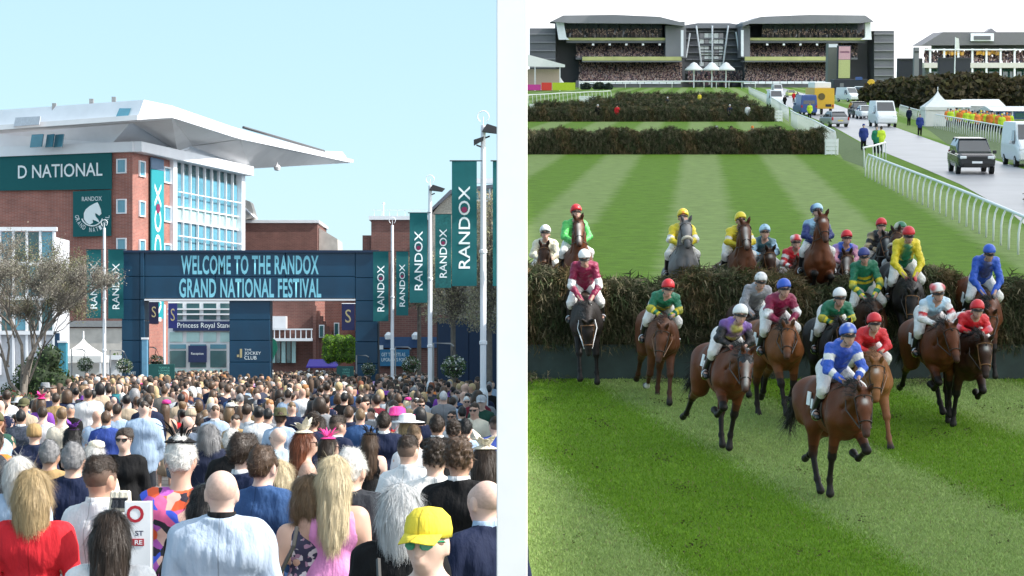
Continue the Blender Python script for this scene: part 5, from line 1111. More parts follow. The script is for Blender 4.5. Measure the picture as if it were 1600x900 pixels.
def fence(label, u0, u1, v0, dep, h, n, size, seed, zlow=0, board=0, lump=.12):
    rng = np.random.default_rng(seed); o = thing('spruce_fence', label, 'fence', MR @ Matrix.Translation((u0, v0, 0)), 'spruce covered steeplechase fences'); w = u1-u0
    nx = max(8, int(w/.25)); rngs = rng.random((nx+1, 9)); vs = []; fs = []
    prof = [(0.02,zlow),(.0,h*.5),(.06,h*.86),(dep*.3,h*.97),(dep*.7,h*.97),(dep-.06,h*.86),(dep,h*.5),(dep,0)]
    for i in range(nx+1):
        for j, (y, z) in enumerate(prof): vs.append((w*i/nx, y+(rngs[i, j]-.5)*lump, z+(rngs[i, j]-.5)*lump*(z > h*.4)-.05*(z > .1)))
    m = len(prof)
    for i in range(nx):
        for j in range(m-1): k = i*m+j; fs.append((k, k+m, k+m+1, k+1))
    fs += [tuple(range(m))[::-1], tuple(range(nx*m, nx*m+m))]
    b = MB(); b.add(vs, fs); b.build('core', mat('spruce core', (.032,.032,.018), rough=.95, var=.5, scale=9, bump=1, bscale=30), o)
    k1 = int(n*.62); t = rng.random(k1); pts = np.stack([rng.random(k1)*w, -.03+.06*rng.random(k1)+.05*t**4, zlow+(h-zlow)*(t*.97+.03)], 1); nr = np.tile([0,-.8,0.1], (k1, 1))
    k2 = n-k1; q = np.stack([rng.random(k2)*w, rng.random(k2)*dep, h*(.92+.09*rng.random(k2)) + .05*np.sin(rng.random(k2)*99)], 1); nq = np.stack([rng.normal(size=k2)*.4, -.25+rng.normal(size=k2)*.5, .75+.3*rng.random(k2)], 1)
    pts = np.concatenate([pts, q]); nr = np.concatenate([nr, nq]); c = palette(n, SPC, rng, .35)
    pts[:, 2] += (pts[:, 2] > h*.6)*(.13*np.sin(pts[:, 0]*1.9+seed)+.07*np.sin(pts[:, 0]*4.6)+.05*np.sin(pts[:, 0]*11))*(h/1.7)
    # browner dead spruce in patches
    br = np.sin(pts[:, 0]*1.7+seed)+np.sin(pts[:, 0]*3.9+2*pts[:, 2])+.5*np.sin(pts[:, 2]*5); c[br > .7] *= np.array([1.35,1.08,.95])
    sb = link('sprigs', sprigs('sprigs', pts, nr, np.full(n, size), c, rng), spruce, o); sb['kind'] = 'stuff'
    if board:
        nb_ = int(math.ceil(w/2.2))
        for i in range(nb_):
            x0, x1 = i*2.2, min(w, i*2.2+2.18); b = MB(); b.box(((x0+x1)/2, -.16+.004*(i % 2), board/2), (x1-x0, .06, board)); link('toe_board', bevel(b.mesh('toe_board'), .008), mat('fence green', (.022,.042,.040), rough=.6, var=.4, scale=4), o)
            b = MB(); b.box((x0+.05, -.20, board/2-.01), (.07, .03, board-.02)); b.build('batten', mat('fence green', (0,0,0)), o)
    return o
v1 = GR(1200, 590).y
fence('big spruce topped fence with a dark green toe board being jumped by the field', .2, 10.6, v1, 1.15, 1.56, 42000, .30, 1, zlow=.68, board=.60)
def fence_px(label, x0, x1, yb, yt, n, size, seed, dep=1.2, tc=0):
    a, b_ = GR(x0, yb), GR(x1, yb); t = a.y/ca; s = F/a.y; h = (yb-yt)/s*1.0; return fence(label, max(.2, a.x), b_.x, a.y, dep, h, n, size, seed, lump=.25)
fence_px('second spruce fence across the striped turf', 790, 1288, 241, 207, 17000, .40, 2)
fence_px('third spruce fence with stewards standing beside it', 790, 1210, 190, 171, 9000, .55, 3)
fence_px('fourth far spruce fence', 835, 1185, 173, 161, 4600, .7, 4)
fence_px('fifth far spruce fence', 920, 1168, 163, 154, 3000, .8, 5)
fence_px('sixth and farthest spruce fence', 962, 1150, 154, 147, 2200, .9, 6)
# loose sprigs knocked out of the first fence
rg = np.random.default_rng(9); n = 420; cl = rg.normal(size=(7, 2))*np.array([2.4, .3])+np.array([4.4, v1-.75]); q = cl[rg.integers(0, 7, n)]+rg.normal(size=(n, 2))*np.array([.22,.16]); pts = np.stack([np.clip(q[:, 0], .3, 9), np.minimum(q[:, 1], v1-.2), .03+.05*rg.random(n)], 1)
tag(link('loose_sprigs', sprigs('loose_sprigs', pts, np.tile([0,0,.8], (n, 1)), np.full(n, .16), palette(n, SPC, rg), rg), spruce, M=MR), 'broken spruce sprigs lying on the turf below the fence', 'sprigs', kind='stuff')
# ---- white running rails
rail_white = mat('rail plastic', (.82,.83,.84), rough=.4, var=.04)
def rail(label, px, h=1.1, step=1.6, curve=.15, r=.035, group='white running rails', side=-1):
    P_ = [GR(*q) for q in px]; o = thing('running_rail', label, 'rail', MR @ Matrix.Translation(P_[0]), group); P_ = [p-P_[0] for p in P_]
    pts = [P_[0]]
    for i in range(len(P_)-1):
        L = (P_[i+1]-P_[i]).length; k = max(1, int(L/step)); pts += [P_[i].lerp(P_[i+1], (j+1)/k) for j in range(k)]
    d = (P_[-1]-P_[0]).normalized(); nrm = Vector((d.y, -d.x, 0))*side; post = None
    b = MB(); b.tube([p+nrm*curve+Vector((0,0,h)) for p in pts], r*1.6, 8); b.build('top_rail', rail_white, o, smooth=True)
    for p in pts[:300]:
        if post is None:
            b = MB(); b.tube([Vector((0,0,0)), Vector((0,0,h*.55)), nrm*curve*.25+Vector((0,0,h*.8)), nrm*curve*.7+Vector((0,0,h*.95)), nrm*curve+Vector((0,0,h))], r, 6); post = b.mesh('post', True)
        link('post', post, rail_white, o, Matrix.Translation(p))
    return o
rail('long white running rail with curved posts between the turf and the road', [(1352,276),(1390,295),(1450,324),(1510,354),(1576,390),(1640,424)])
rail('short white rail end crossing to the road beside the green coated pair', [(1350,262),(1364,259),(1384,252)], curve=.05)
rail('white rail along the road between the second and third fences', [(1306,243),(1272,218),(1246,204),(1236,196)], curve=.1, h=1.5)
rail('far white rail leading to the stands', [(1232,190),(1206,168),(1190,158),(1170,146)], curve=.1, step=2.5, h=1.5)
rail('white rail in front of the marshals in orange', [(1460,200),(1500,209),(1548,220),(1600,232)], curve=.1, h=1.25, step=1.5)
rail('white rail behind the pagoda tent', [(1405,178),(1432,188),(1470,196)], curve=.1, step=2)
rail('white rail at the far left of the course', [(826,170),(880,165),(955,160)], curve=.1, step=3, h=1.9)
rail('white rail in front of the grandstand lawn', [(905,139),(1000,137.5),(1100,137.5),(1180,139)], curve=.1, step=9, h=2.0, r=.12)
def wing(px0, px1, yb, yt, label):
    a, c = GR(px0, yb), GR(px1, yb); h = (yb-yt)*a.y/F; o = thing('fence_wing', label, 'panel', MR @ Matrix.Translation(a), 'white fence wings'); w = c.x-a.x
    for i in range(4):
        b = MB(); b.box((w/2, 0, h*(.14+.24*i)), (w, .05, h*.20)); b.build('rail_board', rail_white, o)
    for x in (0, w/2, w):
        b = MB(); b.box((x, .05, h/2), (.08, .07, h)); b.build('post', rail_white, o)
wing(1290, 1309, 242, 217, 'white slatted wing at the end of the second fence'); wing(1211, 1222, 190, 172, 'white slatted wing at the end of the third fence'); wing(828, 850, 170, 162, 'white slatted wing by the far left rail'); wing(905,930,160,150,'white slatted wing beside the fifth fence')

# ---- vehicles
car_black = mat('black car paint', (.018,.020,.026), rough=.2, var=.05, spec=.6); car_silver = mat('silver car paint', (.42,.43,.45), rough=.3, metal=.5, var=.05); car_white = mat('white van paint', (.78,.79,.80), rough=.3, var=.04); tyre = mat('tyre rubber', (.015,.015,.015), rough=.9); lampm = mat('headlamp glass', (.75,.78,.80), rough=.1, spec=1); tail_red = mat('tail lamp red', (.45,.02,.02), rough=.25); chrome = mat('bright alloy', (.5,.5,.52), rough=.25, metal=1)
yellow_paint = mat('yellow truck paint', (.72,.42,.02), rough=.4, var=.06); blue_paint = mat('blue van paint', (.04,.09,.28), rough=.3)
def loft(st, m=8):                             # stations: (y, zb, zs, ztop, w bottom, w shoulder, w top)
    vs = []; fs = []
    for y, zb, zs, zt, wb, ws, wt in st: vs += [(-wb,y,zb),(wb,y,zb),(ws,y,zb+(zs-zb)*.35),(ws,y,zs),(wt,y,zt),(-wt,y,zt),(-ws,y,zs),(-ws,y,zb+(zs-zb)*.35)]
    for i in range(len(st)-1):
        for j in range(m): fs.append((i*m+j, i*m+(j+1) % m, i*m+m+(j+1) % m, i*m+m+j))
    fs += [tuple(range(m))[::-1], tuple(range((len(st)-1)*m, len(st)*m))]; b = MB(); b.add(vs, fs); return b
def vehicle(kind, label, px, py, yaw, paint, plate=True, name=None, group='vehicles on the course road'):
    g_ = GR(px, py); cat = {'suv':'car','car':'car','van':'van','truck':'truck'}[kind]
    o = thing(name or {'suv':'parked_car','car':'car','van':'van','truck':'truck'}[kind], label, cat, MR @ TR(g_, R(yaw)), group)
    if kind == 'suv': L, Wd, st, gh = 4.8, .97, [(-2.38,.5,.95,1.02,.86,.92,.80),(-2.3,.35,1.02,1.08,.92,.97,.86),(2.0,.35,.98,1.07,.92,.97,.84),(2.32,.4,.90,.98,.88,.93,.78),(2.42,.5,.78,.86,.82,.86,.7)], [(-2.3,1.05,1.2,1.3,.84,.86,.80),(-1.95,1.05,1.4,1.76,.86,.86,.68),(.35,1.05,1.4,1.78,.86,.86,.68),(1.15,1.04,1.12,1.16,.86,.86,.80)]
    elif kind == 'car': L, Wd, st, gh = 4.4, .9, [(-2.2,.4,.8,.92,.80,.86,.72),(-2.05,.3,.88,.98,.86,.9,.78),(1.9,.3,.80,.90,.86,.9,.76),(2.2,.4,.65,.72,.78,.82,.66)], [(-1.9,.92,1.0,1.08,.78,.79,.72),(-1.3,.92,1.2,1.44,.79,.79,.6),(.2,.92,1.2,1.46,.79,.79,.6),(1.1,.9,.95,.98,.79,.79,.72)]
    elif kind == 'van': L, Wd, st, gh = 5.4, 1.0, [(-2.7,.4,1.2,2.3,.92,.98,.84),(-2.62,.35,1.2,2.42,.95,1.0,.88),(.9,.35,1.2,2.45,.95,1.0,.86),(1.75,.35,1.15,1.55,.95,1.0,.86),(2.5,.35,.95,1.12,.93,.96,.8),(2.68,.45,.75,.85,.86,.88,.7)], None
    else: L, Wd, st, gh = 7, 1.2, [(-3.5,.75,2.0,3.2,1.2,1.22,1.2),(1.3,.75,2.0,3.2,1.2,1.22,1.2)], None
    bm_ = bevel(loft(st).mesh('body'), .04, 2); bd = link('body', bm_, paint, o); bm_.polygons.foreach_set('use_smooth', [False]*len(bm_.polygons))
    gl = glass('vehicle glass', (.03,.04,.05), .05)
    if gh:
        link('windows', bevel(loft(gh).mesh('windows'), .02), gl, o)
        r0, r1 = gh[1], gh[2]; b = MB(); b.box((0, (r0[0]+r1[0])/2, r0[3]+.015), (r0[6]*2+.03, r1[0]-r0[0]+.2, .06)); link('roof', bevel(b.mesh('roof'), .02), paint, o)
        for s in (-1, 1):
            for (ya, yb2) in ((gh[3][0], gh[2][0]), (gh[0][0], gh[1][0])):
                b = MB(); za, zb2 = 1.08 if kind == 'suv' else .95, r0[3]; b.tube([(s*.84 if kind == 'suv' else s*.77, ya, za), (s*(r0[6]+.01), yb2, zb2)], .045, 5); b.build('pillar', paint, o)
            b = MB(); b.tube([(s*.86 if kind == 'suv' else s*.78, -.7, za), (s*(r0[6]+.02), -.7, zb2)], .04, 5); b.build('pillar', paint, o)
    elif kind == 'van':
        b = MB(); b.prism([(-.82,1.80,1.50),(.82,1.80,1.50),(.74,1.02,2.30),(-.74,1.02,2.30)], (0,.02,.03)); b.build('windscreen', gl, o)
        for s in (-1, 1):
            b = MB(); b.prism([(s*.985,1.5,1.25),(s*.985,.4,1.25),(s*.90,.4,2.0),(s*.90,1.1,2.0)], (s*.02,0,0)); b.build('side_window', gl, o)
        b = MB(); b.prism([(-.7,-2.69,1.35),(.7,-2.69,1.35),(.66,-2.66,2.0),(-.66,-2.66,2.0)], (0,-.03,0)); b.build('rear_window', gl, o)
    else:
        link('cab', bevel(loft([(1.35,.7,1.6,2.6,1.1,1.12,1.0),(3.0,.6,1.5,2.5,1.1,1.12,.98),(3.3,.6,1.3,1.7,1.08,1.1,1.0)]).mesh('cab'), .05), car_white, o)
        b = MB(); b.box((0, -.9, 3.55), (2.0, 3.4, .7)); link('roof_unit', bevel(b.mesh('roof_unit'), .06), car_white, o)
        b = MB(); b.lathe([(.0,-.01),(.42,-.01),(.42,.02),(0,.02)], 14, Matrix.Translation((-.35,-3.55,2.2)) @ UPR); b.build('emblem', mat('olive print', (.12,.09,.02)), o)
        b = MB(); b.box((.5,-3.53,1.15),(.7,.04,.3)); b.build('rear_plate', car_black, o)
    yw = {'suv':(1.5,-1.5),'car':(1.35,-1.35),'van':(1.7,-1.7),'truck':(2.4,-2.2)}[kind]; wr = .38 if kind in ('suv','truck') else .33
    for s in (-1, 1):
        for y in yw:
            Mx = Matrix.Translation((s*(Wd-.12), y, wr)) @ Matrix.Rotation(R(90), 4, 'Y'); b = MB(); b.lathe([(wr*.6,-.12),(wr,-.11),(wr,.11),(wr*.6,.12)], 18, Mx); wh = b.build('wheel', tyre, o)
            b = MB(); b.lathe([(wr*.1,-.128),(wr*.58,-.124),(wr*.58,.124),(wr*.1,.128)], 12, Mx); b.build('rim', chrome, wh)
    fy = st[-2][0] if kind != 'truck' else 3.3
    for s in (-1, 1):
        hz = {'suv':.88,'car':.70,'van':.98,'truck':1.0}[kind]; b = MB(); b.box((s*Wd*.72, fy+.03, hz), (.34, .16, .15)); link('headlight', bevel(b.mesh('headlight'), .03), lampm, o)
        b = MB(); b.box((s*Wd*.86, st[0][0]+.01, hz+.1), (.16, .12, .3)); link('tail_light', bevel(b.mesh('tail_light'), .02), tail_red, o)
        b = MB(); mz = {'suv':1.12,'car':.98,'van':1.35,'truck':1.8}[kind]; b.box((s*(Wd+.09), 1.0 if kind != 'truck' else 3.0, mz), (.2, .1, .18)); link('mirror', bevel(b.mesh('mirror'), .03), paint if kind != 'truck' else car_black, o)
    if kind in ('suv', 'car'):
        b = MB(); b.box((0, fy+.07, .84 if kind == 'suv' else .62), (1.0, .1, .14)); b.build('grille', mat('black plastic', (.012,.012,.012), rough=.5), o)
        b = MB(); b.box((0, fy+.10, .5), (1.3, .08, .16)); b.build('lower_grille', mat('black plastic', (0,0,0)), o)
        b = MB(); b.box((0, fy+.125, .64), (.52, .03, .11)); b.build('number_plate', white_paint, o)
        b = MB(); b.box((0, st[0][0]-.02, .62), (.52, .03, .11)); b.build('number_plate', mat('yellow plate', (.7,.6,.1)), o)
    return o
vehicle('suv', 'black off road car with headlights facing us on the grey road', 1517, 270, 176, car_black)
vehicle('van', 'white van cut by the photo edge behind the black car', 1604, 259, 178, car_white)
vehicle('van', 'white van on the grass side of the road beside the dark hedge', 1379, 198, 180, car_white)
vehicle('car', 'silver saloon car driving away behind the yellow truck', 1303, 198, 8, car_silver)
vehicle('truck', 'yellow box truck with white roof unit driving away', 1277, 179, 6, yellow_paint)
vehicle('van', 'blue van beside the yellow truck', 1257, 180, 4, blue_paint)
vehicle('van', 'white van with a yellow front band far up the road', 1211, 167, 180, car_white)
vehicle('van', 'small white van at the far end of the road', 1214, 150, 180, car_white)
vehicle('car', 'white car parked by the hedge next to the white van', 1353, 186, 180, car_white)
vehicle('suv', 'dark car parked nearest the hedge', 1342, 184, 180, car_black)
vehicle('van', 'white van under the big screen tower', 1325, 159, 200, car_white)
vehicle('van', 'second white van behind the hedge end', 1344, 156, 160, car_white)
vehicle('car', 'pale yellow car far up the road', 1236, 152, 180, mat('pale yellow paint', (.65,.66,.2), rough=.35))
# ---- tents
def course_tent(px, py, wpx, hpx, wallf, label, **kw):
    g_ = GR(px, py); s = F/(g_.y*.992); w = wpx/s; pagoda(MR @ TR(g_), w, hpx*wallf/s, hpx/s, label, **kw)
course_tent(1464, 197, 46, 57, .52, 'white pagoda tent beside the road with closed walls', open_front=False)
course_tent(836, 141, 26, 30, .30, 'white pagoda tent under the left grandstand', group=None); course_tent(873, 141, 22, 28, .30, 'smaller white pagoda tent right of the one under the left grandstand')
course_tent(1390, 131, 20, 16, .3, 'white pagoda tent peeping over the hedge')
def long_tent(x0, x1, yb, yt, label, m=None, name='marquee', ridge=.35):
    a, c = GR(x0, yb), GR(x1, yb); h = (yb-yt)*a.y/F; w = c.x-a.x; o = thing(name, label, 'tent', MR @ TR(a)); dep = 7
    b = MB(); b.box((w/2, dep/2, h*(1-ridge)/2), (w, dep, h*(1-ridge))); b.build('wall', m or tentw, o)
    b = MB(); b.prism([(-.3,-.4,h*(1-ridge)),(-.3,dep/2,h),(-.3,dep+.4,h*(1-ridge))], (w+.6,0,0)); b.build('roof', tentw, o)
    k = max(2, int(w/4))
    for i in range(k+1):
        b = MB(); b.box((w*i/k, -.06, h*(1-ridge)/2), (.14, .1, h*(1-ridge))); b.build('frame_post', white_metal, o)
    for i in range(k):
        if i % 2: b = MB(); b.box((w*(i+.5)/k, -.02, h*.3), (w/k*.7, .1, h*.42)); b.build('window', dark_glass, o)
    return o
long_tent(1484, 1512, 188, 157, 'white marquee right behind the closed pagoda tent'); long_tent(1515, 1566, 184, 156, 'long white marquee behind the marshals'); long_tent(1553, 1610, 186, 167, 'blue sided marquee at the photo edge', mat('blue canvas', (.08,.16,.35), rough=.7))
p0 = RP(824, 106, 600); o = thing('marquee', 'big white roofed marquee in front of the left grandstand', 'tent', MR @ Matrix.Translation((p0.x-6, p0.y, 0)))
zz = lambda y, t=600: RP(900, y, t).z
b = MB(); b.prism([(0,0,zz(103)),(0,0,zz(83)),(6,0,zz(85)),(15.8,0,zz(101)),(15.8,0,zz(105))], (0,14,0)); b.build('roof', tentw, o)
for x in (1, 8, 14.5):
    b = MB(); b.box((x,.5,zz(104)/2), (.25,.25,zz(104))); b.build('leg', white_metal, o)
b = MB(); b.box((7.5,8,zz(106)/2), (14,6,zz(110))); b.build('wall', mat('pale peach canvas', (.55,.42,.36)), o)
for x0, x1, y0, y1, c, lb in ((824,845,131,140,srgb(200,60,150),'pink advertising banner'),(846,862,129,141,srgb(215,60,50),'red advertising banner'),(863,899,129,141,srgb(180,200,40),'lime advertising banner')):
    a, c2 = GR(x0, 143), GR(x1, 143); o = thing('advert_board', lb+' at the left end of the course', 'banner', MR @ TR(a)); h = (y1-y0)*a.y/F
    b = MB(); b.box(((c2.x-a.x)/2, 0, h/2+.3), (c2.x-a.x, .1, h)); b.build('board', mat(lb, c, rough=.6), o)
    for x in (.1, c2.x-a.x-.1): b = MB(); b.box((x,.1,h/2), (.1,.1,h+.3)); b.build('post', grey_metal, o)
# ---- far hedge and shrubs
def hedge(label, pts, size, seed, cols, n):
    g0 = GR(*pts[0][:2]); bl = []
    for x, yb, yt in pts:
        g_ = GR(x, yb)-g0; h = (yb-yt)*GR(x, yb).y/F; r = h*.55; bl += [(g_.x, g_.y, h*.42, r, (1.3,1,1)), (g_.x+r*.5, g_.y+r*.4, h*.62, r*.72)]
    return clump('scrub_hedge', label, 'hedge', MR @ TR(g0), bl, n, size, cols, seed, core=(.035,.032,.018), stem=[([(b_[0],b_[1],0),(b_[0],b_[1],b_[2])],.12) for b_ in bl[::4]])
hedge('long brown and olive scrub hedge in front of the old stand', [(1345,158,140),(1362,160,132),(1380,163,127),(1400,166,123),(1422,168,121),(1445,170,119),(1468,172,118),(1492,172,116),(1515,172,115),(1540,172,118),(1562,172,124),(1585,172,122)], .55, 31, [(.075,.055,.025),(.10,.085,.035),(.06,.06,.025),(.13,.10,.06),(.05,.045,.025)], 15000)
hedge('low dark shrubs left of the grandstand lawn', [(915,140,130),(935,140,129),(950,140,131)], .5, 33, [(.05,.07,.05),(.04,.06,.06)], 1500)
g_ = GR(1556, 312); clump('scrub_hedge', 'low brown hedge under the road edge by the rail', 'hedge', MR @ TR(g_+Vector((1.2,-3,0))), [(0,0,.3,.7),(.9,.2,.4,.7),(.4,-1.2,.35,.7),(1.5,-1,.4,.8),(1.2,-3,.4,.9),(2.0,-5,.4,.9)], 5000, .07, [(.07,.045,.03),(.10,.07,.045),(.05,.035,.025)], 35, core=(.03,.02,.015), stem=[([(0,0,0),(0,0,.3)],.05)])
# ---- grandstands
hazed_clad = mat('hazed dark cladding', (.12,.125,.14), rough=.6, var=.2, scale=.12); mid_clad = mat('grey cladding', (.20,.20,.22), rough=.6, var=.15, scale=.1); fascia_hazed = mat('hazed yellow green fascia', (.46,.46,.18), rough=.6, var=.15, scale=.3); stand_glass = glass('stand glass', (.05,.06,.075), .15)  # distance haze put into the colours: dark cladding lifted, fascia less saturated
spect = mat('spectators', (0,0,0), attr=True, rough=.8, var=.1)
SPEC_C = [(.10,.06,.08),(.16,.09,.11),(.05,.045,.06),(.22,.15,.16),(.30,.22,.22),(.08,.07,.10),(.40,.34,.34),(.14,.06,.07),(.03,.03,.04)]
class Stand:
    def __init__(s, label, x, yb, t, name='grandstand'):
        s.t = t; p = RP(x, yb, t); s.o = Vector((p.x, p.y, 0)); s.e = thing(name, label, 'grandstand', MR @ Matrix.Translation(s.o))
    def pt(s, x, y, dt=0): return RP(x, y, s.t+dt)-s.o
    def poly(s, name, px, m, dep, dt=0, base=False):
        pts = [s.pt(x, y, dt) for x, y in px]; b = MB(); b.prism(pts, (0, dep, 0)); me = b.mesh(name); bm = bmesh.new(); bm.from_mesh(me); bmesh.ops.recalc_face_normals(bm, faces=bm.faces[:]); bm.to_mesh(me); bm.free(); return link(name, me, m, s.e)
    def rect(s, name, x0, x1, y0, y1, m, dep=1, dt=0): return s.poly(name, [(x0,y1),(x1,y1),(x1,y0),(x0,y0)], m, dep, dt)
    def crowd(s, x0, x1, y0, y1, n, dt, slope=14, seed=0, cols=SPEC_C, x0t=None, x1t=None):
        rg = np.random.default_rng(seed+int(x0)); a = rg.random(n); r = rg.random(n); x0t = x0 if x0t is None else x0t; x1t = x1 if x1t is None else x1t
        X = (x0+(x0t-x0)*a)*(1-r)+(x1+(x1t-x1)*a)*r; Y = y1+(y0-y1)*a; V = []; c = palette(n, cols, rg, .4); hc = palette(n, [(.45,.30,.25),(.08,.05,.04),(.5,.35,.28)], rg)
        cube = np.array([(-1,-1,-1),(1,-1,-1),(1,1,-1),(-1,1,-1),(-1,-1,1),(1,-1,1),(1,1,1),(-1,1,1)])*.5; fq = np.array([(0,1,5,4),(1,2,6,5),(2,3,7,6),(3,0,4,7),(4,5,6,7)]); C = []
        for i in range(n):
            p = np.array(s.pt(X[i], Y[i], dt+slope*a[i])); V += [cube*(.52,.35,.9)*np.array([1,1,1])+p, cube*(.24,.24,.28)+p+(0,0,.6)]; C += [np.tile(c[i], (8, 1)), np.tile(hc[i], (8, 1))]
        f = (np.arange(2*n)[:, None, None]*8+fq[None]).reshape(-1, 4); o = link('spectators', npmesh('spectators', np.concatenate(V), f, np.concatenate(C), False), spect, s.e); o['kind'] = 'stuff'
for mirror, lab in ((0, 'left big grandstand with two tiers of spectators and yellow green fascias'), (1, 'right big grandstand with two tiers of spectators behind the big screen')):
    q = (lambda x: x) if not mirror else (lambda x: {860:1366, 880:1352, 890:1345, 900:1340, 910:1325, 915:1320, 1030:1176, 1040:1172, 1055:1168, 1060:1166, 1065:1164, 1070:1161, 1072:1160, 828:1397, 868:1360, 873:1362, 885:1352}.get(x, 2226-x))
    def X2(a, b): return tuple(sorted((q(a), q(b))))
    s_ = Stand(lab, q(860), 136, 720)
    s_.rect('back_wall', *X2(868, 1070), 34, 138, hazed_clad, 12, 18)
    s_.rect('lower_terrace', *X2(900, 1065), 126, 138, mid_clad, 14, 2)
    s_.crowd(*X2(905, 1065), 97, 128, 1500, 1, 14, 1); s_.crowd(*X2(900, 1055), 66, 90, 900, 8, 10, 2, [(.07,.06,.08),(.13,.09,.11),(.05,.05,.06),(.2,.15,.16),(.3,.25,.25)])
    s_.rect('fascia', *X2(910, 1065), 88.5, 94.5, fascia_hazed, 2, 0); s_.rect('fascia_trim', *X2(910, 1065), 94.5, 97, mid_clad, 14, .3)
    s_.rect('upper_deck', *X2(900, 1060), 90, 93, hazed_clad, 16, 2.2)
    s_.rect('fascia', *X2(885, 1040), 59, 63, fascia_hazed, 2, 4); s_.rect('fascia_trim', *X2(885, 1040), 63, 67, hazed_clad, 12, 4.3)
    for k in range(9): a0, a1 = X2(886+k*16.6, 886+k*16.6+15.4); s_.rect('glass_panel', a0, a1, 36, 58, stand_glass, .5, 7)
    s_.crowd(*X2(885, 1035), 48, 57, 260, 5, 2, 3, [(.03,.03,.04),(.10,.07,.07),(.16,.13,.13)])
    s_.rect('end_wall', *X2(1040, 1072), 40, 90, mid_clad, 16, 3)
    s_.poly('roof', [(q(860),34),(q(880),24),(960 if not mirror else 2226-960,23),(1030 if not mirror else 1190,26),(q(1070),36),(q(1070),41),(q(1040),37),(q(890),36)], mid_clad, 26, -2)
    s_.poly('curved_pylon', [(q(868),30),(q(880),30),(q(885),58),(q(890),62),(q(873),62)], white_metal, 2, 1)
    s_.rect('white_column', *X2(1064, 1068), 47, 88, white_metal, 1, -.5)
    s_.rect('side_tower', *X2(828, 868) if not mirror else (1366, 1397), 44 if not mirror else 48, 140, hazed_clad, 16, 4)
    for k in range(6): s_.rect('floor_band', *(X2(828, 868) if not mirror else (1366, 1397)), 52+k*13, 54+k*13, mid_clad, .5, 3.4)
    for k in range(5): s_.rect('lamp', q(925)+k*(26 if not mirror else -26), q(925)+k*(26 if not mirror else -26)+3.5, 68, 71, lampm, .5, 3.6)
    for k in range(14): s_.rect('front_barrier', *X2(905+k*11.4, 905+k*11.4+10.6), 127, 131, white_metal, .2, -.6)
s_ = Stand('glazed link block with slanting white struts between the big grandstands', 1072, 136, 735, 'link_building')
s_.rect('wall', 1070, 1162, 40, 137, hazed_clad, 12, 6); s_.poly('roof', [(1066,40),(1090,36),(1140,36),(1164,40),(1164,44),(1066,44)], mid_clad, 14, 3)
for r_ in range(6):
    for k in range(5): s_.rect('pane', 1093+k*7.6, 1099.8+k*7.6, 52+r_*9, 59+r_*9, glass('bright atrium glass', (.55,.62,.60), .1) if (r_*3+k*5) % 4 else stand_glass, .4, 5.4)
for k in range(7): s_.rect('floor_slab', 1072, 1160, 48+k*11, 50+k*11, mid_clad, 1.2, 4.8)
for a, c in (((1088,40),(1096,100)), ((1113,40),(1113,100)), ((1138,40),(1130,100)), ((1078,52),(1072,90)), ((1150,50),(1156,90))):
    b = MB(); b.tube([s_.pt(*a, 2), s_.pt(*c, 2)], .28, 6); b.build('strut', white_metal, s_.e)
s_.crowd(1075, 1160, 112, 132, 260, -1, 5, 7)
for k, (px, lb) in enumerate(((1084,'left white dome canopy before the link block'),(1112,'middle white dome canopy before the link block'),(1134,'right white dome canopy before the link block'))):
    g_ = RP(px, 136, 715); o = thing('dome_canopy', lb, 'canopy', MR @ Matrix.Translation((g_.x, g_.y, 0)), 'white canopies before the link block'); z0 = RP(px, 110, 715).z; z1 = RP(px, 97, 715).z
    b = MB(); b.lathe([(2.9,z0),(2.7,z0+.5),(1.4,z0+(z1-z0)*.6),(.9,z0+(z1-z0)*.85),(0,z1)], 14); b.build('canopy', tentw, o, smooth=True); b = MB(); b.tube([(0,0,0),(0,0,z0+.6)], .2, 6); b.build('mast', white_metal, o)
s_ = Stand('old stand with hipped slate roof and balcony of spectators behind the hedge', 1440, 136, 640)
s_.rect('wall', 1446, 1640, 100, 140, mid_clad, 12, 5); s_.poly('roof', [(1440,71),(1474,50),(1640,50),(1640,70)], mat('slate grey roof', (.16,.155,.17), rough=.8, var=.1), 16, 0)
s_.rect('dormer', 1517, 1553, 52, 64, white_metal, 3, -1); s_.rect('dormer_window', 1522, 1548, 56, 62, hazed_clad, .4, -1.3); s_.poly('gablet', [(1541,50),(1549,44),(1557,50)], mid_clad, 4, 2)
s_.crowd(1444, 1635, 79, 98, 750, 1, 6, 4); s_.rect('balcony', 1444, 1640, 98, 106, mat('cream render', (.60,.57,.52)), 6, 0); s_.rect('upper_rail', 1444, 1640, 76.5, 78.5, white_metal, .4, -.2)
s_.rect('attic', 1460, 1640, 70, 77, hazed_clad, 5, 5)
for k in range(9): s_.rect('column', 1452+k*22, 1455+k*22, 76, 135, white_metal, .6, .2)
for k in range(8): s_.rect('window', 1457+k*22, 1472+k*22, 108, 124, dark_glass, .6, 4.2)
for k, (a, c) in enumerate(((1470,1505),(1525,1560))): s_.crowd(a, c, 80, 84, 50, .4, 1, 40+k, [(.6,.32,.05),(.55,.3,.1)])
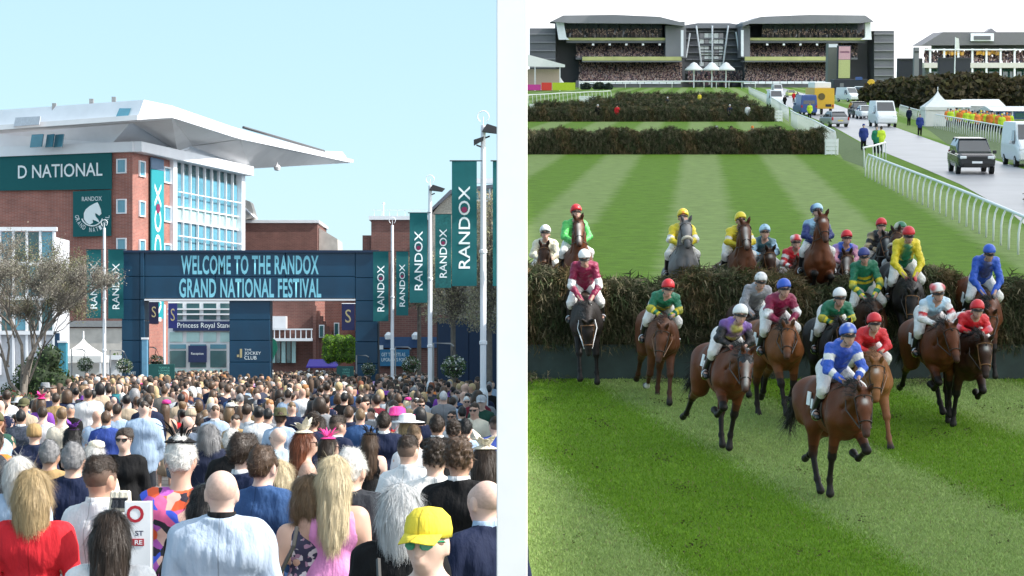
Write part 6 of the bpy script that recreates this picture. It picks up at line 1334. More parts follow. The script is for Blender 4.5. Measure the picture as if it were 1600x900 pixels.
def slabthing(name, label, cat, x0, x1, y0, y1, t, m, dep, parts=(), ground=True):
    p = RP(x0, y1, t); o = thing(name, label, cat, MR @ Matrix.Translation((p.x, p.y, 0))); w = (x1-x0)*t/F; zt = RP(x0, y0, t).z; zb = RP(x0, y1, t).z if not ground else 0
    b = MB(); b.box((w/2, dep/2, (zt+zb)/2), (w, dep, zt-zb)); link('casing', bevel(b.mesh('casing'), .06), m, o)
    for nm, a0, a1, b0, b1, mm in parts:
        q = [RP(a0, b1, t), RP(a1, b0, t)]; b = MB(); b.box(((a0+a1)/2*t/F-800*t/F-p.x, -.06, (q[0].z+q[1].z)/2), ((a1-a0)*t/F, .16, q[1].z-q[0].z)); b.build(nm, mm, o)
    if not ground:
        for x in (.1, .9): b = MB(); b.box((w*x, dep/2, zb/2), (.3,.3,zb)); b.build('leg', dark_metal, o)
    return o
black_back = mat('screen back', (.03,.032,.045), rough=.7, var=.1)
slabthing('screen_tower', 'grey tower block left of the big screen', 'tower', 1293, 1308, 68, 140, 520, mat('olive grey clad', (.17,.17,.15), rough=.7), 4, [('cap_sign', 1293.5, 1307.5, 69, 74, white_metal)])
slabthing('big_screen', 'big screen showing pink and yellow green panels', 'screen', 1308.5, 1329, 71, 140, 515, black_back, 2, [('screen', 1309.5, 1327.5, 72.5, 93, mat('screen pink', (.62,.35,.40), rough=.3)), ('screen', 1309.5, 1327.5, 93.5, 122, mat('screen green', (.50,.52,.22), rough=.3)), ('caption', 1311, 1326, 80, 83, mat('screen mauve', (.45,.2,.3), rough=.3))])
slabthing('black_cabin', 'black boxy cabin below the big screen', 'cabin', 1303, 1356, 124, 146, 500, black_back, 6, [('blue_sign', 1336, 1347, 120, 125, blue_paint), ('door', 1312, 1318, 130, 145, mid_clad)])
slabthing('big_screen', 'back of a black screen left of the grey post', 'screen', 1403, 1441, 91, 124, 480, black_back, 2, [('frame', 1404, 1440, 92, 94, dark_metal)], ground=False)
slabthing('grey_post', 'thick grey post between the black screens', 'post', 1427, 1435, 74, 140, 476, mid_clad, 1.2, [('band', 1427.3, 1434.7, 80, 82, dark_metal)])
slabthing('big_screen', 'back of a black screen in front of the old stand balcony', 'screen', 1467, 1516, 90, 120, 500, black_back, 2, [('frame', 1468, 1515, 91, 93, dark_metal)], ground=False)
p = RP(1491, 137, 470); o = thing('flagpole', 'thin white flagpole in front of the old stand', 'pole', MR @ Matrix.Translation((p.x, p.y, 0))); h = RP(1491, 58, 470).z; b = MB(); b.tube([(0,0,0),(0,0,h)], [.16,.08], 6); b.build('mast', white_metal, o); b = MB(); b.prism([(.05,0,h-2.6),(.9,0,h-2.3),(.7,0,h-.3),(.05,0,h-.1)], (0,.05,0)); b.build('fabric', tentw, o)
p = RP(1361, 140, 430); o = thing('balloon_sign', 'yellow round sign on a post at the hedge end', 'sign', MR @ Matrix.Translation((p.x, p.y, 0))); zc = RP(1361, 130, 430).z; b = MB(); b.lathe([(0,-.15),(.7,-.12),(.75,0),(.7,.12),(0,.15)], 16, Matrix.Translation((0,0,zc)) @ UPR); b.build('disc', yellow_paint, o); b = MB(); b.box((0,.2,zc/2),(.12,.1,zc)); b.build('post', dark_metal, o)
# ---- people by the course
for cname, c in (('hi vis yellow', (.55,.72,.05)), ('hi vis orange', (.85,.25,.06)), ('green coat', (.03,.22,.12)), ('dark blue coat', (.03,.05,.22))): CLOTHC[cname] = c
def course_person(px, py, tc, label, yaw=180, hat=None, hatc=None, legs='black', grp='stewards and marshals along the course', hair='short', sex='m'):
    person(px, 600, sex=sex, top='broad', tc=tc, hair=hair if not hat else None, hat=hat, hatc=hatc, yaw=yaw, D=60, zn=1.62, label=label, legs=legs, group=grp, M=MR @ TR(GR(px, py)))
for a in ((1119,240,'black','steward in black at the second fence, leftmost of three','cap','pale grey'),(1142,240,'black','steward in black with a dark hat at the second fence','cap','black'),(1175,240,'orange','marshal in a yellow and orange coat standing at the second fence','cap','orange'),(1217,240,'navy','steward in navy at the end of the second fence',None,None),
          (934,190,'black','steward in black with a white cap at the third fence','cap','white'),(964,190,'red','marshal in a red coat at the third fence','cap','black'),(1140,190,'navy','steward in navy at the third fence','cap','white'),(1168,190,'white','person in white at the third fence',None,None),(1043,172,'charcoal','steward in grey at the fourth fence','cap','white'),(1093,163,'yellow','marshal in yellow at the fifth fence',None,None),
          (1349,235,'dark blue coat','person in a dark blue hooded coat at the rail corner','beanie','dark blue coat'),(1369,240,'green coat','person in a green coat beside the hi vis marshal',None,None),(1376,240,'hi vis yellow','marshal in hi vis yellow at the rail corner',None,None),(1420,196,'navy','person in dark navy by the pagoda tent',None,None),(1437,212,'dark blue coat','person in a blue coat standing on the road verge',None,None),(1265,186,'hi vis yellow','marshal in hi vis by the blue van',None,None),
          (1226,168,'black','person in black crossing far up the road',None,None),(1240,160,'red','person in red far up the road',None,None),(1246,160,'black','person in black beside the one in red',None,None),(1394,186,'charcoal','person in charcoal beside the white van',None,None)):
    course_person(a[0], a[1], a[2], a[3], hat=a[4], hatc=a[5], yaw=180 if a[0] % 2 else 20)
rg = random.Random(4)
for i in range(22):
    px = 1480+i*4.6+rg.random()*2; tc = ['hi vis orange','hi vis yellow','hi vis orange','hi vis yellow','orange'][i % 5]
    ht = [None, 'white', 'black', 'navy', 'orange', 'yellow', 'grey'][(i*3) % 7]
    course_person(px, 199+(px-1480)*.16-rg.random()*7, tc, 'marshal in %s, %s, %s along the white rail' % (tc, (ht+' cap') if ht else 'bareheaded', 'first second third fourth fifth sixth seventh eighth ninth tenth eleventh twelfth thirteenth fourteenth fifteenth sixteenth seventeenth eighteenth nineteenth twentieth twenty-first last'.split()[i]), yaw=180+rg.random()*60-30, grp='marshals behind the white rail', hat='cap' if ht else None, hatc=ht)
# ================================================================== HORSES AND JOCKEYS
horse_mat = mat('horse coat', (0,0,0), attr=True, rough=.5, var=.28, scale=4, bump=.2, bscale=50, spec=.2, stretch=(1,1,.6))
hairm_ = mat('mane hair', (0,0,0), attr=True, rough=.6, var=.4, scale=30, bump=1, bscale=40, stretch=(1,1,.3))
leather = mat('dark leather', (.03,.018,.012), rough=.5, var=.15); tan_leather = mat('tan leather', (.20,.09,.035), rough=.5); silk = mat('racing silk', (0,0,0), attr=True, rough=.42, var=.06, scale=14, bump=1, bscale=16, spec=.4, bdist=.03); boot_m = mat('black boots', (.012,.012,.014), rough=.3)
helm_m = mat('helmet cover', (0,0,0), attr=True, rough=.4, var=.03); fleece = mat('sheepskin', (.62,.57,.46), rough=.95, var=.2, scale=30, bump=1, bscale=60)
COATS = {'bay':((.155,.046,.016),(.016,.012,.010)),'bright bay':((.235,.082,.026),(.02,.014,.012)),'dark bay':((.060,.024,.012),(.014,.011,.010)),'chestnut':((.27,.095,.033),(.20,.07,.028)),'liver':((.15,.055,.025),(.09,.035,.018)),'black':((.022,.017,.015),(.013,.011,.010)),'grey':((.20,.20,.205),(.06,.06,.065)),'golden':((.34,.14,.05),(.25,.10,.04))}
POSES = {'gal1':([52,-62,-105],[-16,-12,8],[-14,-62,-40,-65],[50,-8,28,45]),'gal2':([-16,-12,8],[52,-62,-105],[50,-8,28,45],[-14,-62,-40,-65]),'reach':([34,22,38],[-6,-38,-80],[35,-30,0,20],[-5,-55,-30,-50]),'reach2':([-6,-38,-80],[34,22,38],[-5,-55,-30,-50],[35,-30,0,20]),'land':([28,24,44],[44,40,56],[-5,-85,-70,-90],[5,-80,-60,-80]),'jump':([62,-70,-120],[72,-55,-110],[-15,-55,-35,-40],[-8,-60,-30,-40]),'tuck':([45,-60,-110],[30,-85,-120],[20,-70,-40,-60],[30,-60,-30,-40])}
def dr_(a): return np.array((0, math.sin(R(a)), -math.cos(R(a))))
def horse_parts(pose, coat, ne, ny, hp, blaze, socks):
    c, d = [tuple(.72*x for x in q) for q in COATS[coat]]; c2 = tuple(.8*x for x in c); pr = []
    pr += [P((0,-.35,1.215),(0,.30,1.20),.30,.305,c,sq=(.86,1,1),k=.1), P((0,.40,1.20),(0,.56,1.24),.275,.225,c,sq=(.86,1,1.1),k=.12), P((0,-.74,1.27),(0,-.45,1.28),.27,.29,c,sq=(.95,1,1),k=.12), P((0,.30,1.48),(0,.02,1.42),.10,.11,c,k=.12), P((0,-.1,1.02),(0,.3,1.0),.2,.2,c,k=.12,sq=(.9,1,1))]
    for s in (-1, 1): pr += [P((s*.11,.52,1.18),(s*.12,.60,1.10),.13,.10,c,k=.08), P((s*.14,.30,1.38),(s*.17,.44,1.12),.10,.13,c,k=.08), P((s*.13,-.80,1.28),(s*.16,-.72,1.0),.20,.15,c,k=.1)]
    Nb = np.array((0,.48,1.34)); d1 = np.array((math.sin(R(ny))*math.cos(R(ne)), math.cos(R(ny))*math.cos(R(ne)), math.sin(R(ne)))); poll = Nb+.72*d1; mid = Nb+.36*d1+np.array((0,0,.035))
    hy = R(ny*1.5); d2 = np.array((math.sin(hy)*math.cos(R(hp)), math.cos(hy)*math.cos(R(hp)), math.sin(R(hp)))); side = np.array((math.cos(hy), -math.sin(hy), 0)); up = np.cross(side, d2)
    pr += [P(Nb,mid,.235,.175,c,sq=(.72,1,1),k=.12), P(mid,poll-.02*d1,.165,.108,c,sq=(.74,1,1),k=.08), P((0,.55,1.10),Nb+.25*d1-np.array((0,0,.06)),.15,.13,c,sq=(.75,1,1),k=.1)]
    muz = poll+.56*d2; fc = c
    pr += [P(poll+.02*d2,poll+.22*d2,.105,.092,fc,k=.05), P(poll+.2*d2+up*.012,poll+.46*d2,.078,.056,fc,k=.05), P(poll+.47*d2-up*.01,muz-up*.012,.060,.053,tuple(.35*x+.012 for x in c) if coat not in ('chestnut','golden') else c2,k=.03), P(poll+.12*d2-up*.075,poll+.24*d2-up*.06,.082,.06,fc,k=.05), P(poll+.3*d2-up*.05,poll+.5*d2-up*.055,.04,.032,fc,k=.04)]
    for s in (-1, 1):
        e0 = poll+side*s*.052+up*.075; ed = (up*.8-d2*.35+side*s*.28); ed /= np.linalg.norm(ed); pr += [P(e0,e0+ed*.085,.030,.036,c2,k=.015), P(e0+ed*.085,e0+ed*.175,.034,.006,d,k=.012)]
        ey = poll+.17*d2+side*s*.092+up*.03; pr += [P(ey-d2*.02+up*.012,ey+d2*.025+up*.008,.02,.015,c2,k=.02), P(ey,ey+.001,.017,c=(.008,.006,.006),k=.004)]
        nz = muz-.01*d2+side*s*.035+up*.012; pr.append(P(nz+side*s*.022,nz+side*s*.022+d2*.02,.012,c=(.01,.008,.008),k=.01,op='s'))
    pr.append(P((0,.80,1.26),(0,.74,1.02),.018,.02,k=.06,op='s'))
    for s in (-1, 1): pr += [P((s*.235,.20,1.46),(s*.275,.40,1.10),.012,.012,k=.05,op='s'), P((s*.29,-.36,1.30),(s*.27,-.44,1.04),.012,.012,k=.06,op='s'), P((s*.10,.70,1.24),(s*.09,.72,1.12),.075,.06,c,k=.05), P((s*.20,-.92,1.25),(s*.21,-.86,1.02),.06,.05,c,k=.05)]
    for s in (-1, 1): pr.append(P(tuple(Nb+.16*d1+np.array((s*.155,0,-.11))),tuple(mid+.12*d1+np.array((s*.115,0,-.10))),.012,.01,k=.05,op='s'))
    if blaze: pr.append(P(poll+.13*d2+up*.083,poll+(.5 if blaze == 'blaze' else .15)*d2+up*(.052 if blaze == 'blaze' else .086),.026,.020 if blaze == 'blaze' else .022,(.62,.60,.57),k=.008,sq=(1,1,1)))
    FL, FRr, HL, HR = POSES[pose]; hooves = []
    for s, a in ((-1, FL), (1, FRr)):
        E = np.array((s*.155,.38,.98)); K = E+.43*dr_(a[0]); Ft = K+.33*dr_(a[1]); T = Ft+.12*dr_(a[2]); hf = T+.07*dr_(a[2])
        E2 = K+np.array((-s*.02,0,0))
        wh = (.6,.58,.55) if ('f%d' % s) in socks else d
        pr += [P((s*.145,.36,1.10),E,.13,.10,c,k=.08), P(E,K,.090,.055,c,k=.04,st=[(0,c),(.55,tuple((x+y)/2 for x, y in zip(c, d))),(.8,d)]), P(K,K+.001,.056,c=d,k=.04), P(K,Ft,.040,.036,d,k=.03,st=[(0,d),(.7,wh)]), P(Ft,Ft+.001,.046,c=wh,k=.03), P(Ft,T,.038,.042,wh,k=.02), P(T,hf,.047,.060,(.02,.018,.016),k=.012)]; hooves.append(hf[2]-.06)
    for s, a in ((-1, HL), (1, HR)):
        Hp = np.array((s*.15,-.66,1.14)); St = Hp+.34*dr_(a[0]); Hk = St+.42*dr_(a[1]); Ft = Hk+.38*dr_(a[2]); T = Ft+.12*dr_(a[3]); hf = T+.07*dr_(a[3]); wh = (.6,.58,.55) if ('h%d' % s) in socks else d
        pr += [P(Hp+np.array((0,0,.05)),St,.20,.135,c,k=.1), P(St,Hk,.115,.056,c,k=.06,st=[(0,c),(.7,tuple((x+y)/2 for x, y in zip(c, d)))]), P(Hk,Hk+.001,.060,c=d,k=.04), P(Hk,Ft,.046,.038,d,k=.03,st=[(0,d),(.65,wh)]), P(Ft,Ft+.001,.048,c=wh,k=.03), P(Ft,T,.04,.044,wh,k=.02), P(T,hf,.048,.060,(.02,.018,.016),k=.012)]; hooves.append(hf[2]-.06)
    return pr, dict(Nb=Nb, mid=mid, poll=poll, d1=d1, d2=d2, side=side, up=up, muz=muz), min(hooves)
def cards(me, d0, L0, n, col):             # loose hair strands added to a mane or tail
    rg = np.random.default_rng(n); k0 = len(me.vertices); v = np.empty(k0*3, np.float32); me.vertices.foreach_get('co', v); v = v.reshape(-1, 3); q = np.array([list(p.vertices) for p in me.polygons], np.int32)
    cl = np.empty(k0*4, np.float32); me.attributes['Col'].data.foreach_get('color', cl); cl = cl.reshape(-1, 4)[:, :3]; p = v[rg.integers(0, k0, n)]; d = np.array(d0)+rg.normal(size=(n, 3))*.28; d /= np.linalg.norm(d, axis=1)[:, None]
    s = np.cross(d, rg.normal(size=(n, 3))); s /= np.linalg.norm(s, axis=1)[:, None]; L = L0*(.4+.8*rg.random((n, 1))); w = .004; e = p+d*L; V = np.stack([p-s*w, p+s*w, e+s*w*.3, e-s*w*.3], 1).reshape(-1, 3)
    return npmesh(me.name, np.concatenate([v, V]), np.concatenate([q, np.arange(4*n).reshape(n, 4)+k0]), np.concatenate([cl, np.tile(col, (4*n, 1))]))
def ring(c, a, ra, b, rb, n=14): return [Vector(c+a*ra*math.cos(6.2832*i/n)+b*rb*math.sin(6.2832*i/n)) for i in range(n+1)]
def rider_points(lean):
    l = R(lean); hip = np.array((0,-.20,1.70)); sh = hip+.50*np.array((0, math.cos(l), math.sin(l))); hd = sh+np.array((0,.145+.05*math.cos(l),.16+.05*math.sin(l))); return hip, sh, hd
def hoops(a, b, n): return [(i/n, a if i % 2 == 0 else b) for i in range(n)]
HG = 'runners in the steeplechase'; JG = 'jockeys riding in the steeplechase'
def runner(hx, hy, t, yaw, pitch, pose, coat, hlabel, jlabel, silks, sleeve, cap, ne=27, ny=0, hp=-52, lean=34, blaze=None, socks=(), noseband=None, rein=leather, cloth_c=(.02,.02,.022), sash=None, breast=None, capstar=None, glove=(.02,.02,.02), roll=0, hy2=None, hood=None):
    if pose in ('gal1', 'gal2', 'reach', 'reach2'): ne -= 6; lean -= 10
    if pose == 'jump': ne += 14; lean -= 8; pitch += 5; t -= 1.25
    else: roll = ((hx*7) % 13-6)*1.1
    yaw = 180+(yaw-180)*.62
    pr, k, zmin = horse_parts(pose, coat, ne, ny, hp, blaze, socks); hip, sh, hd = rider_points(lean)
    Rm = Matrix.Rotation(R(yaw), 4, 'Z') @ Matrix.Rotation(R(pitch), 4, 'X') @ Matrix.Rotation(R(roll), 4, 'Y') @ Matrix.Scale(.92, 4)
    hv = Rm @ Vector(hd+np.array((0,0,.05))); d = rdir(hx, hy)
    if t == 'g':
        low = min((Rm @ Vector((p[1] if True else p[0]))).z-p[3]*p[6].min() for p in pr if p[7] == 'u'); base = -low+.004; t = (H5-(base+hv.z))/(-d.z)
    pos = RP(hx, hy, t)-hv
    M = MR @ Matrix.Translation(pos) @ Rm
    ho = thing('horse', hlabel, 'horse', M, HG); c, dk = COATS[coat]
    link('body', blob('horse body', pr, .021), horse_mat, ho)
    mc = tuple(.7*x for x in dk) if coat not in ('chestnut','golden','grey') else tuple(.7*x for x in c)
    crest = [k['Nb']+np.array((0,-.12,.19)), k['mid']+np.array((0,-.02,.165)), k['poll']+k['up']*.08-k['d1']*.02]
    mn = [P(crest[0],crest[1],.028,.034,mc,k=.03), P(crest[1],crest[2],.034,.034,mc,k=.03), P(crest[2],k['poll']+.09*k['d2']+k['up']*.105,.03,.012,mc,k=.02)]
    for q in np.linspace(.1,.9,7):
        p0 = crest[0]*(1-q)+crest[1]*q if q < .5 else crest[1]*(2-2*q)+crest[2]*(2*q-1); mn.append(P(p0,p0+np.array((.07,-.02,-.10)),.022,.012,mc,k=.02))
    link('mane', cards(blob('mane', mn, .016, noise=.006, nfreq=60), (.35,-.75,.15), .16, 900, mc), hairm_, ho)
    tl_ = [P((0,-.98,1.36),(0,-1.14,1.34),.045,.05,mc,k=.03), P((0,-1.14,1.34),(.05,-1.36,1.12),.05,.075,mc,k=.04), P((.05,-1.36,1.12),(.10,-1.52,.78),.075,.035,mc,k=.04)]
    link('tail', cards(blob('tail', tl_, .02, noise=.012, nfreq=45), (.08,-.5,-.85), .30, 900, mc), hairm_, ho)
    # tack
    po, d2, up, sd_ = k['poll'], k['d2'], k['up'], k['side']; br = MB()
    br.tube(ring(po+.40*d2-up*.012, sd_, .082, up, .085), .0085, 5); br.tube(ring(po+.055*d2-up*.02, sd_, .118, up, .125), .009, 5)
    for s in (-1, 1): br.tube([Vector(po+.06*d2+sd_*s*.115), Vector(po+.25*d2+sd_*s*.10-up*.01), Vector(po+.45*d2+sd_*s*.072-up*.03)], .009, 5)
    br.build('bridle', leather if coat not in ('black','dark bay') else tan_leather, ho)
    rn = MB()
    hands = [np.array((s*.075,.50,1.60)) for s in (-1, 1)]
    for s, h in zip((-1, 1), hands): rn.tube([Vector(po+.47*d2+sd_*s*.07-up*.035), Vector((po+.47*d2+sd_*s*.07)*.5+h*.5+np.array((s*.10,0,-.06))), Vector(h)], .0095, 5)
    rn.build('reins', rein, ho)
    if noseband: 
        nb_ = MB(); nb_.tube(ring(po+.39*d2-up*.01, sd_, .088, up, .09), .032, 8); nb_.build('noseband', fleece if noseband == 'fleece' else white_paint, ho, smooth=True)
    if hood:
        link('hood', blob('hood', [P(po+.0*d2,po+.22*d2,.112,.100,hood,k=.05), P(po+.12*d2-up*.075,po+.22*d2-up*.06,.088,.07,hood,k=.05)], .014, cuts=[(tuple(po+.27*d2), tuple(d2))]), silk, ho)
    sc_ = [P((0,-.35,1.215),(0,.30,1.20),.318,.322,cloth_c,sq=(.86,1,1),k=.1), P((0,.30,1.49),(0,.02,1.43),.115,.125,cloth_c,k=.12)]
    link('saddle_cloth', blob('saddle cloth', sc_, .022, cuts=[((0,.12,0),(0,1,.25)),((0,-.40,0),(0,-1,0)),((0,0,1.14),(0,0,-1))]), silk, ho)
    link('saddle', blob('saddle', [P((0,-.22,1.555),(0,.08,1.56),.07,.06,(.02,.015,.012),k=.04,sq=(1.6,1,.6)), P((.20,.02,1.45),(.27,.08,1.30),.06,.05,(.02,.015,.012),k=.03,sq=(.6,1,1)), P((-.20,.02,1.45),(-.27,.08,1.30),.06,.05,(.02,.015,.012),k=.03,sq=(.6,1,1))], .018, colors=False), leather, ho)
    for s in (-1, 1):
        nw = MB(); nw.prism([(s*.288,-.36,1.20),(s*.288,-.24,1.20),(s*.268,-.24,1.38),(s*.268,-.36,1.38)], (s*.012,0,0))
        nw.build('number_patch', white_paint, ho); nw = MB(); nw.prism([(s*.29,-.20,1.17),(s*.29,-.14,1.17),(s*.275,-.14,1.30),(s*.275,-.20,1.30)], (s*.012,0,0)); nw.build('number_patch', white_paint, ho)
    gi = MB(); gi.tube(ring(np.array((0,.12,1.19)), np.array((1,0,0)), .274, np.array((0,0,1)), .325, 18), .018, 5); gi.build('girth', leather, ho)
    if breast:
        bp = MB(); bp.tube([Vector((s_*.26, .35-abs(1-abs(s_))*.0+.38*(1-abs(s_)), 1.16+.10*abs(s_))) for s_ in np.linspace(-1, 1, 11)], .02, 6); bp.build('breast_strap', mat('breast strap %s' % breast[0], breast[1], rough=.6), ho)
    # rider: one continuous figure, clothing as children
    jo = thing('jockey', jlabel, 'person', M, JG); skn = (.50,.30,.23)
    kn = [np.array((s*.27,.18,1.47)) for s in (-1, 1)]; an = [np.array((s*.30,-.05,1.14)) for s in (-1, 1)]; hh_ = [hip+np.array((s*.10,.0,0)) for s in (-1, 1)]
    shs = [sh+np.array((s*.17,0,0)) for s in (-1, 1)]; elb = [(a+h)/2+np.array((s*.13,-.05,-.05)) for a, h, s in zip(shs, hands, (-1, 1))]
    neck = sh+np.array((0,.05,.06)); bd = [P(hip,sh,.12,.13,skn,k=.08,sq=(1.2,1,1)), P(sh,hd-np.array((0,.0,.07)),.06,.055,skn,k=.04), P(hd+np.array((0,-.02,.03)),hd+np.array((0,.02,0)),.088,.088,skn,k=.03,sq=(.88,1,1)), P(hd+np.array((0,.05,-.06)),hd+np.array((0,.07,-.09)),.055,.04,skn,k=.04), P(hd+np.array((0,.105,-.02)),hd+np.array((0,.12,-.045)),.010,.014,skn,k=.02), P(hd+np.array((-.02,.105,-.082)),hd+np.array((.02,.105,-.082)),.010,c=(.35,.13,.11),k=.012)]
    for i in (0, 1):
        s = (-1, 1)[i]; h = hands[i]; bd += [P(shs[i],elb[i],.05,.042,skn,k=.03), P(elb[i],h,.038,.028,skn,k=.03), P(h,h+np.array((0,.045,-.02)),.034,.034,glove,k=.02), P(hh_[i],kn[i],.085,.06,skn,k=.04), P(kn[i],an[i],.055,.036,skn,k=.03), P(an[i],an[i]+np.array((s*.01,.17,-.05)),.038,.03,skn,k=.02), P(hd+np.array((s*.085,-.01,-.02)),hd+np.array((s*.088,-.015,-.05)),.016,.012,skn,k=.01)]
        for q, L in zip((-.030,-.010,.010,.030), (.035,.045,.043,.030)): bd += [P(h+np.array((q*.5,.06,.01+q*.4)),h+np.array((q*.5-s*.01,.085,-.01-L*.3+q*.4)),.011,.010,glove,k=.006), P(h+np.array((q*.5-s*.01,.085,-.01-L*.3+q*.4)),h+np.array((q*.5-s*.02,.06,-.035+q*.4)),.010,.008,glove,k=.006)]
        bd.append(P(h+np.array((-s*.028,.03,.02)),h+np.array((-s*.03,.075,.025)),.012,.010,glove,k=.008))
    link('body', blob('jockey body', bd, .0125), mat('jockey skin', (0,0,0), attr=True, rough=.5, var=.06), jo)
    dv_ = (sh-hip)/np.linalg.norm(sh-hip); cb = hip+dv_*.30+np.array((0,.03,0)); st_b = silks if isinstance(silks, list) else None; c0 = silks[0][1] if st_b else silks
    sl_ = [P(hip+dv_*.05,sh-dv_*.02,.150,.150,c0,k=.06,sq=(1.2,1,1),st=st_b), P(shs[0],shs[1],.082,c=(silks[-1][1] if st_b else silks),k=.06), P(sh+np.array((0,.01,.03)),neck+np.array((0,.03,.03)),.075,.062,(silks[-1][1] if st_b else silks),k=.03)]
    for i in (0, 1):
        e1 = sleeve if isinstance(sleeve, list) else [(0, sleeve)]; ns = len(e1); up_s = [(q*2, c_) for q, c_ in e1 if q < .5]; lo_s = [(max(0, q*2-1), c_) for q, c_ in e1 if q >= .5] or [(0, e1[-1][1])]
        if lo_s[0][0] > 0: lo_s = [(0, up_s[-1][1])]+lo_s
        sl_ += [P(shs[i],elb[i],.078,.068,up_s[0][1],k=.03,st=up_s), P(elb[i],hands[i]+np.array((0,-.04,.01)),.066,.042,lo_s[0][1],k=.02,st=lo_s)]
    if sash: sl_.append(P(sh+np.array((0,.10,-.02)),hip+dv_*.28+np.array((0,.12,-.06)),.07,.075,sash,k=.01,sq=(1.3,1,1)))
    link('silks', blob('silks', sl_, .0135, noise=.007, nfreq=30), silk, jo)
    wb = (.74,.73,.71); br_ = []
    for i in (0, 1): br_ += [P(hh_[i],kn[i],.118,.082,wb,k=.04), P(kn[i],kn[i]*.75+an[i]*.25,.078,.066,wb,k=.03)]
    br_.append(P(hip+np.array((-.05,-.02,.0)),hip+np.array((.05,-.02,.0)),.15,c=wb,k=.06)); link('breeches', blob('breeches', br_, .0145, noise=.003, nfreq=40), silk, jo)
    for i in (0, 1):
        s = (-1, 1)[i]; a0 = kn[i]*.72+an[i]*.28; link('boot', blob('boot', [P(a0,an[i],.066,.046,k=.02), P(an[i]+np.array((0,-.02,-.02)),an[i]+np.array((s*.01,.18,-.055)),.046,.036,k=.03)], .014, colors=False), boot_m, jo)
        b = MB(); b.tube(ring(an[i]+np.array((s*.005,.09,-.03)), np.array((1,0,0)), .062, np.array((0,0,1)), .072, 12), .010, 5); b.build('stirrup', mat('steel', (.55,.55,.57), rough=.25, metal=1), ho)
    hc = cap if not isinstance(cap, list) else cap[0]; hp_ = hd+np.array((0,-.005,.055)); pk = [P(hp_+np.array((0,-.012,0)),hp_+np.array((0,.012,.008)),.122,.120,hc,k=.02,sq=(.92,1.05,1))]
    if isinstance(cap, list): 
        if capstar == 'half': pk.append(P(hp_+np.array((.03,0,.012)),hp_+np.array((.032,0,.012)),.106,c=cap[1],k=.004))
        elif capstar == 'spots':
            for a in range(0, 360, 45):
                for e in (8, 45): q = np.array((.92*math.cos(R(a+e))*math.cos(R(e)), 1.05*math.sin(R(a+e))*math.cos(R(e)), math.sin(R(e))))*.106; pk.append(P(hp_+q,hp_+q*1.01,.021,c=cap[1],k=.004))
        elif capstar == 'stripe':
            for x in (-.055, .055): pk.append(P(hp_+np.array((x,.05,.04)),hp_+np.array((x,-.04,.05)),.062,c=cap[1],k=.004))
        else:
            for a in (0, 72, 144, 216, 288): q = np.array((.075*math.cos(R(a)), .02+.075*math.sin(R(a)), .105)); pk.append(P(hp_+np.array((0,.02,.112)),hp_+q*np.array((1,1,.85)),.016,.012,c=cap[1],k=.004)); pk.append(P(hp_+np.array((0,.11,.02)),hp_+np.array((0,.118,.0)),.022,.01,c=cap[1],k=.004))
    link('helmet', blob('helmet', pk, .0125, cuts=[(tuple(hp_+np.array((0,0,-.035))), (0,.25,-1))]), helm_m, jo)
    b = MB(); b.tube([tuple(hd+np.array((-.085,.0,.02))), tuple(hd+np.array((-.06,.05,-.08))), tuple(hd+np.array((0,.075,-.125))), tuple(hd+np.array((.06,.05,-.08))), tuple(hd+np.array((.085,.0,.02)))], .006, 5); b.build('chin_strap', leather, jo)
    b = MB(); vs = [tuple(hp_+np.array((.105*math.sin(R(a)), .11*math.cos(R(a))+.0, -.030))) for a in range(-70, 71, 20)]+[tuple(hp_+np.array((.10*math.sin(R(a)), .11*math.cos(R(a))+.055*math.cos(R(a)), -.050))) for a in range(-70, 71, 20)]
    n = 8; vs += [(x, y, z-.008) for x, y, z in vs]; b.add(vs, [(i, i+1, n+i+1, n+i) for i in range(n-1)]+[(2*n+i, 3*n+i, 3*n+i+1, 2*n+i+1) for i in range(n-1)]+[(n+i, n+i+1, 3*n+i+1, 3*n+i) for i in range(n-1)]); b.build('peak', mat('black plastic', (0,0,0)), jo)
    link('goggles', blob('goggles', [P(hd+np.array((-.045,.085,.012)),hd+np.array((.045,.085,.012)),.030,k=.02,sq=(1,.8,.8)), P(hd+np.array((-.06,.06,.012)),hd+np.array((-.09,0,.02)),.012,k=.01), P(hd+np.array((.06,.06,.012)),hd+np.array((.09,0,.02)),.012,k=.01)], .011, colors=False), mat('goggle lens', (.012,.012,.014), rough=.12), jo)
    b = MB(); h = hands[1]; b.tube([tuple(h+np.array((.0,.03,.0))), tuple(h+np.array((.18,-.25,-.18))), tuple(h+np.array((.25,-.42,-.30)))], [.009,.007,.005], 5); tagw = b.build('whip', leather, jo)
wht, crm, red_, mar, grn, yel = (.78,.78,.78), (.66,.62,.48), (.62,.02,.03), (.23,.012,.055), (.015,.16,.085), (.72,.58,.03)
lime, navy_, rblue, lblue, blk, gry, pnk, tan_, pur = (.10,.52,.12), (.02,.035,.16), (.03,.10,.52), (.38,.60,.78), (.014,.014,.016), (.30,.30,.33), (.75,.35,.45), (.48,.36,.20), (.22,.10,.42)
hoop = hoops(grn, yel, 7); gy = [(0,grn),(.30,yel),(.44,grn),(.56,yel),(.7,grn)]
gys = [(0,grn),(.38,yel),(.5,grn),(.62,yel),(.72,grn),(.84,yel),(.93,grn)]
arm = [(0,mar),(.34,wht),(.55,mar)]
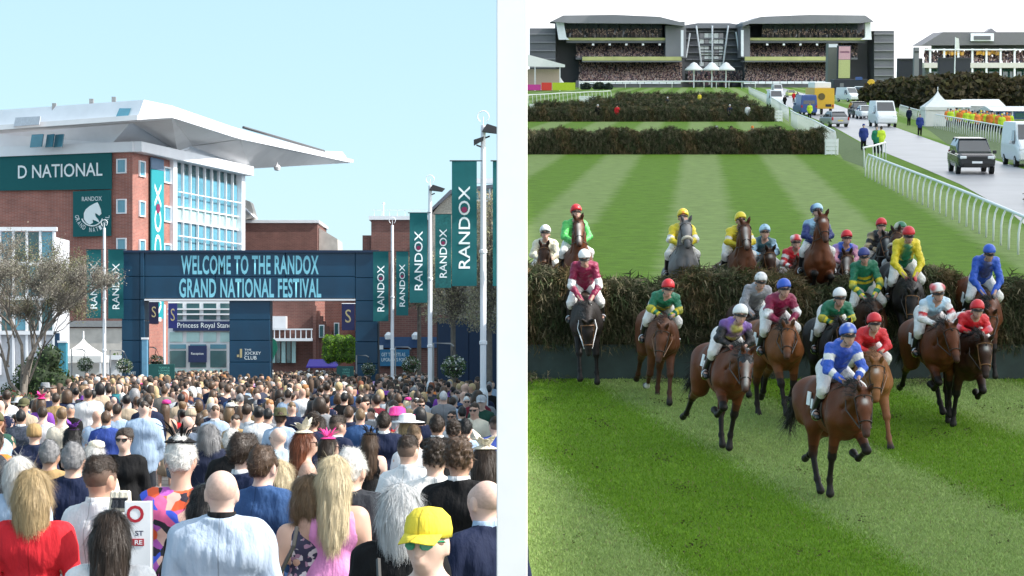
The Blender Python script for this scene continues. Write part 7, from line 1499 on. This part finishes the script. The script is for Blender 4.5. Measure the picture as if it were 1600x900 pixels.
RUN = [
 (1325,519,'g',202,0,'gal1','bay','leading bay horse with a pink breast strap','jockey in royal blue and white silks on the leading bay',rblue,[(0,rblue),(.15,wht),(.3,rblue),(.6,wht),(.72,rblue)],[rblue,wht],dict(ny=8,ne=22,hp=-58,sash=(.03,.07,.42),breast=('pink',(.65,.05,.18)),capstar='star',blaze='star',lean=50)),
 (1366,501,32.6,190,0,'reach','golden','bright chestnut horse with a white star just behind the leader','jockey in plain red silks and red cap bending behind the leader',red_,red_,red_,dict(ny=12,ne=20,hp=-62,blaze='star',lean=30,rein=tan_leather)),
 (1157,488,'g',196,0,'gal2','bay','bay horse in a dark hood galloping well clear of the fence','jockey in black and purple silks with yellow stripes and a white cap',[(0,blk),(.82,pur)],blk,wht,dict(ny=4,ne=24,hp=-55,sash=(.45,.38,.08),glove=(.5,.04,.03),hood=(.015,.015,.017),blaze='blaze')),
 (1225,447,34.6,200,0,'reach2','bright bay','light bay horse with an orange breast girth turning its head','jockey in maroon silks with white armbands and a royal blue cap',mar,arm,rblue,dict(ny=16,ne=24,hp=-40,lean=42,breast=('orange',(.6,.2,.03)))),
 (1189,436,37.6,188,-8,'land','dark bay','dark horse landing behind the maroon and blue capped rider','jockey in plain grey silks with a white and black spotted cap',gry,gry,[wht,blk],dict(ny=-6,capstar='spots',lean=40)),
 (1044,447,36.6,186,-4,'reach','liver','chestnut horse galloping away from the fence on its own','jockey in green and yellow hoops with a red cap on a chestnut',gy,gys,red_,dict(ny=10,ne=18,hp=-62,socks=('f1',),noseband=None,rein=tan_leather)),
 (913,400,38.3,180,-13,'land','black','black horse landing steeply with a white bridle strap','jockey in maroon silks with white armbands and a white cap',mar,arm,wht,dict(ne=8,hp=-72,lean=58,rein=white_paint)),
 (1312,461,35.2,188,-3,'reach2','black','black horse between the leader and the fence','jockey in green and yellow hoops with a white cap',gy,gys,wht,dict(ny=6,lean=30,ne=34)),
 (1465,454,34.0,192,-2,'gal2','bay','bay horse with a long plain face beside the black one','jockey in white and red silks with a red and white striped cap',[(0,wht),(.6,lblue)],[(0,wht),(.3,red_),(.45,wht)],[wht,red_],dict(ny=4,ne=30,hp=-50,capstar='stripe',lean=36)),
 (1527,480,34.0,183,-2,'gal1','dark bay','dark horse with a white ring on its noseband at the right','jockey in plain red silks and red cap crouching low over a dark horse',red_,[(0,red_),(.36,pnk),(.5,red_)],red_,dict(ne=24,hp=-60,lean=22,noseband=None,blaze='star')),
 (1546,392,38.6,184,-14,'land','bay','bay horse landing at the far right of the fence','jockey in royal blue silks and cap at the right end of the fence',rblue,rblue,rblue,dict(ny=10,ne=12,hp=-60,lean=58,sash=(.05,.06,.16))),
 (1420,364,38.8,186,-12,'land','black','black horse landing with its ears pricked below the yellow silks','jockey in yellow silks with a red cap and red gloves',[(0,grn),(.35,yel)],yel,red_,dict(ny=10,ne=14,hp=-55,lean=60,glove=(.5,.03,.04),sash=grn)),
 (1350,397,39.0,180,-6,'land','dark bay','dark horse landing under the goggled green and yellow rider','jockey in green and yellow hoops with a dark blue cap and goggles',gy,gys,(.04,.05,.22),dict(lean=62,ne=10,hp=-65)),
 (1408,356,43.4,184,8,'jump','dark bay','dark horse with pricked ears and a sheepskin noseband above the rail','jockey in green silks with a green and cream quartered cap',grn,[(0,grn),(.3,crm)],[grn,crm],dict(ny=24,ne=46,hp=-48,capstar='half',noseband='fleece',lean=34)),
 (1377,350,44.0,180,4,'jump','black','black horse with a white blaze half hidden by the fence','jockey in black and tan silks with a red cap',blk,hoops(tan_,blk,5),red_,dict(ny=0,blaze='blaze')),
 (1323,369,43.2,184,2,'jump','dark bay','dark horse with a white blaze beside the rearing bay','jockey in blue silks with pink sleeves and a red cap',rblue,pnk,red_,dict(ny=10,ne=18,blaze='blaze')),
 (1277,328,42.0,182,16,'jump','bay','big bay horse rising high over the fence with a white nose spot','jockey in light blue and navy silks with a halved blue cap',[(0,navy_),(.5,lblue)],navy_,[lblue,navy_],dict(ne=34,hp=-62,capstar='half',lean=44,noseband=None,blaze='star')),
 (1244,376,43.6,180,4,'jump','liver','chestnut horse mostly hidden behind the rising bay','jockey in red and white striped silks tucked behind the rising bay',red_,hoops(red_,wht,7),[red_,wht],dict(ne=10,capstar='stripe')),
 (1195,360,43.6,182,4,'jump','dark bay','dark bay horse with a white face spot at the fence top','jockey in pale blue and dark teal silks with a pale blue banded cap',[(0,lblue),(.5,(.02,.08,.10))],[(0,lblue),(.4,(.02,.08,.10)),(.55,lblue)],[lblue,blk],dict(ne=8,hp=-60,blaze='star',lean=30)),
 (1157,341,42.6,196,10,'jump','liver','chestnut horse with a white blaze jumping beside the grey','jockey in yellow silks and a plain yellow cap',yel,[(0,yel),(.3,wht),(.45,yel)],yel,dict(ny=8,ne=36,hp=-58,blaze='blaze',breast=('white',(.6,.55,.5)))),
 (1067,336,42.6,182,12,'jump','grey','dappled grey horse with a sheepskin noseband clearing the fence','jockey in yellow silks with a red starred yellow cap on the grey',yel,[(0,yel),(.36,wht),(.55,yel)],[yel,red_],dict(ne=34,hp=-60,capstar='star',noseband='fleece',lean=40)),
 (900,329,43.0,194,12,'jump','bay','bay horse with a long white blaze jumping at the left','jockey in lime green silks with a red cap',lime,lime,red_,dict(ny=8,ne=38,hp=-62,blaze='blaze',lean=50)),
 (852,361,44.0,176,6,'jump','dark bay','dark horse taking off behind the fence at the far left','jockey in cream and green silks with a white patterned cap',[(0,grn),(.5,crm)],crm,[wht,grn],dict(ne=22,hp=-55,capstar='spots',lean=40)),
]
for r_ in RUN: runner(*r_[:12], **r_[12])
